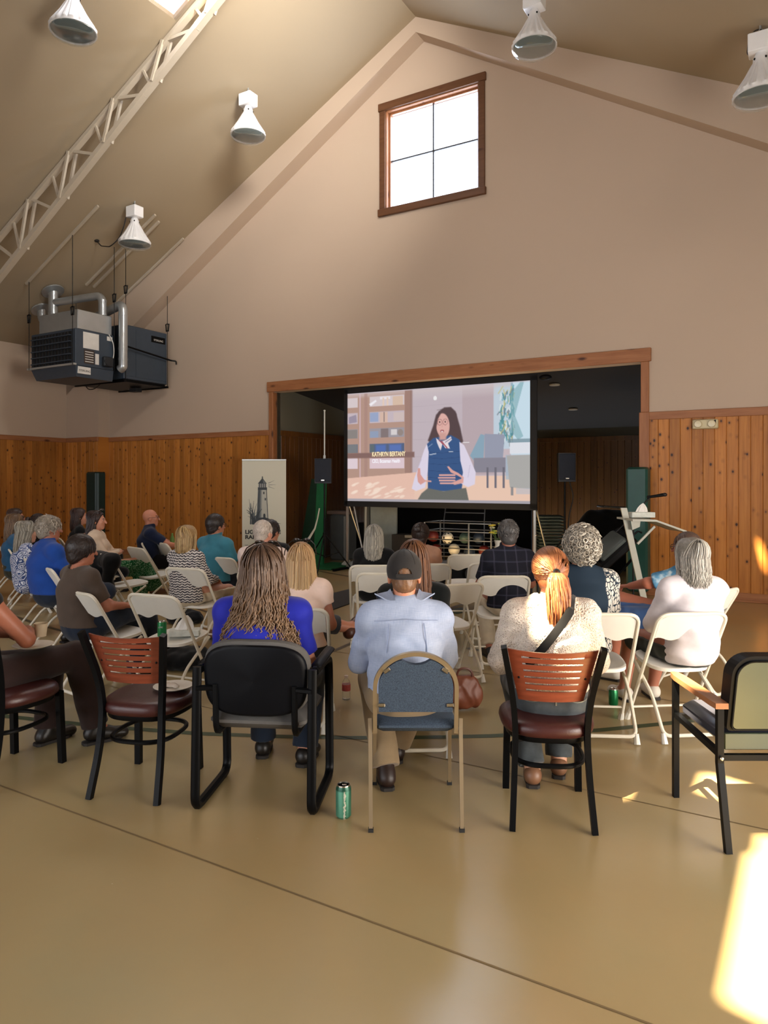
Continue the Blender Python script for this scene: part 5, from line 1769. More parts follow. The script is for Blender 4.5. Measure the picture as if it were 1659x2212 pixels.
# ------------------------------------------------------------------ painted pictures (the projected slide, the banner print)
class Paint:
    def __init__(s, w, h, bg):
        s.w, s.h = w, h
        s.a = np.tile(np.array(bg, float), (h, w, 1))
        s.X, s.Y = np.meshgrid((np.arange(w) + .5) / w, (np.arange(h) + .5) / h)
        s.asp = w / h
    def _put(s, m, c, al=1.0):
        m = np.clip(m, 0, 1) * al
        s.a = s.a * (1 - m[..., None]) + np.array(c, float) * m[..., None]
    def rect(s, x0, y0, x1, y1, c, al=1.0, soft=.004):
        d = np.minimum(np.minimum(s.X - x0, x1 - s.X) * s.asp, np.minimum(s.Y - y0, y1 - s.Y))
        s._put(d / soft + .5, c, al)
    def ell(s, cx, cy, rx, ry, c, al=1.0, soft=.06, rot=0):
        u, v = (s.X - cx) * s.asp, s.Y - cy
        if rot: u, v = u * math.cos(rot) + v * math.sin(rot), -u * math.sin(rot) + v * math.cos(rot)
        d = np.sqrt((u / (rx * s.asp)) ** 2 + (v / ry) ** 2)
        s._put((1 - d) / soft + .5, c, al)
    def poly(s, P, c, al=1.0, soft=.004):
        P = np.array(P, float); n = len(P)
        ins = np.zeros_like(s.X, bool); dist = np.full_like(s.X, 9.)
        for i in range(n):
            a, b = P[i], P[(i + 1) % n]
            cond = ((a[1] > s.Y) != (b[1] > s.Y))
            xs = (b[0] - a[0]) * (s.Y - a[1]) / ((b[1] - a[1]) if abs(b[1] - a[1]) > 1e-9 else 1e-9) + a[0]
            ins ^= cond & (s.X < xs)
            ax, ay, bx, by = a[0] * s.asp, a[1], b[0] * s.asp, b[1]
            px, py = s.X * s.asp - ax, s.Y - ay
            L = (bx - ax) ** 2 + (by - ay) ** 2 + 1e-12
            t = np.clip((px * (bx - ax) + py * (by - ay)) / L, 0, 1)
            dist = np.minimum(dist, np.hypot(px - t * (bx - ax), py - t * (by - ay)))
        s._put(np.where(ins, dist, -dist) / soft + .5, c, al)
    def line(s, P, w, c, al=1.0, soft=.003, taper=False):
        dist = np.full_like(s.X, 9.)
        n = len(P)
        for i in range(n - 1):
            ax, ay, bx, by = P[i][0] * s.asp, P[i][1], P[i + 1][0] * s.asp, P[i + 1][1]
            px, py = s.X * s.asp - ax, s.Y - ay
            L = (bx - ax) ** 2 + (by - ay) ** 2 + 1e-12
            t = np.clip((px * (bx - ax) + py * (by - ay)) / L, 0, 1)
            ww = w * (1 - (i + t) / (n - 1) * .85) if taper else w
            dist = np.minimum(dist, np.hypot(px - t * (bx - ax), py - t * (by - ay)) - ww / 2)
        s._put(-dist / soft + .5, c, al)
    def mesh(s, name, m, parent, fn):
        """a flat grid carrying the painting; fn(u, v) -> point, v down"""
        w, h = s.w, s.h
        us, vs = (np.arange(w)) / (w - 1), np.arange(h) / (h - 1)
        U, Vv = np.meshgrid(us, vs)
        o, ex, ey = np.array(fn(0, 0)), np.array(fn(1, 0)), np.array(fn(0, 1))
        V = o + U.ravel()[:, None] * (ex - o) + Vv.ravel()[:, None] * (ey - o)
        i = np.arange(h * w).reshape(h, w)
        F = np.stack([i[:-1, :-1], i[1:, :-1], i[1:, 1:], i[:-1, 1:]], -1).reshape(-1, 4)
        a = s.a.reshape(-1, 3) / 255.0
        a = np.where(a <= .04045, a / 12.92, ((a + .055) / 1.055) ** 2.4)
        return link_mesh(name, V, F, m, parent, False, col=a)

# the slide
pt = Paint(330, 186, (196, 178, 184))
pt.rect(.0, .0, .40, .80, (176, 138, 122))
pt.rect(.385, 0, .70, .80, (190, 174, 182)); 
for y in (.16, .30, .45, .60): pt.line([(.39, y), (.66, y - .01)], .004, (176, 160, 168), .6)
pt.rect(.66, 0, .83, .76, (180, 160, 166)); pt.rect(.82, 0, 1, .55, (190, 206, 220))
pt.rect(.39, .0, .83, .09, (204, 190, 192), .5, .05)
pt.rect(.0, .0, 1, .04, (206, 190, 190), .6, .03)
# shelves behind glass doors
rows = ((.045, .135), (.185, .285), (.335, .42), (.475, .553), (.605, .70))
colr = ((214, 198, 200), (196, 178, 186), (150, 142, 150), (70, 84, 116), (222, 196, 204))
for (a, b), c in zip(rows, colr):
    pt.rect(-.02, a, .065, b, c); pt.rect(.138, a, .342, b, c)
pt.rect(.0, .34, .062, .42, (128, 120, 116)); pt.rect(0, .475, .062, .555, (110, 112, 116)); pt.rect(.0, .60, .062, .70, (224, 204, 212))
pt.poly([(.135, .11), (.175, .075), (.18, .09), (.145, .13)], (244, 240, 246)); pt.rect(.20, .05, .26, .075, (238, 228, 232)); pt.rect(.215, .06, .225, .135, (230, 200, 180)); pt.rect(.24, .06, .25, .135, (230, 200, 180)); pt.rect(.275, .055, .335, .135, (216, 184, 160))
pt.rect(.14, .19, .19, .275, (146, 160, 196)); pt.rect(.20, .19, .245, .285, (214, 178, 160)); pt.rect(.222, .19, .228, .28, (130, 110, 108)); pt.rect(.28, .20, .34, .275, (206, 184, 180))
pt.poly([(.01, .22), (.055, .20), (.06, .27), (.01, .28)], (128, 116, 140), .7)
pt.rect(.14, .36, .19, .42, (136, 150, 178)); pt.rect(.205, .34, .25, .42, (120, 104, 104)); pt.rect(.265, .35, .30, .40, (214, 206, 206)); pt.ell(.32, .38, .016, .03, (140, 124, 118))
pt.rect(.175, .485, .235, .545, (70, 100, 176), .9, .02); pt.rect(.255, .485, .325, .545, (74, 104, 180), .9, .02); pt.rect(.14, .48, .165, .555, (84, 96, 96), .8)
pt.rect(.075, 0, .083, .78, (214, 180, 190), .8); pt.rect(.105, .0, .125, .78, (160, 120, 110), .6); pt.rect(.345, 0, .385, .77, (154, 116, 104)); pt.rect(.375, .0, .39, .77, (138, 104, 96), .6)
pt.rect(.0, .555, .40, .603, (122, 88, 82), 1, .01)
# floor
pt.poly([(-.02, .79), (.42, .735), (.42, 1.02), (-.02, 1.02)], (232, 186, 166)); pt.rect(.40, .77, 1.02, 1.02, (236, 196, 172)); pt.rect(.0, .92, .45, 1.02, (232, 190, 172), .6, .06)
rg = np.random.default_rng(4)
for _ in range(26): 
    x, y = rg.uniform(.02, .34), rg.uniform(.82, .96)
    pt.ell(x, y, rg.uniform(.012, .03), rg.uniform(.006, .016), (252, 226, 206), .75, .5, -.3)
# window with wall art, chairs, ottoman
pt.rect(.905, .0, 1.02, .60, (198, 222, 236)); pt.rect(.905, .0, .915, .55, (120, 150, 166), .7)
for _ in range(130):
    x = rg.uniform(.835, .905); y = rg.uniform(.03, .48)
    c = ((60, 130, 140), (220, 236, 232), (196, 186, 120), (90, 160, 170), (110, 120, 130))[rg.integers(5)]
    pt.line([(x + .02 * (1 - y), y), (x + .015 * (1 - y) + rg.normal() * .006, y + rg.uniform(.02, .07))], .010, c, .8)
pt.poly([(.905, .10), (.955, .0), (.97, .0), (.925, .28), (.965, .45), (.94, .48), (.905, .40)], (110, 160, 168), .6)
pt.rect(.89, .47, 1.02, .50, (96, 122, 134), .7); pt.rect(.90, .50, 1.02, .59, (224, 226, 234))
pt.poly([(.70, .60), (.755, .42), (.775, .43), (.77, .62), (.72, .64)], (128, 158, 178)); pt.poly([(.775, .42), (.875, .43), (.865, .66), (.775, .66)], (142, 146, 166)); pt.rect(.72, .62, .88, .74, (126, 122, 136))
for x in (.785, .825, .865): pt.rect(x, .70, x + .010, .87, (96, 92, 104))
pt.rect(.88, .60, .905, .80, (150, 176, 196), .7)
pt.poly([(.885, .605), (1.02, .60), (1.02, .88), (.90, .865)], (166, 164, 160)); pt.rect(.905, .86, .917, .93, (130, 128, 130)); pt.rect(.93, .87, 1.02, .92, (176, 182, 196), .6)
pt.ell(.515, .095, .010, .018, (240, 238, 238))
# the speaker on the slide: seated woman in a blue vest
HAIR = (70, 50, 52)
pt.poly([(.545, .20), (.565, .18), (.60, .18), (.625, .22), (.65, .36), (.665, .48), (.62, .52), (.50, .50), (.475, .46), (.505, .33), (.52, .24)], HAIR, 1, .012)
pt.poly([(.47, .49), (.505, .44), (.60, .42), (.645, .46), (.655, .50), (.665, .80), (.655, .90), (.475, .90), (.475, .70)], (38, 70, 122), 1, .006)
for y in (.56, .61, .66, .72, .78): pt.line([(.475, y), (.56, y + .012)], .004, (26, 50, 96), .8); pt.line([(.565, y + .01), (.655, y)], .004, (26, 50, 96), .8)
pt.poly([(.47, .49), (.455, .54), (.43, .66), (.40, .79), (.385, .88), (.41, .90), (.46, .87), (.475, .72), (.48, .56)], (222, 212, 232), 1, .006)
pt.poly([(.645, .48), (.67, .51), (.70, .62), (.73, .74), (.725, .84), (.69, .865), (.65, .83), (.665, .74), (.65, .64)], (222, 212, 232), 1, .006)
pt.line([(.42, .70), (.44, .62)], .006, (196, 186, 210)); pt.line([(.69, .78), (.70, .68)], .006, (196, 186, 210))
pt.ell(.557, .335, .036, .105, (224, 168, 158), 1, .10, -.08)
pt.rect(.538, .40, .575, .46, (206, 150, 140), 1, .02)
pt.poly([(.525, .20), (.575, .19), (.612, .28), (.60, .40), (.645, .46), (.63, .24), (.60, .185)], HAIR, 1, .01)
pt.poly([(.535, .21), (.555, .205), (.53, .28), (.518, .38), (.50, .42), (.515, .28)], HAIR, 1, .01)
for x in (.540, .570):
    pt.line([(x + .016 * math.cos(a) * .8, .305 + .026 * math.sin(a)) for a in lins(0, 6.28, 12)], .004, (130, 80, 80), .9); pt.ell(x, .305, .004, .008, (70, 50, 54))
pt.line([(.556, .32), (.553, .345)], .004, (200, 138, 128)); pt.ell(.553, .382, .010, .013, (164, 84, 88)); pt.ell(.553, .388, .006, .006, (236, 214, 212))
pt.poly([(.52, .44), (.545, .475), (.575, .46), (.60, .43), (.605, .46), (.585, .49), (.595, .535), (.57, .53), (.555, .49), (.545, .55), (.535, .52), (.525, .48)], (232, 218, 224), 1, .006)
pt.line([(.55, .47), (.58, .53)], .010, (156, 66, 80)); pt.line([(.535, .46), (.56, .50)], .007, (156, 66, 80)); pt.line([(.57, .48), (.60, .45)], .006, (70, 74, 120)); pt.line([(.475, .52), (.50, .49)], .006, (150, 170, 200), .7)
pt.line([(.485, .585), (.52, .575)], .006, (206, 214, 226)); pt.line([(.59, .563), (.612, .56)], .005, (206, 214, 226))
pt.poly([(.42, .70), (.432, .70), (.435, .755), (.455, .80), (.47, .81), (.435, .845), (.42, .82), (.415, .76)], (214, 148, 138), 1, .005); pt.line([(.45, .812), (.492, .815)], .012, (216, 156, 146))
pt.poly([(.66, .79), (.635, .765), (.60, .74), (.58, .69), (.588, .685), (.61, .72), (.64, .745), (.668, .78), (.665, .83), (.62, .845), (.60, .83)], (220, 156, 146), 1, .005)
for y in (.762, .785, .808, .832): pt.line([(.535 + abs(y - .785) * .2, y), (.62, y + .0)], .014, (222, 160, 150))
pt.poly([(.415, .985), (.44, .92), (.475, .875), (.56, .90), (.68, .87), (.695, .985)], (92, 92, 86), 1, .008)
pt.line([(.665, .485), (.695, .487)], .006, (236, 232, 232))
pt.rect(0, .975, 1, 1, (160, 154, 162)); pt.rect(0, 0, 1, .012, (196, 186, 196), .8)
# the projector lifts the blacks
pt.a = np.clip(pt.a * .86 + 30, 0, 255)

E_SCREEN = 0.97 / 2 ** EXPOSURE
M_SLIDE = mat_attr('projected_picture', emit=E_SCREEN)
SD = 10.98
t = room_thing('projection_screen', 'large projection screen on a folding stand showing a woman in a blue vest', 'projection screen', -5.58, SD, 0)
def q_(s, z, d=0.0): return (s + 5.58, d, z)
sl, sr, zb, zt = -7.31, -3.85, 1.245, 3.195
slide = pt.mesh('screen_picture', M_SLIDE, t, lambda u, v: q_(sl + (sr - sl) * u, zt + (zb - zt) * v, -.012))
g = G(); g.box(q_((sl + sr) / 2, (zb + zt) / 2), (sr - sl + .10, .012, zt - zb + .10)); g.obj('screen_sheet', mat('white_screen_fabric', (220, 220, 220), .8), t)
M_BORDER = mat('black_screen_border', (16, 16, 19), .8)
g = G()
for (a, b, c, d) in ((sl - .07, sl, zb - .08, zt + .08), (sr, sr + .11, zb - .08, zt + .08), (sl - .07, sr + .11, zt, zt + .10), (sl - .07, sr + .11, zb - .10, zb)):
    g.box(q_((a + b) / 2, (c + d) / 2, -.01), (b - a, .03, d - c))
g.obj('screen_border', M_BORDER, t)
M_ALU = mat('brushed_aluminium', (186, 186, 184), .35, .8, .05)
for sx, s_ in ((-1, sl - .03), (1, sr + .06)):
    g = G(); g.box(q_(s_, (zb + .02) / 2 + .02, .03), (.038, .034, zb - .02)); g.box(q_(s_, zb + .9, .03), (.034, .03, 1.9)); l_ = g.obj('leg', M_ALU, t)
    g = G(); g.box(q_(s_, .02, -.05), (.05, .75, .04), bev=.006); g.obj('foot', M_BLACK2, l_)
    g = G(); g.tube([q_(s_, 1.25, .03), q_(s_ + .14, .06, .5)], .014, 8); g.obj('brace', M_ALU, t, True)
    for zz in (.75, 1.6, 2.4):
        g = G(); g.ell(q_(s_ + sx * .022, zz, .02), (.012, .012, .012), 8, 6); g.obj('knob', M_CHROME, l_, True)
g = G(); g.ell(q_(sr + .24, zt + .03, .0), (.10, .08, .045), 16, 10); g.obj('corner_bracket', M_BLACK2, t, True)
M_TXTY = mat('caption_cream', (255, 232, 190), .7)
def glow(name, rgb, e):
    n_ = NT(name); n_.set(Base_Color=(0, 0, 0, 1), Emission_Color=lin(rgb), Emission_Strength=e, Specular_IOR_Level=0.0); return n_.m
M_CAP1 = glow('projected_caption', (255, 236, 190), E_SCREEN); M_CAP2 = glow('projected_subtitle', (250, 248, 255), E_SCREEN)
wd = sr - sl; ht = zt - zb
cap = text_mesh('caption', 'KATHRYN BERTANY', .115, M_CAP1, slide, q_(sl + wd * .152, zb + ht * .410, -.018), width=.68, bold=.003)
c2_ = text_mesh('caption', 'CEO, Bozeman Health', .092, M_CAP2, slide, q_(sl + wd * .153, zb + ht * .352, -.018), width=.57, bold=.002)

# roll-up banner
pt = Paint(170, 420, (206, 206, 192))
INK = (54, 62, 70); MID = (122, 128, 130); LT = (178, 180, 172)
T_ = [(.375, .285), (.555, .285), (.585, .56), (.345, .56)]
pt.poly(T_, LT, 1, .003)
pt.poly([(.375, .285), (.44, .285), (.43, .56), (.345, .56)], (98, 106, 112), 1, .02); pt.poly([(.375, .285), (.41, .285), (.385, .56), (.345, .56)], INK, .8, .015)
pt.line([(.555, .285), (.585, .56)], .006, INK); pt.line([(.375, .285), (.345, .56)], .006, INK)
pt.rect(.36, .262, .565, .287, INK); pt.rect(.372, .224, .55, .263, (150, 154, 152)); 
for x in (.385, .43, .475, .52): pt.rect(x, .224, x + .018, .263, INK)
pt.poly([(.36, .226), (.462, .172), (.56, .226)], INK); pt.poly([(.47, .185), (.545, .222), (.48, .222)], MID, .7); pt.line([(.462, .175), (.462, .160)], .008, INK); pt.ell(.462, .172, .014, .006, INK, 1, .2)
for (x, y) in ((.48, .305), (.515, .365)): pt.rect(x, y, x + .028, y + .022, INK)
pt.ell(.505, .53, .024, .016, INK); pt.rect(.482, .53, .53, .565, INK)
for a, b in (((.60, .222), (.73, .196)), ((.60, .240), (.77, .236)), ((.60, .255), (.74, .276))): pt.line([a, b], .004, INK, 1, .002, True)
pt.poly([(.36, .555), (.52, .55), (.62, .565), (.74, .595), (.88, .612), (.60, .60), (.30, .605)], INK, 1, .004); pt.poly([(.56, .575), (.72, .60), (.6, .597)], MID)
rg = np.random.default_rng(3)
for k in range(30):
    a = rg.uniform(-1.25, .75); L_g = rg.uniform(.10, .26) * (1.0 - .35 * abs(a))
    x0 = .27 + rg.normal() * .035
    P_ = [(x0 + math.sin(a * q * .9) * L_g * q * 1.5, .612 - math.cos(a * q * .8) * L_g * q) for q in lins(0, 1, 6)]
    pt.line(P_, .012, INK if k % 3 else (90, 100, 104), 1, .002, True)
M_PRINT = mat_attr('banner_print', rough=.6)
Yb = 13.2
xb = (570.5 - CX) / FPX * Yb
bw = 95 / FPX * Yb; ztop = CAMH - (994 - HY) / FPX * Yb
t = thing('roll_up_banner', 'roll-up banner with a lighthouse drawing beside the stage opening', 'banner', (xb, Yb, 0), 0)
pt.mesh('banner_print', M_PRINT, t, lambda u, v: (-bw / 2 + bw * u, -.002, ztop - (ztop - .09) * v))
g = G(); g.box((0, .003, (ztop + .09) / 2), (bw, .003, ztop - .09)); g.obj('banner_back', mat('banner_back_grey', (150, 150, 146), .7), t)
g = G(); g.box((0, 0, ztop + .005), (bw + .01, .024, .03), bev=.006); g.obj('top_bar', M_ALU, t, True)
g = G(); g.box((0, 0, .055), (bw + .06, .12, .08), bev=.025); g.obj('base_cassette', M_ALU, t, True)
for sx in (-1, 1):
    g = G(); g.box((sx * .25, 0, .008), (.05, .34, .016), bev=.004); g.obj('foot', M_ALU, t)
g = G(); g.tube([(0, .02, .06), (0, .02, ztop)], .008, 8); g.obj('pole', M_ALU, t, True)
M_INKM = mat('banner_ink', (34, 36, 40), .6)
zz = lambda y: CAMH - (y - HY) / FPX * Yb
xx = lambda x: (x - CX) / FPX * Yb - xb
text_mesh('lettering', 'LIGHTHOUSE', .098, M_INKM, t, (xx(529.5), -.005, zz(1153)), bold=.004, sx=1.10)
text_mesh('lettering', 'RANCH', .098, M_INKM, t, (xx(529.5), -.005, zz(1164)), bold=.004, sx=1.10)
text_mesh('lettering', 'Vista', .058, M_INKM, t, (xx(530), -.005, zz(1181.5)), bold=.001)
text_mesh('lettering', 'ng', .058, M_INKM, t, (xx(600), -.005, zz(1181.5)), bold=.001)
# ------------------------------------------------------------------ cloth
def cloth(name, rgb, rough=0.85, weave=260, bump=0.2, var=0.08):
    if name in MATS: return MATS[name]
    t = NT(name)
    v = t.co()
    c = lin(rgb)
    nz = t.noise(v, 14, 4)
    t.set(Base_Color=t.ramp(nz, [(0.3, tuple(x * (1 - var) for x in c[:3]) + (1,)), (0.7, tuple(min(1, x * (1 + var)) for x in c[:3]) + (1,))]), Roughness=rough, Specular_IOR_Level=0.2, Sheen_Weight=0.15)
    t.bump(t.noise(v, weave, 2), bump, .002)
    MATS[name] = t.m
    return t.m

def cloth_pattern(name, fn, rough=0.85, bump=0.2):
    t = NT(name)
    t.set(Base_Color=fn(t), Roughness=rough, Specular_IOR_Level=0.2)
    if bump: t.bump(t.noise(t.co(), 240, 2), bump, .002)
    MATS[name] = t.m
    return t.m
def p_zigzag(t):
    sp_ = t.n('SeparateXYZ', {0: t.co()})
    ang = t.math('ARCTAN2', sp_.outputs[0], sp_.outputs[1])
    zz = t.math('PINGPONG', t.math('MULTIPLY', ang, 5.0), .5)
    zz2 = t.math('MULTIPLY', t.noise(t.co((60, 60, 60)), 1.0, 2), .8)
    w = t.math('FRACT', t.math('ADD', t.math('ADD', t.math('MULTIPLY', sp_.outputs[2], 42.0), t.math('MULTIPLY', zz, .9)), zz2))
    return t.ramp(w, [(0.40, lin((52, 50, 60))), (0.54, lin((206, 200, 196)))])
def p_plaid(t):
    sp_ = t.n('SeparateXYZ', {0: t.co()})
    x = t.math('FRACT', t.math('MULTIPLY', sp_.outputs[0], 10.5)); z = t.math('FRACT', t.math('MULTIPLY', sp_.outputs[2], 10.5))
    a = t.ramp(x, [(.42, (0, 0, 0, 1)), (.5, (1, 1, 1, 1)), (.62, (0, 0, 0, 1))]); b_ = t.ramp(z, [(.42, (0, 0, 0, 1)), (.5, (1, 1, 1, 1)), (.62, (0, 0, 0, 1))])
    c = t.mix(t.math('MULTIPLY', a, .55), lin((28, 29, 40)), lin((74, 74, 92)))
    return t.mix(t.math('MULTIPLY', b_, .55), c, lin((70, 72, 92)))
def p_floral(base, ink, sc, thr=.08):
    def fn(t):
        v = t.co()
        d = t.n('TexVoronoi', {'Vector': v, 'Scale': sc}, feature='DISTANCE_TO_EDGE').outputs['Distance']
        n_ = t.noise(v, sc * 1.3, 2)
        w = t.math('FRACT', t.math('ADD', t.math('MULTIPLY', d, 5.0), t.math('MULTIPLY', n_, 1.2)))
        return t.ramp(w, [(.46, lin(base)), (.54, lin(ink))])
    return fn
def p_hawaii(t):
    v = t.co()
    sp_ = t.n('SeparateXYZ', {0: v})
    ax = t.math('ABSOLUTE', sp_.outputs[0])
    n_ = t.noise(v, 9, 3)
    d = t.n('TexVoronoi', {'Vector': t.co((1, 1, .6)), 'Scale': 44}, feature='DISTANCE_TO_EDGE').outputs['Distance']
    leaf = t.ramp(d, [(.06, (0, 0, 0, 1)), (.11, (1, 1, 1, 1))])
    side = t.ramp(t.math('ADD', ax, t.math('MULTIPLY', n_, .05)), [(.160, (0, 0, 0, 1)), (.166, (1, 1, 1, 1))])
    m = t.math('MULTIPLY', leaf, side)
    return t.mix(m, lin((30, 44, 58)), lin((206, 200, 190)))
def p_greenfern(t):
    v = t.co()
    n_ = t.noise(v, 12, 3, .7)
    w = t.math('FRACT', t.math('MULTIPLY', n_, 9.0))
    return t.ramp(w, [(.08, lin((176, 212, 178))), (.2, lin((22, 92, 50))), (.9, lin((18, 74, 42)))])
def p_tiedye(t):
    n_ = t.noise(t.co(), 7, 3)
    return t.ramp(n_, [(.38, lin((44, 92, 136))), (.56, lin((96, 150, 186))), (.64, lin((206, 222, 226)))])
def p_chambray(t):
    n_ = t.noise(t.co((900, 30, 30)), 1, 2); m_ = t.noise(t.co((30, 30, 900)), 1, 2)
    return t.ramp(t.math('ADD', t.math('MULTIPLY', n_, .5), t.math('MULTIPLY', m_, .5)), [(.35, lin((146, 160, 190))), (.65, lin((174, 186, 210)))])
M_ZIG = cloth_pattern('zigzag_knit', p_zigzag)
M_PLAID = cloth_pattern('dark_plaid', p_plaid)
M_BLUEWHITE = cloth_pattern('blue_white_print', p_floral((216, 220, 232), (56, 76, 124), 16))
M_HAWAII = cloth_pattern('navy_leaf_print', p_hawaii)
M_FERN = cloth_pattern('green_fern_print', p_greenfern)
M_TIEDYE = cloth_pattern('blue_tie_dye', p_tiedye)
M_CHAMBRAY = cloth_pattern('chambray', p_chambray, .8, .12)
def lace():
    t = NT('cream_lace')
    v = t.co()
    e = t.n('TexVoronoi', {'Vector': v, 'Scale': 80}, feature='DISTANCE_TO_EDGE').outputs['Distance']
    f_ = t.n('TexVoronoi', {'Vector': v, 'Scale': 17}).outputs['Distance']
    flower = t.math('SINE', t.math('MULTIPLY', f_, 60.0))
    holes = t.ramp(e, [(.10, (0, 0, 0, 1)), (.30, (1, 1, 1, 1))])
    c = t.mix(t.math('MULTIPLY', holes, .42), lin((226, 214, 200)), lin((150, 124, 104)))
    t.set(Base_Color=c, Roughness=.85, Specular_IOR_Level=.2)
    t.bump(t.math('ADD', t.math('MULTIPLY', e, -1.2), t.math('MULTIPLY', flower, .12)), .9, .008)
    return t.m
M_LACE = lace()
M_JEAN = cloth('blue_denim', (52, 66, 88), var=.2)
M_JEAN_D = cloth('dark_denim', (28, 38, 54), var=.15)
M_JEAN_G = cloth('washed_denim', (70, 76, 80), var=.25)
M_KHAKI = cloth('khaki_twill', (140, 120, 92))
M_CREAMP = cloth('cream_twill', (196, 182, 158))
M_BLACKC = cloth('black_cloth', (8, 9, 12))
M_BLACKC2 = cloth('soft_black_jersey', (8, 13, 14))
M_DARKBR = cloth('dark_brown_twill', (46, 32, 30))
M_NAVY = cloth('navy_pique', (24, 34, 62))
M_TAN = mat('tan_leather', (120, 84, 60), .45)
M_BROWNL = mat('brown_leather', (72, 36, 26), .42, bump=.2)
M_SNEAK = mat('white_sneaker', (206, 200, 188), .6)

def H(style, col, col2=None, **kw):
    d = dict(style=style, col=col, col2=col2 or col); d.update(kw); return d
def fwd(p, yaw, d): return (p[0] - math.sin(math.radians(yaw)) * d, p[1] + math.cos(math.radians(yaw)) * d)
def seat_of(c, dy=.0): 
    y = math.degrees(c.rotation_euler.z)
    return fwd(c.location, y, dy), y

# ------------------------------------------------------------------ back row, left to right
p = Fl(15, 1700)
c1 = restaurant_chair('black restaurant chair with oxblood seat, cut off by the left edge of the photo', (-2.08, 4.00, 0), -22)
def leftman(P): pass
person('person in dark trousers cut off at the left edge, bare forearms folded', (-2.20, 4.01), -32, 1.30, 1.05, 'm', lean=-.10, arms=((V3(-.26, .05, .74), V3(.05, .20, .72), (.9, .2, 0)), (V3(.27, .10, .70), V3(.0, .25, .74), (-.9, .2, .1))),
       legs={1: (V3(.13, .46, .56), V3(.15, .58, .10), V3(.20, .74, .035)), -1: (V3(-.12, .46, .50), V3(-.10, .42, .085), V3(-.10, .58, .035))}, skin=(150, 92, 68),
       top=dict(mat=M_BLACKC, sleeve='none'), bottom=dict(mat=M_DARKBR, loose=.018), shoes=dict(mat=M_SHOE_BLK, shaft=.12), hair=H('short', (60, 42, 34)), h=.009)
c2 = restaurant_chair('empty black restaurant chair with a slotted cherry back and a paper plate on its seat', (-1.25, 3.87, 0), -11)
c3 = sled_armchair('black plastic-backed office armchair on a sled base under the woman in royal blue', (-.60, 3.72, 0), -6)
c4 = banquet_chair('blue padded banquet chair with arched gold frame under the man in the cap', (.148, 3.60, 0), 0)
c5 = restaurant_chair('black restaurant chair with a slotted cherry back under the red-haired woman', (.800, 3.56, 0), -6)
c6 = wood_arm_chair('empty black armchair with wooden arm and sage green back at the right edge', (1.755, 3.42, 0), 0)

# woman in royal blue, long wavy hair, sunglasses pushed up
def xblue(P): glasses(P, (60, 34, 22), True, 'sunglasses')
person('woman in a royal blue top with long wavy brown hair and sunglasses on her head', (-.59, 3.76), -6, 1.275, 1.18, 'f', lean=-.06, hx=570, hy=1176, head=(3, 6), arms='wide', skin=(196, 138, 112), shoulder=.180,
       top=dict(mat=cloth('royal_blue_jersey', (28, 36, 156), .7), sleeve='short', loose=.016, fold=.006, neck='wide'), bottom=dict(mat=M_JEAN_D), shoes=dict(mat=M_SHOE_BLK),
       hair=H('long', (62, 44, 37), (92, 68, 52), n=820, r=.0046, fall=[(0, -.012, .092, .108), (-.10, -.03, .108, .105), (-.22, -.055, .135, .095), (-.34, -.085, .165, .088), (-.45, -.10, .175, .075), (-.50, -.105, .165, .06)], wave=.034, wfreq=11, ragged=.74, layer=.030, tip=(138, 108, 78)), h=.008, extra=xblue,
       legs={1: (V3(.16, .44, .50), V3(.13, .36, .085), V3(.15, .51, .035)), -1: (V3(-.14, .44, .50), V3(-.14, .46, .085), V3(-.16, .61, .035))})

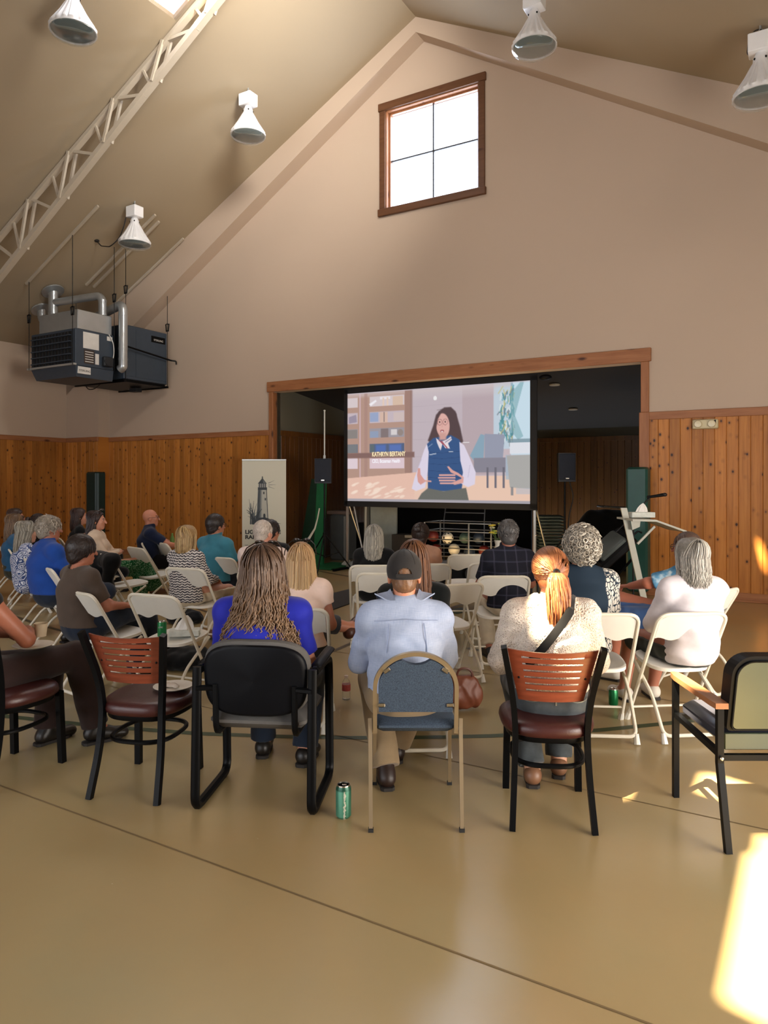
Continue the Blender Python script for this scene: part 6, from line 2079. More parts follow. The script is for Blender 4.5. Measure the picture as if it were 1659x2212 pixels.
# man in cap
def xcap(P):
    hp, hs, HR = P['hp'], P['hs'], P['HR']
    f = Field(); f.ell(V3(0, -.012, .032), V3(.092, .112, .106), k=.01)
    V, F = f.mesh(.006, [(V3(0, 0, -.012), unit(V3(0, .10, -1)))])
    # half-moon opening at the back
    keep = ~((np.abs(V[F].mean(1)[:, 0]) < .036) & (V[F].mean(1)[:, 1] < -.05) & (V[F].mean(1)[:, 2] > .006) & (((V[F].mean(1)[:, 0] / .036) ** 2 + ((V[F].mean(1)[:, 2] - .006) / .032) ** 2) < 1))
    m = cloth('charcoal_cap_cotton', (44, 42, 42), .85)
    co = link_mesh('cap', P['hc'] + (V * hs) @ HR.T, F[keep], m, P['root'], True)
    g = G(); g.tube([hp(.036 * math.cos(a) * 1.02, -.117, .008 + .033 * math.sin(a)) for a in lins(0, math.pi, 14)], .0022, 6); g.obj('opening_trim', m, co, True)
    g = G()
    for x in lins(-.036, .036, 8)[:-1]: pass
    g.tube([hp(x, -.122 + .35 * x * x * 10, -.002) for x in lins(-.042, .042, 10)], .009, 6, flat=((0, 1, 0), .35)); g.obj('strap', m, co, True)
    g = G(); g.ell(hp(0, -.012, .139), (.006, .006, .004), 10, 6); g.obj('button', m, co, True)
    for a in (0.5, 1.57, 2.64, -0.5 - 1.57 * 0, ):
        pass
    for an in (-.62, .62, 1.9, -1.9, 0):
        g = G()
        pts = []
        for q in lins(0.06, 1.45, 12):
            pts.append(hp(.0925 * math.sin(q) * math.sin(an), -.012 - .1125 * math.sin(q) * math.cos(an), .032 + .1065 * math.cos(q)))
        g.tube(pts[: (8 if an == 0 else 12)], .0013, 5); g.obj('seam', m, co, True)
    g = G()
    us, vs = lins(-1, 1, 12), lins(0, 1, 5)
    g.sheet(us, vs, None, lambda u, v, w: hp(.075 * u * (1 - .12 * v), .085 + .085 * v * (1 - .35 * u * u) - .012 * u * u, .012 - .02 * v - .022 * u * u + w), .003)
    g.obj('brim', m, co, True)
    # open collar points
    g = G()
    nk = P['nkb']
    for sx in (-1, 1):
        V = [nk + V3(sx * .045, -.078, .030), nk + V3(sx * .09, -.060, .040), nk + V3(sx * .150, -.015, .066), nk + V3(sx * .125, .035, .03), nk + V3(sx * .07, .045, .075), nk + V3(sx * .072, -.02, .088)]
        V2 = [v + V3(0, -.003, -.006) for v in V]
        n_ = len(V)
        g.add(V + V2, [tuple(range(n_)), tuple(reversed(range(n_, 2 * n_)))] + [(i, (i + 1) % n_, n_ + (i + 1) % n_, n_ + i) for i in range(n_)])
    g.obj('collar_points', M_CHAMBRAY, P['root'], True)
    # yoke seam across the back, and the sleeve seams
    V = P['shirtV']
    def back(x, z):
        m = (np.abs(V[:, 0] - x) < .012) & (np.abs(V[:, 2] - z) < .012)
        return V[m][:, 1].min() if m.any() else -.2
    zy = P['upp'][2] + .035
    g = G(); g.tube([(x, back(x, zy - .012 * abs(x) / .15) - .001, zy - .012 * abs(x) / .15) for x in lins(-.155, .155, 22)], .0017, 5); g.obj('yoke_seam', cloth('chambray_seam', (128, 142, 174)), P['root'], True)
    for sx in (-1, 1):
        g = G(); g.tube([(sx * (.085 + .012 * q), back(sx * (.085 + .012 * q), zy - .02 - .13 * q) - .001, zy - .02 - .13 * q) for q in lins(0, 1, 8)], .0022, 5); g.obj('pleat', MATS['chambray_seam'], P['root'], True)
person('man in a charcoal baseball cap and pale blue shirt on the blue banquet chair', (.150, 3.66), 2, 1.275, 1.03, 'm', lean=-.03, hx=873, hy=1190, head=(-2, 8), skin=(206, 140, 110), shoulder=.160,
       arms=((V3(-.215, .03, .70), V3(-.10, .26, .67), (.5, .8, -.2)), (V3(.215, .03, .70), V3(.10, .26, .67), (-.5, .8, -.2))),
       top=dict(mat=M_CHAMBRAY, sleeve='long', neck='collar', loose=.026, fold=.011, wl=.17, sleeve_grow=.016, hem=.03, stretch=(.8, .8, 1.2)), bottom=dict(mat=M_KHAKI, loose=.018), shoes=dict(mat=mat('dark_boot_leather', (40, 24, 18), .45), shaft=.14),
       hair=H('short', (120, 84, 56), (150, 110, 80), t=.003, n=420, zmax=-.03, len=.02, lift=.002), h=.0075, extra=xcap,
       legs={-1: (V3(-.15, .40, .50), V3(-.085, .14, .085), V3(-.10, .28, .035)), 1: (V3(.14, .44, .50), V3(-.01, .50, .085), V3(.0, .64, .035))})

# red-haired woman
def xred(P):
    # bag strap over the shoulder, diagonal across the back
    A, B = P['sh'][1] + V3(-.07, -.02, .075), P['wai'] + V3(-.13, -.15, .05)
    pts = []
    for q in lins(-.12, 1, 16):
        c = A * (1 - q) + B * q
        bulge = -.115 - .035 * math.sin(min(max(q, 0), 1) * math.pi)
        pts.append(V3(c[0], P['che'][1] + bulge if q > .1 else P['che'][1] + bulge + .17 * (.1 - q) / .22, c[2] if q > 0 else A[2] + .01))
    g = G(); g.tube(pts, .021, 6, flat=((0, 1, 0), .14)); g.obj('bag_strap', M_BLACKC, P['root'], True)
    V = P['bottomV']
    def back(x, z):
        m = (np.abs(V[:, 0] - x) < .014) & (np.abs(V[:, 2] - z) < .014)
        return V[m][:, 1].min() - .001 if m.any() else -.15
    ms = cloth('denim_stitch', (120, 118, 108))
    for sx in (-1, 1):
        g = G(); g.tube([(sx * (.02 + .15 * q), back(sx * (.02 + .15 * q), .585 - .045 * math.sin(q * 2.4)), .585 - .045 * math.sin(q * 2.4)) for q in lins(0, 1, 12)], .0018, 5); g.obj('pocket_stitch', ms, P['root'], True)
    g = G(); g.tube([(0, back(0, z), z) for z in lins(.645, .53, 8)], .0045, 6); g.obj('back_seam', ms, P['root'], True)
    g = G(); a = P['hp'](0, -.140, .005); g.tube([a + V3(.014 * math.cos(q), .006 * math.sin(q) * 1.2, .014 * math.sin(q)) for q in lins(0, 6.28, 14)], .005, 6); g.obj('hair_tie', M_BLACKC, P['root'], True)
person('woman with a red-blond ponytail in a cream lace top on the restaurant chair', (.800, 3.655), -4, 1.305, 1.04, 'f', lean=-.03, hx=1187, hy=1179, head=(6, 3), skin=(222, 170, 142), shoulder=.156,
       arms=((V3(-.225, .02, .72), V3(-.16, .26, .66), (-.1, .9, -.2)), (V3(.225, .02, .72), V3(.16, .26, .66), (.1, .9, -.2))),
       top=dict(mat=M_LACE, sleeve='half', loose=.022, sleeve_grow=.030, cuff=1.3, fold=.009, neck='crew', hem=.03, name='lace_top'), bottom=dict(mat=M_JEAN_G, type='long'), shoes=dict(mat=M_TAN),
       hair=H('pony', (124, 70, 42), (176, 116, 74), tail=.30, tail_n=300, tail_w=.036, tail_x=.0, n=560, tie=.0), h=.0075, extra=xred,
       legs={-1: (V3(-.13, .42, .50), V3(-.06, .17, .085), V3(-.05, .30, .035)), 1: (V3(.13, .42, .50), V3(.10, .30, .085), V3(.13, .45, .035))})

# ------------------------------------------------------------------ second row and the right-hand seats
f17 = fold('white folding chair under the blond woman in the pink cap-sleeved top', 632, 1313, 0)
s, y = seat_of(f17, .0)
def xblond(P): glasses(P, (24, 20, 20), True, 'sunglasses')
person('woman with straight blond hair and sunglasses on her head in a pale pink top', (s[0] + .02, s[1]), 2, 1.225, 1.0, 'f', lean=.0, hx=650, hy=1174, head=(0, 6), arms=('lap', 'side'), skin=(176, 118, 94), legs={-1: (V3(.07, .44, .575), V3(.33, .55, .505), V3(.42, .68, .585)), 1: (V3(.09, .43, .50), V3(.09, .42, .085), V3(.11, .57, .035))},
       top=dict(mat=cloth('pale_pink_crepe', (238, 212, 198)), sleeve='cap', loose=.014, fold=.004), bottom=dict(mat=cloth('charcoal_twill', (44, 46, 50)), type='crop'), shoes=dict(mat=M_BROWNL),
       hair=H('long', (158, 118, 80), (206, 170, 122), tip=(232, 200, 150), n=560, r=.0042, fall=[(0, -.012, .090, .106), (-.10, -.03, .102, .102), (-.22, -.05, .118, .092), (-.36, -.075, .120, .075), (-.44, -.085, .105, .06)], wave=.004, ragged=.86), h=.008, extra=xblond)
s0 = At(888, 1200, 4.45)
fb = fold('white folding chair under the auburn-haired woman, hidden behind the man in the cap', 0, 0, 2, at=(s0.x, 4.45))
person('woman with long auburn hair in a black top, in front of the capped man', (s0.x, 4.47), 2, 1.24, 1.02, 'f', lean=-.13, hx=893, hy=1165, head=(-4, 4), skin=(200, 150, 124),
       top=dict(mat=M_BLACKC2, sleeve='long', neck='wide'), bottom=dict(mat=M_BLACKC), shoes=dict(mat=M_SHOE_BLK),
       hair=H('long', (92, 58, 38), (134, 90, 60), n=480, fall=[(0, -.012, .090, .104), (-.10, -.03, .100, .10), (-.22, -.05, .110, .09), (-.36, -.08, .108, .07), (-.46, -.09, .10, .055)], wave=.004), h=.008)

f_cu = fold('white folding chair under the person with curly grey hair', 1302, 1323, -4)
s, y = seat_of(f_cu)
person('person with curly grey hair in a navy shirt with leaf-print sides', (s[0] - .06, s[1] + .13), -2, 1.285, 1.12, 'm', lean=-.13, hx=1254, hy=1136, head=(6, 2), arms='lap', skin=(190, 136, 110), shoulder=.168,
       top=dict(mat=M_HAWAII, sleeve='short', loose=.018, hem=-.06), bottom=dict(mat=M_BLACKC), shoes=dict(mat=M_SNEAK),
       hair=H('curly', (140, 132, 120), (214, 206, 192), n=1000, t=.036, d=.05), h=.008)
f_rw = fold('white folding chair under the grey-haired person in the white shirt', 1499, 1322, 6)
s, y = seat_of(f_rw)
person('person with chin-length grey hair in a white shirt and dark shorts', (s[0] + .0, s[1] + .02), 8, 1.245, .97, 'm', lean=-.13, hx=1492, hy=1165, head=(8, 2), arms='lap', skin=(170, 112, 92),
       top=dict(mat=cloth('white_cotton', (214, 208, 214)), sleeve='long', neck='collar', loose=.024, fold=.010, wl=.16, hem=-.10), bottom=dict(mat=cloth('dark_olive_shorts', (40, 44, 38)), type='short', loose=.02), shoes=dict(mat=M_SNEAK),
       hair=H('bob', (132, 128, 120), (206, 200, 190), n=420, fall=[(0, -.012, .088, .104), (-.06, -.02, .094, .102), (-.12, -.025, .098, .098), (-.185, -.035, .088, .085)], wave=.006, ragged=.85), h=.008,
       legs={-1: (V3(-.14, .46, .50), V3(-.11, .60, .085), V3(-.13, .75, .035)), 1: (V3(.10, .46, .49), V3(.12, .62, .085), V3(.14, .77, .035))})
pt = At(1486, 1200, 5.62)
f_td = fold('white folding chair under the man in the tie-dye shirt, mostly hidden', 0, 0, 40, at=(pt.x + .02, 5.58))
person('man in a blue tie-dye shirt and blue shorts, hands clasped around his raised knee', (pt.x, 5.60), 48, 1.22, 1.05, 'm', lean=-.13, hx=1482, hy=1149, head=(-6, 0), skin=(180, 112, 88),
       arms=((V3(-.24, .20, .80), V3(-.02, .46, .73), (.25, .9, -.1)), (V3(.26, .14, .76), V3(.05, .45, .73), (-.2, .9, .1))), legs={1: (V3(.02, .46, .64), V3(-.12, .62, .28), V3(-.18, .78, .25)), -1: (V3(-.12, .44, .50), V3(-.12, .46, .085), V3(-.12, .62, .035))},
       top=dict(mat=M_TIEDYE, sleeve='short', loose=.018), bottom=dict(mat=cloth('blue_shorts', (64, 96, 148)), type='short', len=.95, loose=.02), shoes=dict(mat=M_SNEAK),
       hair=H('short', (84, 64, 56), (120, 100, 88), t=.008, n=300), h=.0075, extra=lambda P: glasses(P))

f_pl = fold('white folding chair under the man in the dark plaid shirt', 1090, 1243, 2)
s, y = seat_of(f_pl)
person('grey-haired man in a dark plaid shirt and khaki trousers', (s[0] + .01, s[1] + .02), 3, 1.275, 1.04, 'm', lean=-.13, hx=1097, hy=1122, head=(0, 3), skin=(150, 96, 76), shoulder=.168,
       top=dict(mat=M_PLAID, sleeve='short', neck='collar', loose=.018, hem=-.05), bottom=dict(mat=M_CREAMP), shoes=dict(mat=M_SHOE_BLK), legs='back',
       hair=H('short', (70, 68, 68), (128, 124, 120), n=480, d=.030, t=.014, mess=.6, lift=.010))
fold('empty white folding chair between the man in the cap and the plaid shirt', 993, 1260, 22)
fold('empty white folding chair front and centre, the cart wheel showing under its back', 1012, 1197, 2)
fold('white folding chair just left of the plaid-shirted man, only its edge showing', 1062, 1215, 4)
f_bn = fold('white folding chair under the dark-haired person in the peach top', 925, 1217, 0)
s, y = seat_of(f_bn)
person('person with dark hair in a bun and a peach top, in the front row', (s[0] - .07, s[1] + .03), -4, 1.215, .95, 'f', lean=-.13, hx=909, hy=1131, head=(-16, 2), skin=(150, 96, 76),
       top=dict(mat=cloth('peach_crepe', (190, 146, 122)), sleeve='cap'), bottom=dict(mat=M_BLACKC), shoes=dict(mat=M_SHOE_BLK), hair=H('bun', (40, 30, 28), (60, 46, 40), tie=.05))
f_gl = fold('white folding chair under the woman with long silver hair', 805, 1220, 0)
s, y = seat_of(f_gl)
person('woman with long silver hair in a black top with white trim', (s[0] + .02, s[1] + .03), -2, 1.155, .96, 'f', lean=-.13, hx=808, hy=1135, head=(-6, 3), skin=(190, 146, 124),
       top=dict(mat=M_BLACKC, sleeve='long'), bottom=dict(mat=M_BLACKC), shoes=dict(mat=M_SHOE_BLK),
       hair=H('long', (128, 124, 116), (206, 200, 186), n=380, fall=[(0, -.012, .088, .104), (-.08, -.03, .094, .10), (-.18, -.05, .096, .09), (-.30, -.07, .085, .065)], wave=.004))
fold('empty white folding chair half hidden left of the man in the cap', 824, 1237, -2)

# ------------------------------------------------------------------ left block
f_br = fold('white folding chair turned right under the person in the brown t-shirt', 166, 1277, -38)
s, y = seat_of(f_br)
person('person with a short dark bowl cut in a brown t-shirt and jeans', (s[0] + .02, s[1] + .03), -44, 1.20, 1.12, 'f', lean=-.13, hx=178, hy=1156, head=(-8, 2), arms='lap', skin=(172, 112, 88), shoulder=.168,
       top=dict(mat=cloth('taupe_jersey', (78, 66, 58)), sleeve='short', loose=.016, neck='wide'), bottom=dict(mat=M_JEAN_D), shoes=dict(mat=M_SHOE_BLK), legs='cross',
       hair=H('crop', (36, 26, 24), (58, 42, 36), n=560, t=.021, d=.038, len=.06, mess=.12))
fold('empty white folding chair holding a green can and a tissue box', 327, 1283, -22)
f_zg = fold('white folding chair under the blond woman in the zigzag jumper', 397, 1226, -22)
s, y = seat_of(f_zg)
person('woman with a blond bob in a black and white zigzag jumper and cream trousers', (s[0] + .0, s[1] + .02), -30, 1.175, 1.02, 'f', lean=-.13, hx=405, hy=1137, head=(6, 2), skin=(190, 140, 116),
       top=dict(mat=M_ZIG, sleeve='long', loose=.018, hem=-.08), bottom=dict(mat=M_CREAMP), shoes=dict(mat=M_TAN),
       hair=H('bob', (150, 118, 76), (212, 184, 134), n=380, fall=[(0, -.012, .088, .104), (-.06, -.018, .094, .102), (-.12, -.02, .094, .098), (-.16, -.02, .082, .088)], wave=.002, ragged=.97, curl_in=.10))
f_tl = fold('white folding chair under the man in the teal shirt', 470, 1203, -26)
s, y = seat_of(f_tl)
person('man with short dark hair and glasses in a teal short-sleeved shirt', (s[0] - .02, s[1] + .03), -32, 1.235, 1.06, 'm', lean=-.13, hx=467, hy=1110, head=(-12, 0), skin=(176, 120, 94),
       top=dict(mat=cloth('teal_poplin', (60, 124, 144)), sleeve='short', neck='collar', loose=.02), bottom=dict(mat=M_JEAN_D), shoes=dict(mat=M_SHOE_BLK),
       hair=H('short', (38, 30, 28), (56, 44, 40), n=420, d=.024, t=.016), extra=lambda P: glasses(P))
f_wh = fold('white folding chair under the balding white-haired man', 562, 1233, -10)
s, y = seat_of(f_wh)
person('balding white-haired man in a pale pink shirt before the lighthouse banner', (s[0] + .02, s[1] + .03), -12, 1.245, 1.08, 'm', lean=-.13, hx=569, hy=1122, head=(-14, 2), skin=(206, 150, 128),
       top=dict(mat=cloth('pale_rose_cotton', (216, 196, 188)), sleeve='short', neck='collar', loose=.018), bottom=dict(mat=M_KHAKI), shoes=dict(mat=M_SHOE_BLK),
       hair=H('thin', (186, 172, 160), (222, 214, 206), d=.02, n=220))
pt = At(598, 1150, 7.7)
f_dk = fold('white folding chair under the dark-haired person by the banner, hidden from view', 0, 0, -14, at=(pt.x, 7.66))
person('dark-haired person mostly hidden behind the balding man', (pt.x, 7.68), -20, 1.215, .98, 'm', lean=-.13, hx=586, hy=1124, head=(-10, 3), skin=(170, 116, 92),
       top=dict(mat=M_BLACKC, sleeve='short'), bottom=dict(mat=M_BLACKC), shoes=dict(mat=M_SHOE_BLK), hair=H('short', (34, 26, 24), (50, 40, 36), n=300))
f_ph = fold('empty white folding chair turned right, in front of the green patterned trousers', 292, 1182, -44)
f_bo = fold('white folding chair seen nearly edge-on under the bald man', 309, 1170, -76)
s, y = seat_of(f_bo)
person('bald man with glasses in a navy polo shirt against the pine wall', (s[0] + .02, s[1] + .01), -70, 1.245, 1.04, 'm', lean=-.13, hx=326, hy=1099, head=(-6, -2), skin=(198, 134, 108), arms='knee',
       top=dict(mat=M_NAVY, sleeve='short', neck='collar', loose=.018), bottom=dict(mat=cloth('black_trousers', (20, 20, 26))), shoes=dict(mat=M_SHOE_BLK), hair=H('bald', (90, 66, 54)), extra=lambda P: glasses(P))
fold('empty white folding chair between the bald man and the zigzag jumper', 348, 1172, -52)
pt = At(226, 1150, 8.9)
f_gr = fold('white folding chair under the woman in green patterned trousers', 0, 0, -78, at=(pt.x, 8.9))
def xcard(P):
    glasses(P, (50, 44, 40), True, 'sunglasses')
person('woman with long dark hair in a cream cardigan and green patterned trousers', (pt.x, 8.9), -80, 1.235, 1.15, 'f', lean=-.13, hx=211, hy=1103, head=(-4, 0), arms='cross', skin=(206, 148, 122),
       top=dict(mat=cloth('cream_knit', (212, 190, 166)), sleeve='long', loose=.018, hem=-.02, name='cardigan'), bottom=dict(mat=M_FERN, loose=.03), shoes=dict(mat=M_TAN), legs='cross',
       hair=H('long', (44, 28, 26), (62, 42, 38), n=360, d=.03, amax=100, fall=[(0, -.02, .090, .10), (-.10, -.04, .094, .09), (-.20, -.06, .10, .08), (-.32, -.08, .09, .05)], open=.0), extra=xcard)
f_jk = fold('white folding chair with a black jacket hung over its back', 222, 1196, -48)
pt = At(172, 1150, 10.35)
f_sl = fold('white folding chair under the dark-haired woman in a sleeveless top, hidden from view', 0, 0, -60, at=(pt.x, 10.35))
person('woman with shoulder-length dark brown hair in a black sleeveless top', (pt.x, 10.35), -62, 1.235, .98, 'f', lean=-.13, hx=173, hy=1098, head=(-4, 0), skin=(206, 150, 126),
       top=dict(mat=M_BLACKC, sleeve='none'), bottom=dict(mat=M_BLACKC), shoes=dict(mat=M_SHOE_BLK),
       hair=H('bob', (52, 32, 28), (74, 48, 40), n=320, d=.034, amax=100, open=.01, fall=[(0, -.02, .088, .10), (-.08, -.03, .096, .098), (-.16, -.035, .10, .095), (-.22, -.04, .09, .08)], wave=.005))
f_fl = fold('white folding chair under the grey-haired man in the blue fleece', 95, 1224, -46)
s, y = seat_of(f_fl)
person('man with tousled grey hair in a bright blue fleece', (s[0] + .02, s[1] + .03), -46, 1.285, 1.16, 'm', lean=-.13, hx=107, hy=1113, head=(-10, 2), skin=(164, 106, 84), shoulder=.178,
       top=dict(mat=cloth('cobalt_fleece', (26, 68, 150)), sleeve='long', neck='turtle', loose=.026), bottom=dict(mat=M_JEAN_D), shoes=dict(mat=M_SHOE_BLK), legs='back',
       hair=H('short', (126, 116, 104), (204, 194, 180), n=520, t=.020, d=.034, lift=.016, mess=.7, len=.055))
f_cl = fold('white folding chair under the woman in the blue and white print dress', 52, 1204, -56)
s, y = seat_of(f_cl)
def xclip(P):
    g = G(); hp = P['hp']
    g.tube([hp(-.055 + .04 * q, -.118 + .01 * math.cos(q * 3), .012 - .012 * q) for q in lins(0, 1, 8)], .006, 6); g.obj('hair_clip', M_CHROME, P['root'], True)
person('woman with grey hair held by a silver clip in a blue and white print dress', (s[0] + .02, s[1] + .03), -56, 1.16, 1.02, 'f', lean=-.13, hx=60, hy=1127, head=(0, 4), skin=(196, 150, 128),
       top=dict(mat=M_BLUEWHITE, sleeve='short', name='dress_top'), bottom=dict(mat=M_BLUEWHITE, type='skirt', name='dress_skirt'), shoes=dict(mat=M_BROWNL),
       hair=H('long', (116, 110, 100), (196, 188, 172), n=360, fall=[(0, -.012, .088, .104), (-.10, -.03, .096, .10), (-.20, -.045, .10, .09), (-.27, -.06, .09, .07)], wave=.006), extra=xclip)
f_ol = fold('white folding chair at the left edge under the woman in the olive skirt', 18, 1183, -60)
s, y = seat_of(f_ol)
person('woman with long light brown hair in a blue top, olive skirt and tan heels', (s[0] + .10, s[1] - .05), -58, 1.235, 1.0, 'f', lean=-.13, hx=34, hy=1111, head=(0, 3), skin=(210, 160, 136), legs='cross',
       top=dict(mat=cloth('steel_blue_jersey', (36, 80, 116)), sleeve='short'), bottom=dict(mat=cloth('olive_skirt', (50, 50, 40)), type='skirt', drop=.06, name='skirt'), shoes=dict(mat=M_TAN),
       hair=H('long', (86, 64, 46), (140, 110, 80), n=360, fall=[(0, -.012, .088, .104), (-.10, -.03, .096, .10), (-.22, -.045, .10, .085), (-.34, -.06, .09, .06)], wave=.006))
pt = At(90, 1150, 9.75)
f_hb = fold('white folding chair under the dark-haired woman with a headband, hidden from view', 0, 0, -60, at=(pt.x - .1, 9.72))
person('dark-haired woman with a pale headband behind the blue fleece', (pt.x, 9.75), -60, 1.19, 1.0, 'f', lean=-.13, hx=84, hy=1111, head=(0, 3), skin=(190, 140, 118),
       top=dict(mat=M_BLACKC, sleeve='long'), bottom=dict(mat=M_BLACKC), shoes=dict(mat=M_SHOE_BLK), hair=H('bun', (44, 32, 30), (62, 48, 42), tie=.02),
       extra=lambda P: (lambda g: (g.tube([P['hp'](.093 * math.sin(q), -.0 - .02 * math.cos(q), .035 + .088 * math.cos(q)) for q in lins(-1.7, 1.7, 16)], .006, 6), g.obj('headband', mat('headband_cream', (206, 176, 150), .7), P['root'], True)))(G()))
pt = At(34, 1150, 10.2)
f_bk = fold('white folding chair under the brown-haired woman furthest back on the left, hidden from view', 0, 0, -60, at=(pt.x, 10.2))
person('brown-haired woman with glasses seated furthest back at the left wall', (pt.x, 10.2), -66, 1.225, 1.0, 'f', lean=-.13, hx=36, hy=1099, head=(-4, 2), skin=(200, 144, 120),
       top=dict(mat=M_BLACKC, sleeve='long'), bottom=dict(mat=M_BLACKC), shoes=dict(mat=M_SHOE_BLK), extra=lambda P: glasses(P),
       hair=H('bob', (58, 40, 34), (84, 60, 48), n=300, d=.034, amax=100, open=.01, fall=[(0, -.012, .088, .104), (-.08, -.03, .094, .10), (-.16, -.035, .096, .095), (-.24, -.04, .09, .08)], wave=.004))
# ------------------------------------------------------------------ loudspeakers, lectern, things on and around the stage
M_SPK = mat('loudspeaker_black', (20, 24, 34), .55)
M_GRILL = mat('loudspeaker_grille', (26, 32, 46), .7, .2, bump=.4, bscale=260)
def pa_speaker(label, p, ztop, w, h, yaw, pole_up=0.0):
    t = thing('loudspeaker', label, 'loudspeaker', (p[0], p[1], ztop - h), yaw, 'loudspeakers on tripod stands')
    d = w * .85
    g = G()
    g.prism([(-w / 2, -d / 2), (w / 2, -d / 2), (w * .32, d / 2), (-w * .32, d / 2)], 0, h, lambda a, b, z: (a, b, z)); g.obj('cabinet', M_SPK, t)
    g = G(); g.box((0, -d / 2 - .006, h / 2 + .01), (w * .92, .014, h * .9), bev=.006); g.obj('grille', M_GRILL, t, True)
    g = G(); g.box((0, -d / 2 - .015, .055), (.055, .004, .016)); g.obj('badge', M_CHROME, t)
    st = thing('speaker_stand', label.replace('loudspeaker', 'tripod stand of the loudspeaker'), 'speaker stand', (p[0], p[1], 0), yaw, 'tripod speaker stands')
    g = G(); g.tube([(0, 0, .25), (0, 0, .95)], .019, 10); g.tube([(0, 0, .9), (0, 0, ztop - h)], .016, 10); g.obj('pole', M_BLACK, st, True)
    g = G(); g.tube([(0, 0, .62), (0, 0, .70)], .030, 12); g.obj('collar', M_BLACK2, st, True)
    for k in range(3):
        a = .5 + k * 2 * math.pi / 3
        g = G(); g.tube([(.02 * math.cos(a), .02 * math.sin(a), .66), (.52 * math.cos(a), .52 * math.sin(a), .02)], .012, 8); l_ = g.obj('leg', M_BLACK, st, True)
        g = G(); g.ell((.52 * math.cos(a), .52 * math.sin(a), .018), (.022, .022, .018), 10, 6); g.obj('foot_cap', M_RUBBER, l_, True)
        g = G(); g.tube([(.0, 0, .27), (.27 * math.cos(a), .27 * math.sin(a), .34)], .008, 6); g.obj('brace', M_BLACK, st, True)
    return t
Yl = 12.75
pl = At(701, 1100, Yl)
pa_speaker('black loudspeaker left of the projection screen', pl, CAMH - (991 - HY) / FPX * Yl, .30, .435, -8)
zt_l = CAMH - (991 - HY) / FPX * Yl
g = G(); zt2 = CAMH - (887 - HY) / FPX * Yl; g.tube([(0, 0, 0), (0, 0, .06)], .022, 10); g.tube([(0, 0, .05), (0, 0, zt2 - zt_l)], .012, 8); g.ell((0, 0, zt2 - zt_l), (.02, .02, .015), 10, 6)
tag(g.obj('pole', mat('white_pole', (200, 206, 204), .4), smooth=True, loc=(pl.x, pl.y, zt_l)), 'tall thin white pole standing up from the left loudspeaker', 'pole')
Yr = 11.9
pr_ = At(1220, 1100, Yr)
pa_speaker('black loudspeaker in the dark right half of the stage', pr_, CAMH - (979 - HY) / FPX * Yr, .285, .47, 4)
pm = At(1222, 1100, Yr)
g = G(); g.tube(fillet([(pm.x + .05, Yr, 1.62), (pm.x + .14, Yr, 1.35), (pm.x + .05, Yr, 1.05), (pm.x + .02, Yr, .2)], .2, 6), .010, 6); tag(g.obj('cable', M_CORD, smooth=True), 'black cable drooping below the right-hand loudspeaker', 'cable')

# lectern seen from its side: slanted post, top, brace
Yk = 8.45
def K(x, y, dy=0.0): return At(x, y, Yk + dy)
o0 = Fl(1372, HY + FPX * CAMH / Yk)
M_LECT = mat('pale_grey_laminate', (176, 176, 164), .5, 0, .03)
t = thing('lectern', 'pale grey lectern with a slanted side and a flat top, left of the pine boarding', 'lectern', (o0.x, Yk, 0), 0)
def k_(x, y, dy=0.0):
    p = K(x, y, dy); return Vector((p.x - o0.x, dy, p.z))
g = G()
A_, B_ = k_(1347, 1097), k_(1400, 1335)
dirv = (B_ - A_).normalized(); nrm = Vector((dirv.z, 0, -dirv.x))
B_.z = 0.0
for dy in (0.0,):
    g = G()
    w_ = .036
    g.add([A_ + Vector((-w_, dy - .012, 0)), A_ + Vector((w_, dy - .012, 0)), B_ + Vector((w_, dy - .012, 0)), B_ + Vector((-w_, dy - .012, 0)),
           A_ + Vector((-w_, dy + .012, 0)), A_ + Vector((w_, dy + .012, 0)), B_ + Vector((w_, dy + .012, 0)), B_ + Vector((-w_, dy + .012, 0))],
          [(0, 3, 2, 1), (4, 5, 6, 7), (0, 1, 5, 4), (1, 2, 6, 5), (2, 3, 7, 6), (3, 0, 4, 7)])
    g.obj('side_panel', M_LECT, t)
g = G(); a1, b1 = k_(1349, 1119), k_(1398, 1120); c1_ = k_(1462, 1143)
for (p0, p1) in ((a1, b1), (b1, c1_)):
    g.add([p0 + Vector((0, -.28, 0)), p1 + Vector((0, -.28, 0)), p1 + Vector((0, .28, 0)), p0 + Vector((0, .28, 0)), p0 + Vector((0, -.28, -.022)), p1 + Vector((0, -.28, -.022)), p1 + Vector((0, .28, -.022)), p0 + Vector((0, .28, -.022))],
          [(0, 1, 2, 3), (7, 6, 5, 4), (0, 4, 5, 1), (1, 5, 6, 2), (2, 6, 7, 3), (3, 7, 4, 0)])
g.obj('top', M_LECT, t)
g = G(); g.add([k_(1362, 1123, -.1), k_(1384, 1123, -.1), k_(1382, 1138, -.1), k_(1366, 1145, -.1), k_(1362, 1123, .1), k_(1384, 1123, .1), k_(1382, 1138, .1), k_(1366, 1145, .1)], [(0, 3, 2, 1), (4, 5, 6, 7), (0, 1, 5, 4), (1, 2, 6, 5), (2, 3, 7, 6), (3, 0, 4, 7)]); g.obj('bracket', M_LECT, t)
for dy in (0.0,):
    g = G(); bar(g, k_(1377, 1175) + Vector((0, dy, 0)), k_(1414, 1137) + Vector((0, dy, 0)), .025, .025); g.obj('brace', M_LECT, t)
tp = K(1386, 1119)
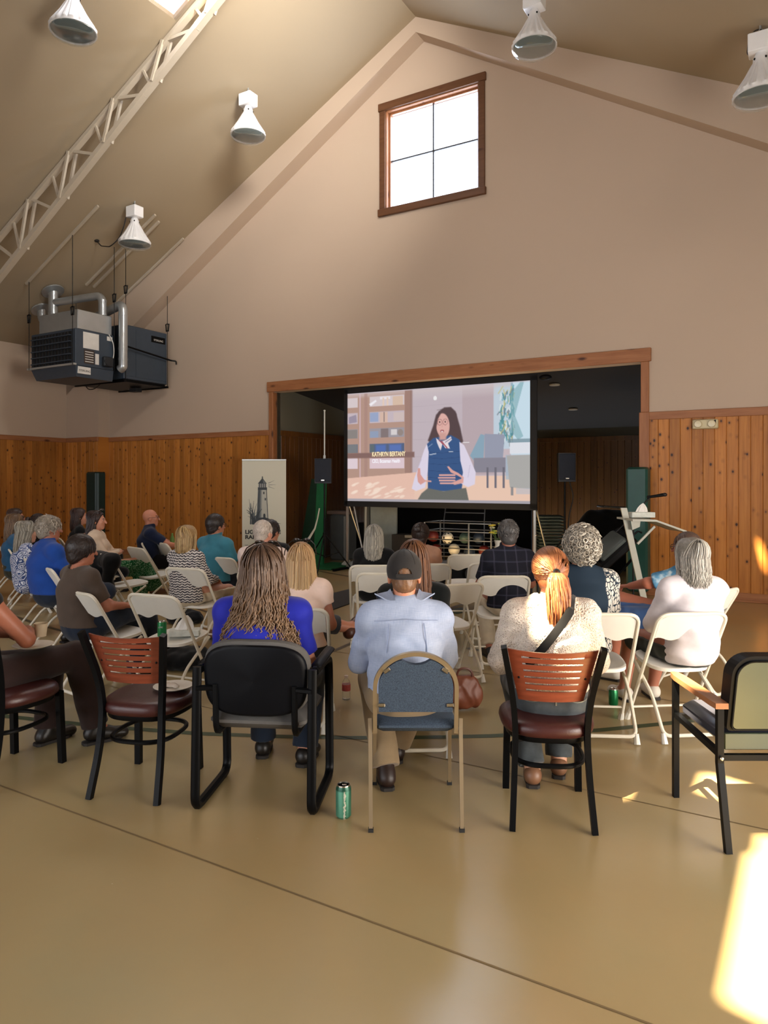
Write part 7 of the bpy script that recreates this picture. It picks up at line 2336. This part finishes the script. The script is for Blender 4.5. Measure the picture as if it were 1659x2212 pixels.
def tissue_box(label, loc, yaw, size=(.24, .12, .05)):
    t = thing('tissue_box', label, 'tissue box', loc, yaw, 'tissue boxes')
    g = G(); g.box((0, 0, size[2] / 2), size, bev=.004); g.obj('box', mat('tissue_box_card', (204, 208, 200), .6, var=.1, scale=30), t)
    g = G()
    N = 14
    V, F = [], []
    rr_ = random.Random(3)
    for i, (r, z) in enumerate(((.055, 0), (.048, .02), (.038, .05), (.022, .08), (.004, .105))):
        for k in range(N):
            a = 2 * math.pi * k / N
            q = r * (1 + .35 * (1 if k % 2 else -1) * (.25 + .15 * i))
            V.append((q * math.cos(a) * 1.25 + .01 * i * .4, q * math.sin(a) * .6, size[2] + z - .002))
    for i in range(4):
        for k in range(N):
            l = (k + 1) % N
            F.append((i * N + k, i * N + l, (i + 1) * N + l, (i + 1) * N + k))
    g.add(V, F); g.obj('tissue', mat('white_tissue', (232, 230, 226), .9), t)
    return t
tissue_box('tissue box with a tissue pulled up, on top of the lectern', (tp.x, Yk, tp.z + .008), 0, (.27, .14, .062))
# microphone on a boom stand behind the lectern
Ym = 8.9
t = thing('microphone_stand', 'black microphone on a boom stand behind the lectern', 'microphone', (At(1368, 1100, Ym).x, Ym, 0), 0)
bx = At(1368, 1100, Ym).x
def m_(x, y): p = At(x, y, Ym); return (p.x - bx, 0, p.z)
g = G(); g.tube([(0, 0, .02), m_(1368, 1115)], .011, 8); g.obj('pole', M_BLACK, t, True)
g = G(); g.tube([m_(1330, 1150), m_(1368, 1113), m_(1405, 1073)], .009, 8); g.obj('boom', M_BLACK, t, True)
g = G(); g.tube([m_(1398, 1074), m_(1420, 1071), m_(1432, 1069)], [.016, .018, .022], 10); mc = g.obj('microphone', M_BLACK2, t, True)
g = G(); g.ell(m_(1436, 1068.5), (.030, .026, .024), 14, 10); g.obj('mic_grille', mat('mic_grille_mesh', (40, 36, 36), .5, .4), mc, True)
for k in range(3):
    a = k * 2 * math.pi / 3 + .3
    g = G(); g.tube([(0, 0, .09), (.3 * math.cos(a), .3 * math.sin(a), .012)], .009, 8); g.obj('leg', M_BLACK, t, True)

# keyboard-like console on a stand, left of the lectern
Yc = 9.3
cc = At(1322, 1185, Yc)
t = thing('mixing_console', 'dark tilted console on a stand between the curly-haired person and the lectern', 'console', (cc.x, Yc, 0), -8)
g = G(); g.box((0, 0, cc.z), (.55, .62, .10), Matrix.Rotation(-.75, 3, 'Y') @ Matrix.Rotation(.2, 3, 'X'), bev=.02); g.obj('case', M_BLACK2, t, True)
g = G(); g.box((-.04, -.02, cc.z + .03), (.40, .50, .10), Matrix.Rotation(-.75, 3, 'Y') @ Matrix.Rotation(.2, 3, 'X'), bev=.02); g.obj('control_panel', mat('console_grey', (70, 78, 76), .5), t, True)
for sx in (-1, 1):
    g = G(); g.tube([(sx * .22, -.2, cc.z - .1), (-sx * .22, .1, .02)], .016, 8); g.obj('leg', M_BLACK, t, True)
g = G(); g.tube([(.18, -.2, cc.z + .15), (.28, -.2, cc.z + .24), (.33, -.18, cc.z + .22)], .012, 8); g.obj('lamp_arm', M_BLACK2, t, True)

# long dark-draped table and stacked folding chairs in the stage room, right
Yd = 12.6
pd = At(1265, 1140, Yd)
g = G()
us, vs = lins(-1, 1, 20), lins(0, 1, 10)
ht_ = CAMH - (1096 - HY) / FPX * Yd
t = thing('draped_piano', 'black cloth-covered bulk at the back of the stage room under the loudspeaker', 'covered furniture', (pd.x + .62, Yd + .5, 0), 0)
f = Field(); f.seg((-.45, 0, .45), (.35, 0, .48), (.3, .40), (.34, .38), L=(0, 1, 0), k=.1); f.seg((-.3, 0, .8), (.1, 0, ht_ - .3), .28, .25, k=.2); f.ell((0, 0, .2), (.75, .42, .35), k=.1)
V, F = f.mesh(.03, [((0, 0, .0), (0, 0, -1))]); V = folds(V, F, .02, .35, 4, (1.2, 1.2, .3)); link_mesh('drape', V, F, M_BLACKC, t, True)
g = G(); g.box((.15, -.02, ht_ - .02), (.75, .45, .035), Matrix.Rotation(.06, 3, 'Y'), bev=.01); g.obj('board', mat('dim_grey_board', (86, 86, 84), .6), t)
ps = At(1187, 1150, 12.95)
STK = thing('folded_chair', 'flat-folded grey-green chair at the bottom of the stack right of the screen', 'folded chair', (ps.x, 12.95, .02), -6, 'stack of folded chairs')
g = G(); g.tube(fillet([(-.22, -.4, .02), (.22, -.4, .02), (.22, .4, .02), (-.22, .4, .02)], .06, 4, True), .012, 8, closed=True); g.obj('frame', mat('dull_green_steel', (70, 82, 78), .5), STK, True)
g = G(); g.box((0, .12, .022), (.40, .36, .02), bev=.008); g.obj('seat', mat('dull_green_plastic', (62, 74, 70), .6), STK)
nstk = 18
for i in range(1, nstk):
    copy_tree(STK, (ps.x + .01 * math.sin(i * 2.1), 12.95 + .012 * math.cos(i * 1.7), .02 + i * .055), -6 + 2 * math.sin(i), 'flat-folded grey-green chair on top of the stack right of the screen' if i == nstk - 1 else 'flat-folded grey-green chair inside the stack right of the screen', 'stack of folded chairs')

# wheeled ball cage under the screen
D_c = 11.6
def Pc(x, y):
    s = S_of(x, D_c); p = W(s, D_c); return s, CAMH - (y - HY) / FPX * p.y
s_a, _ = Pc(918, 1150); s_b, _ = Pc(1062, 1150)
zt_c = Pc(990, 1130)[1]; zb_c = Pc(990, 1212)[1]
t = room_thing('ball_cage', 'chrome wire ball cage holding balls, under the projection screen', 'ball cage', (s_a + s_b) / 2, D_c + .3, 0)
M_RAIL = mat('dull_chrome_rail', (150, 154, 156), .3, .9, .05)
cw, cdp = (s_b - s_a) / 2, .32
g = G()
for sx in (-1, 1):
    for sy in (-1, 1): g.tube([(sx * cw, sy * cdp, .07), (sx * cw, sy * cdp, zt_c)], .015, 8)
g.tube([(cw * .35, -cdp, .1), (cw * .35, -cdp, zt_c)], .015, 8)
g.obj('post_frame', M_RAIL, t, True)
nr = 6
for i in range(nr):
    z = .12 + (zt_c - .12) * i / (nr - 1)
    g = G(); g.tube(fillet([(-cw, -cdp, z), (cw, -cdp, z), (cw, cdp, z), (-cw, cdp, z)], .05, 3, True), .011, 6, closed=True); g.obj('rail', M_RAIL, t, True)
for sx in (-1, 1):
    for sy in (-1, 1):
        g = G(); g.tube([(sx * cw - .015, sy * cdp, .045), (sx * cw + .015, sy * cdp, .045)], .045, 14); g.obj('castor', M_RUBBER, t, True)
g = G(); g.box((0, 0, .09), (cw * 2, cdp * 2, .02)); g.obj('base_tray', M_BLACK, t)
def soccer():
    n_ = NT('football_panels')
    v = n_.n('TexVoronoi', {'Vector': n_.co(), 'Scale': 14.0, 'Randomness': 0.35}).outputs['Distance']
    n_.set(Base_Color=n_.ramp(v, [(.28, (.02, .02, .02, 1)), (.34, (.75, .75, .72, 1))]), Roughness=.45)
    return n_.m
M_SOC = soccer(); M_RED = mat('dark_red_rubber', (92, 26, 22), .55); M_BLUE_B = mat('dark_blue_rubber', (30, 44, 66), .55); M_TEALB = mat('grey_teal_rubber', (60, 84, 84), .5)
M_WB = mat('white_leather_ball', (206, 204, 196), .5)
mid = (s_a + s_b) / 2
BALL = {}
def ball(x, y, r, m, label, dd=-.12):
    s = S_of(x, D_c + .3 + dd); p = W(s, D_c + .3 + dd)
    z = max(CAMH - (y - HY) / FPX * p.y, r + .10)
    if (m.name, r) not in BALL:
        g = G(); g.ell((0, 0, 0), (r, r, r), 24, 16); o = g.obj('ball', m, smooth=True); BALL[(m.name, r)] = o
    else:
        o = BALL[(m.name, r)].copy(); COL.objects.link(o)
    o.location = (p.x, p.y, z); tag(o, label, 'ball', 'balls in the cage')
ball(967, 1162, .105, M_SOC, 'black and white football in the cage, the upper white ball')
ball(981, 1187, .105, M_WB, 'plain white ball in the cage, below the football')
ball(936, 1158, .105, M_RED, 'dark red ball at the upper left of the cage'); ball(942, 1188, .11, M_RED, 'dark red ball at the lower left of the cage')
ball(1004, 1162, .10, M_TEALB, 'grey-teal ball in the middle of the cage'); ball(1046, 1190, .10, M_RED, 'dark red ball at the lower right of the cage')
ball(1034, 1162, .10, M_BLUE_B, 'dark blue ball at the upper right of the cage'); ball(1014, 1192, .10, M_BLUE_B, 'dark blue ball low in the middle of the cage')
# wire rack above the cage
D_k = 12.6
s_c = S_of(1004, D_k); p = W(s_c, D_k)
t = room_thing('wire_rack', 'sloping chrome wire rack standing above the ball cage', 'rack', s_c, D_k, 0)
zr = lambda y: CAMH - (y - HY) / FPX * p.y
z_lo, z_hi = zr(1126), zr(1072)
for i in range(4):
    q = i / 3; g = G(); z = z_lo + (z_hi - z_lo) * q; g.tube([(-.44 + .02 * q, .1 * q, z), (.40 - .02 * q, .1 * q, z)], .011, 6); g.obj('rail', M_RAIL, t, True)
for sx in (-.44, .40):
    g = G(); g.tube([(sx * 1.0, 0, .0), (sx, 0, z_lo), (sx * .96, .1, z_hi)], .012, 6); g.obj('post', M_RAIL, t, True)

# left part of the stage: pale panel, grey bin, green mats, poles
D_p = 12.3
def room_box(name, label, cat, x0, x1, ytop, D, m, dep=.08, zbot=0.0, bev=.004, group=None, lean=None):
    a, b = S_of(x0, D), S_of(x1, D); p = W((a + b) / 2, D)
    zt = CAMH - (ytop - HY) / FPX * p.y
    g = G(); g.box(((a + b) / 2, D + dep / 2, (zt + zbot) / 2), (b - a, dep, zt - zbot), bev=bev)
    o = room(name, g, m, kind=None)
    return tag(o, label, cat, group)
room_box('panel', 'pale grey-green panel standing under the left half of the screen', 'panel', 800, 856, 1075, D_p, mat('pale_panel', (156, 160, 150), .6), .05)
room_box('panel', 'narrow darker panel edge beside the pale panel under the screen', 'panel', 786, 799, 1085, D_p + .1, mat('dim_panel', (110, 106, 92), .6), .05)
room_box('storage_bin', 'grey plastic bin behind the left loudspeaker stand', 'bin', 712, 745, 1112, 12.1, mat('grey_bin_plastic', (74, 78, 80), .5), .45, bev=.03)
room_box('carton', 'flat pale carton lying on the grey bin', 'carton', 706, 748, 1104, 12.15, mat('dusty_carton', (110, 92, 84), .8), .4, zbot=CAMH - (1112 - HY) / FPX * W(S_of(728, 12.1), 12.1).y + .005)
room_box('cabinet', 'dark cabinet behind the silver-haired woman under the screen', 'cabinet', 765, 806, 1130, 12.9, mat('dark_cabinet', (40, 38, 36), .6), .5)
room_box('backdrop', 'black curtain filling the back of the stage under the screen', 'backdrop', 858, 1148, 1060, 14.2, M_BLACKC, .06, bev=.0)  # plain black slab set across the back of the stage
room_box('crate', 'dark rough crate at the left end of the ball cage', 'crate', 846, 880, 1155, 11.9, mat('dark_crate', (46, 42, 38), .8, bump=.4), .4)
room_box('box', 'small pale box by the dark-haired person under the screen', 'box', 874, 893, 1156, 11.7, mat('small_pale_box', (120, 118, 112), .7), .15, zbot=CAMH - (1162 - HY) / FPX * W(S_of(884, 11.7), 11.7).y)
# green gym mats leaning left of the loudspeaker, and one on the floor
M_GMAT = mat('green_gym_mat', (14, 92, 52), .5, 0, .1, bump=.15, bscale=20)
M_GMAT2 = mat('green_gym_mat_dark', (8, 50, 30), .55, 0, .1, bump=.15, bscale=20)
def slant(name, label, cat, pts_px, D, m, th=.05, group=None):
    """a slab whose outline is given on the plane of depth D"""
    P = []
    for x, y in pts_px:
        s = S_of(x, D); p = W(s, D); z = CAMH - (y - HY) / FPX * p.y
        P.append((s, max(z, .006)))
    g = G(); g.prism(P, 0, th, lambda a, b, h: (a, D - h + .02 * b, b))
    return tag(room(name, g, m, kind=None), label, cat, group)
slant('gym_mat', 'dark green gym mat leaning at the left of the stage', 'gym mat', [(646, 1234), (676, 1234), (690, 1040), (674, 1034)], 11.3, M_GMAT2, group='green gym mats')
slant('gym_mat', 'bright green gym mat leaning behind the left loudspeaker', 'gym mat', [(680, 1232), (700, 1232), (704, 1040), (686, 1036)], 11.15, M_GMAT, group='green gym mats')
a = Fl(668, 1228); 
g = G(); q0, q1 = S_of(664, 10.75), S_of(722, 10.75); g.box(((q0 + q1) / 2, 11.1, .02), (q1 - q0, .9, .035), bev=.008)
tag(room('gym_mat', g, M_GMAT, kind=None), 'green gym mat lying flat under the left loudspeaker stand', 'gym mat', 'green gym mats')
# hanging sash on the mat
Yh = 12.6
pts = [At(690, 1098, Yh), At(686, 1120, Yh), At(680, 1142, Yh - .05), At(668, 1162, Yh - .1), At(656, 1178, Yh - .15), At(648, 1190, Yh - .2)]
g = G(); g.tube(pts, [.012, .012, .016, .022, .030, .034], 8, flat=((0, 1, 0), .4)); tag(g.obj('strap', mat('pale_webbing', (170, 170, 160), .8), smooth=True), 'pale webbing strap hanging off the green mat by the left loudspeaker', 'strap')
# white cloth bundle by the screen foot, clear bag
for (x, y, r, lb, m) in ((748, 1224, .09, 'small white crumpled bag at the left foot of the screen', mat('white_bag', (196, 198, 196), .7)), (768, 1186, .14, 'crumpled clear plastic bag behind the left screen leg', mat('milky_plastic', (130, 136, 138), .4))):
    p = At(x, y, 13.1) if r > .12 else Fl(x, y)
    f = Field(); f.ell((0, 0, r * .55), (r, r * .8, r * .6), k=.02); f.ell((r * .3, 0, r), (r * .5, r * .5, r * .5), k=.04)
    V, F = f.mesh(.015, [((0, 0, 0), (0, 0, -1))]); V = folds(V, F, .012, .07, int(x))
    o = link_mesh('plastic_bag', V, F, m, None, True, loc=(p.x, p.y, 0.001)); tag(o, lb, 'bag')
# wooden pole leaning under the screen
g = G(); g.tube([At(764, 1090, 13.5), At(782, 1185, 13.4)], .018, 8); tag(g.obj('pole', M_ALU, smooth=True), 'grey pole leaning left of the pale panel under the screen', 'pole')
g = G(); g.tube([At(790, 1088, 13.8), At(789, 1190, 13.8)], .020, 8); tag(g.obj('pole', mat('white_pipe', (170, 172, 166), .5), smooth=True), 'upright white pipe beside the pale panel under the screen', 'pole')

# flowers in a vase
pv = At(1076, 1192, 8.9)
t = thing('flower_vase', 'yellow flowers in a white vase left of the plaid-shirted man', 'vase of flowers', (pv.x, 8.9, 0), 0)
vz = CAMH - (1200 - HY) / FPX * 8.9
g = G(); g.lathe([(.001, vz - .0), (.05, vz), (.055, vz + .06), (.035, vz + .13), (.048, vz + .19), (.040, vz + .19), (.03, vz + .13)], 20); g.obj('vase', mat('white_ceramic', (206, 202, 190), .3), t, True)
rr_ = random.Random(5)
for k in range(11):
    a, r = rr_.uniform(0, 6.28), rr_.uniform(.02, .11)
    h_ = vz + .19 + rr_.uniform(.08, .20)
    c = (r * math.cos(a) - .03, r * math.sin(a), h_)
    g = G(); g.tube([(0, 0, vz + .12), (c[0] * .6, c[1] * .6, (vz + .19 + h_) / 2), c], .004, 5); sm = g.obj('stem', mat('stem_green', (60, 84, 44), .6), t)
    g = G()
    for q in range(6):
        b = q * math.pi / 3
        g.ell((c[0] + .02 * math.cos(b), c[1] + .02 * math.sin(b), c[2] + .006), (.017, .017, .009), 8, 5)
    g.ell((c[0], c[1], c[2] + .012), (.010, .010, .008), 8, 5)
    g.obj('flower', mat(('yellow_petals', 'cream_petals', 'lime_petals')[k % 3], ((206, 186, 60), (206, 200, 160), (160, 176, 70))[k % 3], .7), sm, True)
# the small table the vase stands on
t = thing('side_table', 'small dark table carrying the flower vase in front of the stage', 'table', (pv.x + .22, 8.95, 0), 0)
g = G(); g.box((0, 0, vz - .015), (.55, .45, .028), bev=.006); g.obj('tabletop', M_BLACK2, t)
for sx in (-1, 1):
    for sy in (-1, 1):
        g = G(); g.tube([(sx * .24, sy * .19, 0), (sx * .24, sy * .19, vz - .03)], .014, 6); g.obj('leg', M_BLACK, t)
# cart wheel seen under the front chair back
pw = At(1019, 1239, 8.9)
t = thing('equipment_cart', 'low black cart with one white wheel, seen under a front-row chair back', 'cart', (pw.x - .12, 9.1, 0), 0)
g = G(); g.box((0, 0, .42), (.62, .4, .32), bev=.02); g.obj('body', M_BLACKC, t)
g = G(); zc = pw.z; g.tube([(.12, -.215, zc), (.12, -.255, zc)], .088, 24); wl_ = g.obj('wheel', M_RUBBER, t, True)
g = G(); g.tube([(.12, -.250, zc), (.12, -.262, zc)], .062, 24); g.obj('hub', mat('white_hub', (206, 204, 192), .5), wl_, True)
g = G(); g.ell((.12, -.262, zc), (.016, .008, .016), 12, 6); g.obj('axle_cap', M_BLACK, wl_, True)
for sx in (-1, 1):
    for sy in (-1, 1):
        g = G(); g.tube([(sx * .27, sy * .16, 0.0), (sx * .27, sy * .16, .28)], .02, 8); g.obj('leg', M_BLACK, t)

# ------------------------------------------------------------------ small things on chairs and floor
def can(label, loc, rgb, r=.033, h=.122, pat=None, group='drink cans'):
    t = thing('drink_can', label, 'drink can', loc, random.uniform(0, 360) if pat is None else 0, group)
    m = pat or mat('can_%d_%d_%d' % rgb, rgb, .3, .5)
    g = G(); g.lathe([(r * .72, 0), (r * .78, .003), (r, .012), (r, h - .018), (r * .86, h - .006)], 28); g.obj('can_body', m, t, True)
    g = G(); g.lathe([(r * .86, h - .006), (r * .84, h), (r * .78, h), (r * .76, h - .006), (.001, h - .006)], 28); ld = g.obj('lid', M_CHROME, t, True)
    g = G(); g.box((.004, 0, h - .003), (.020, .012, .0016), bev=.0006); g.obj('pull_tab', M_CHROME, ld)
    return t
def teal_can():
    n_ = NT('teal_can_print')
    sp_ = n_.n('SeparateXYZ', {0: n_.co()})
    nz = n_.math('MULTIPLY', n_.math('SUBTRACT', n_.noise(n_.co((70, 70, 70)), 1.0, 2), .5), .020)
    ang = n_.math('ADD', sp_.outputs[0], nz)
    c = n_.ramp(n_.math('ADD', n_.math('MULTIPLY', ang, 10.0), .5), [(0.0, lin((74, 138, 116))), (.53, lin((88, 150, 126))), (.55, lin((214, 214, 196))), (.60, lin((196, 200, 184))), (.62, lin((62, 122, 96))), (1.0, lin((40, 96, 74)))], 'LINEAR')
    top = n_.ramp(sp_.outputs[2], [(.132, (0, 0, 0, 1)), (.134, (1, 1, 1, 1))])
    n_.set(Base_Color=n_.mix(top, c, lin((32, 84, 66))), Roughness=.32, Metallic=.35)
    return n_.m
can('tall teal and mint drink can on the floor beside the black office armchair', Fl(742, 1765), (60, 120, 100), .0365, .158, teal_can())
ec = [o for o in bpy.data.objects if o.get('label', '').startswith('empty white folding chair holding')][0]
def on_seat(c, dx, dy, z=.4655):
    a = c.rotation_euler.z
    return (c.location.x + dx * math.cos(a) - dy * math.sin(a), c.location.y + dx * math.sin(a) + dy * math.cos(a), z)
cg = can('green drink can on the seat of the empty folding chair, beside a tissue box', on_seat(ec, -.085, -.04, .437), (24, 128, 70), .033, .122, mat('green_can_print', (22, 122, 66), .35, .3))
text_mesh('lettering', 'LIME', .016, M_LABEL, cg, (-.017, -.0345, .075))
tissue_box('tissue box with a tissue sticking out, on the seat of the empty folding chair', on_seat(ec, .06, .04, .449), 10, (.22, .12, .045))
can('green drink can on the floor under the curly-haired person\'s chair', Fl(1325, 1524), (24, 110, 62), .033, .122)
# plastic bottle
pb = Fl(748, 1511)
t = thing('water_bottle', 'small clear plastic bottle with a red label on the floor behind the blond woman', 'bottle', pb, 0)
n_ = NT('clear_plastic'); n_.set(Base_Color=(.92, .95, .95, 1), Roughness=.08, Transmission_Weight=.92, IOR=1.2, Alpha=.6); M_PET = n_.m
g = G(); g.lathe([(.022, .0), (.030, .006), (.031, .05), (.029, .06), (.031, .07), (.031, .115), (.026, .135), (.013, .155), (.012, .168)], 24); g.obj('bottle_body', M_PET, t, True)
g = G(); g.lathe([(.0316, .068), (.0318, .07), (.0318, .112), (.0316, .114)], 24); g.obj('wrapper', mat('red_bottle_label', (150, 52, 44), .5, var=.25, scale=60), t, True)
g = G(); g.lathe([(.0135, .160), (.0140, .162), (.0140, .176), (.001, .177)], 18); g.obj('cap', mat('white_cap', (196, 176, 160), .5), t, True)
# paper plate on the empty restaurant chair, plate with cup on the knee
M_PAPER = mat('paper_white', (222, 216, 204), .7)
def plate(label, loc, r=.10, group='paper plates'):
    g = G(); g.lathe([(.001, .003), (r * .62, .003), (r * .70, .006), (r, .018), (r * 1.0, .020), (r * .69, .009), (r * .6, .006), (.001, .006)], 32)
    o = g.obj('paper_plate', M_PAPER, smooth=True, loc=loc); return tag(o, label, 'plate', group)
pc = At(369, 1487, 3.80)
sc_ = c2.location
plate('white paper plate on the oxblood seat of the empty restaurant chair', (sc_.x + .115, sc_.y + .02, .483), .105)
f = Field()
rr_ = random.Random(9)
for k in range(7): f.ell((rr_.uniform(-.04, .04), rr_.uniform(-.03, .03), .012), (.018, .016, .010), k=.01)
V, F = f.mesh(.004); o = link_mesh('napkin', V, F, mat('napkin_white', (214, 204, 190), .9), None, True, loc=(sc_.x + .105, sc_.y + .02, .492)); tag(o, 'crumpled napkin lying on the paper plate on the restaurant chair', 'napkin')
pk = At(72, 1412, 4.12)
t_ = plate('white paper plate on the lap of the person at the left edge', (pk.x, pk.y, pk.z + .035), .11)
g = G(); g.lathe([(.028, .004), (.036, .075), (.039, .077), (.039, .08), (.035, .078), (.027, .008)], 24)
tag(g.obj('paper_cup', mat('cream_cup', (206, 190, 162), .7), smooth=True, loc=(pk.x + .02, pk.y + .05, pk.z + .085)), 'small cream paper cup on the plate at the left edge', 'cup')
# brown shoulder bag on the floor behind the empty chair
pg = Fl(1010, 1537)
t = thing('handbag', 'slouchy brown leather handbag on the floor right of the blue banquet chair', 'handbag', (pg.x - .02, pg.y + .05, 0), 8)
f = Field(); f.seg((-.07, 0, .10), (.07, 0, .10), (.09, .07), (.085, .065), L=(0, 0, 1), k=.04); f.seg((-.05, 0, .20), (.05, 0, .19), .05, .045, k=.06)
V, F = f.mesh(.009, [((0, 0, .002), (0, 0, -1))]); V = folds(V, F, .010, .10, 12, (1.2, 1, .6)); link_mesh('bag_body', V, F, mat('cognac_leather', (108, 56, 34), .5, bump=.2, bscale=90), t, True)
g = G(); g.tube(fillet([(-.06, -.02, .20), (-.05, -.03, .30), (.05, -.03, .29), (.06, -.02, .19)], .05, 5), .008, 6, flat=((0, 1, 0), .5)); g.obj('handle', mat('dark_cognac_leather', (84, 40, 26), .5), t, True)
# black bags on the floor in the middle of the left block
for i, (x, y, rx, ry, rz, lb) in enumerate(((405, 1440, .22, .2, .13, 'black bag on the floor behind the empty chair with the tissue box'), (400, 1345, .2, .16, .10, 'flat black bag on the floor under the zigzag jumper chair'))):
    p = Fl(x, y)
    f = Field(); f.ell((0, 0, rz * .5), (rx, ry, rz * .8), k=.02); f.seg((-rx * .6, 0, rz * .7), (rx * .6, 0, rz * .8), .05, .04, k=.08)
    V, F = f.mesh(.012, [((0, 0, .002), (0, 0, -1))]); V = folds(V, F, .012, .12, 20 + i)
    tag(link_mesh('black_bag', V, F, M_BLACKC, None, True, loc=(p.x, p.y, 0)), lb, 'bag')
# black mat on the floor before the front row
pts = [Fl(690, 1290), Fl(758, 1273), Fl(762, 1303), Fl(700, 1325)]
g = G(); n4 = len(pts); g.add([q + Vector((0, 0, .003)) for q in pts] + [q + Vector((0, 0, .012)) for q in pts], [(3, 2, 1, 0), (4, 5, 6, 7), (0, 1, 5, 4), (1, 2, 6, 5), (2, 3, 7, 6), (3, 0, 4, 7)])
tag(g.obj('floor_mat', M_BLACKC), 'black rubber mat on the floor right of the blond woman', 'mat')
# white plate on a lap left of the black mat
# black jacket over the chair back by the brown t-shirt
jc = f_jk
f = Field()
f.seg((-.16, -.22, .70), (.16, -.22, .70), .075, .075, k=.05); f.seg((-.12, -.25, .45), (.12, -.25, .45), (.12, .05), (.12, .05), k=.06); f.seg((-.14, -.20, .66), (-.1, -.02, .56), .06, .05, k=.05); f.seg((-.14, -.24, .7), (-.12, -.27, .40), .06, .05, k=.06); f.seg((.14, -.24, .7), (.12, -.27, .40), .06, .05, k=.06)
V, F = f.mesh(.012); V = folds(V, F, .010, .12, 31)
V = (V - V.mean(0)) * 1.18 + V.mean(0); o = link_mesh('jacket', V, F, M_BLACKC, None, True, loc=jc.location, rot=jc.rotation_euler); tag(o, 'black jacket draped over a folding chair back, beside the brown t-shirt', 'jacket')
# green bottle held by the bald man
p = At(372, 1166, 9.9)
g = G(); g.lathe([(.028, 0), (.031, .01), (.031, .11), (.013, .16), (.013, .19), (.001, .192)], 18)
tag(g.obj('green_bottle', mat('green_plastic_bottle', (110, 150, 70), .3), smooth=True, loc=(p.x, p.y, p.z - .10)), 'small green bottle held at the knee of the bald man', 'bottle')
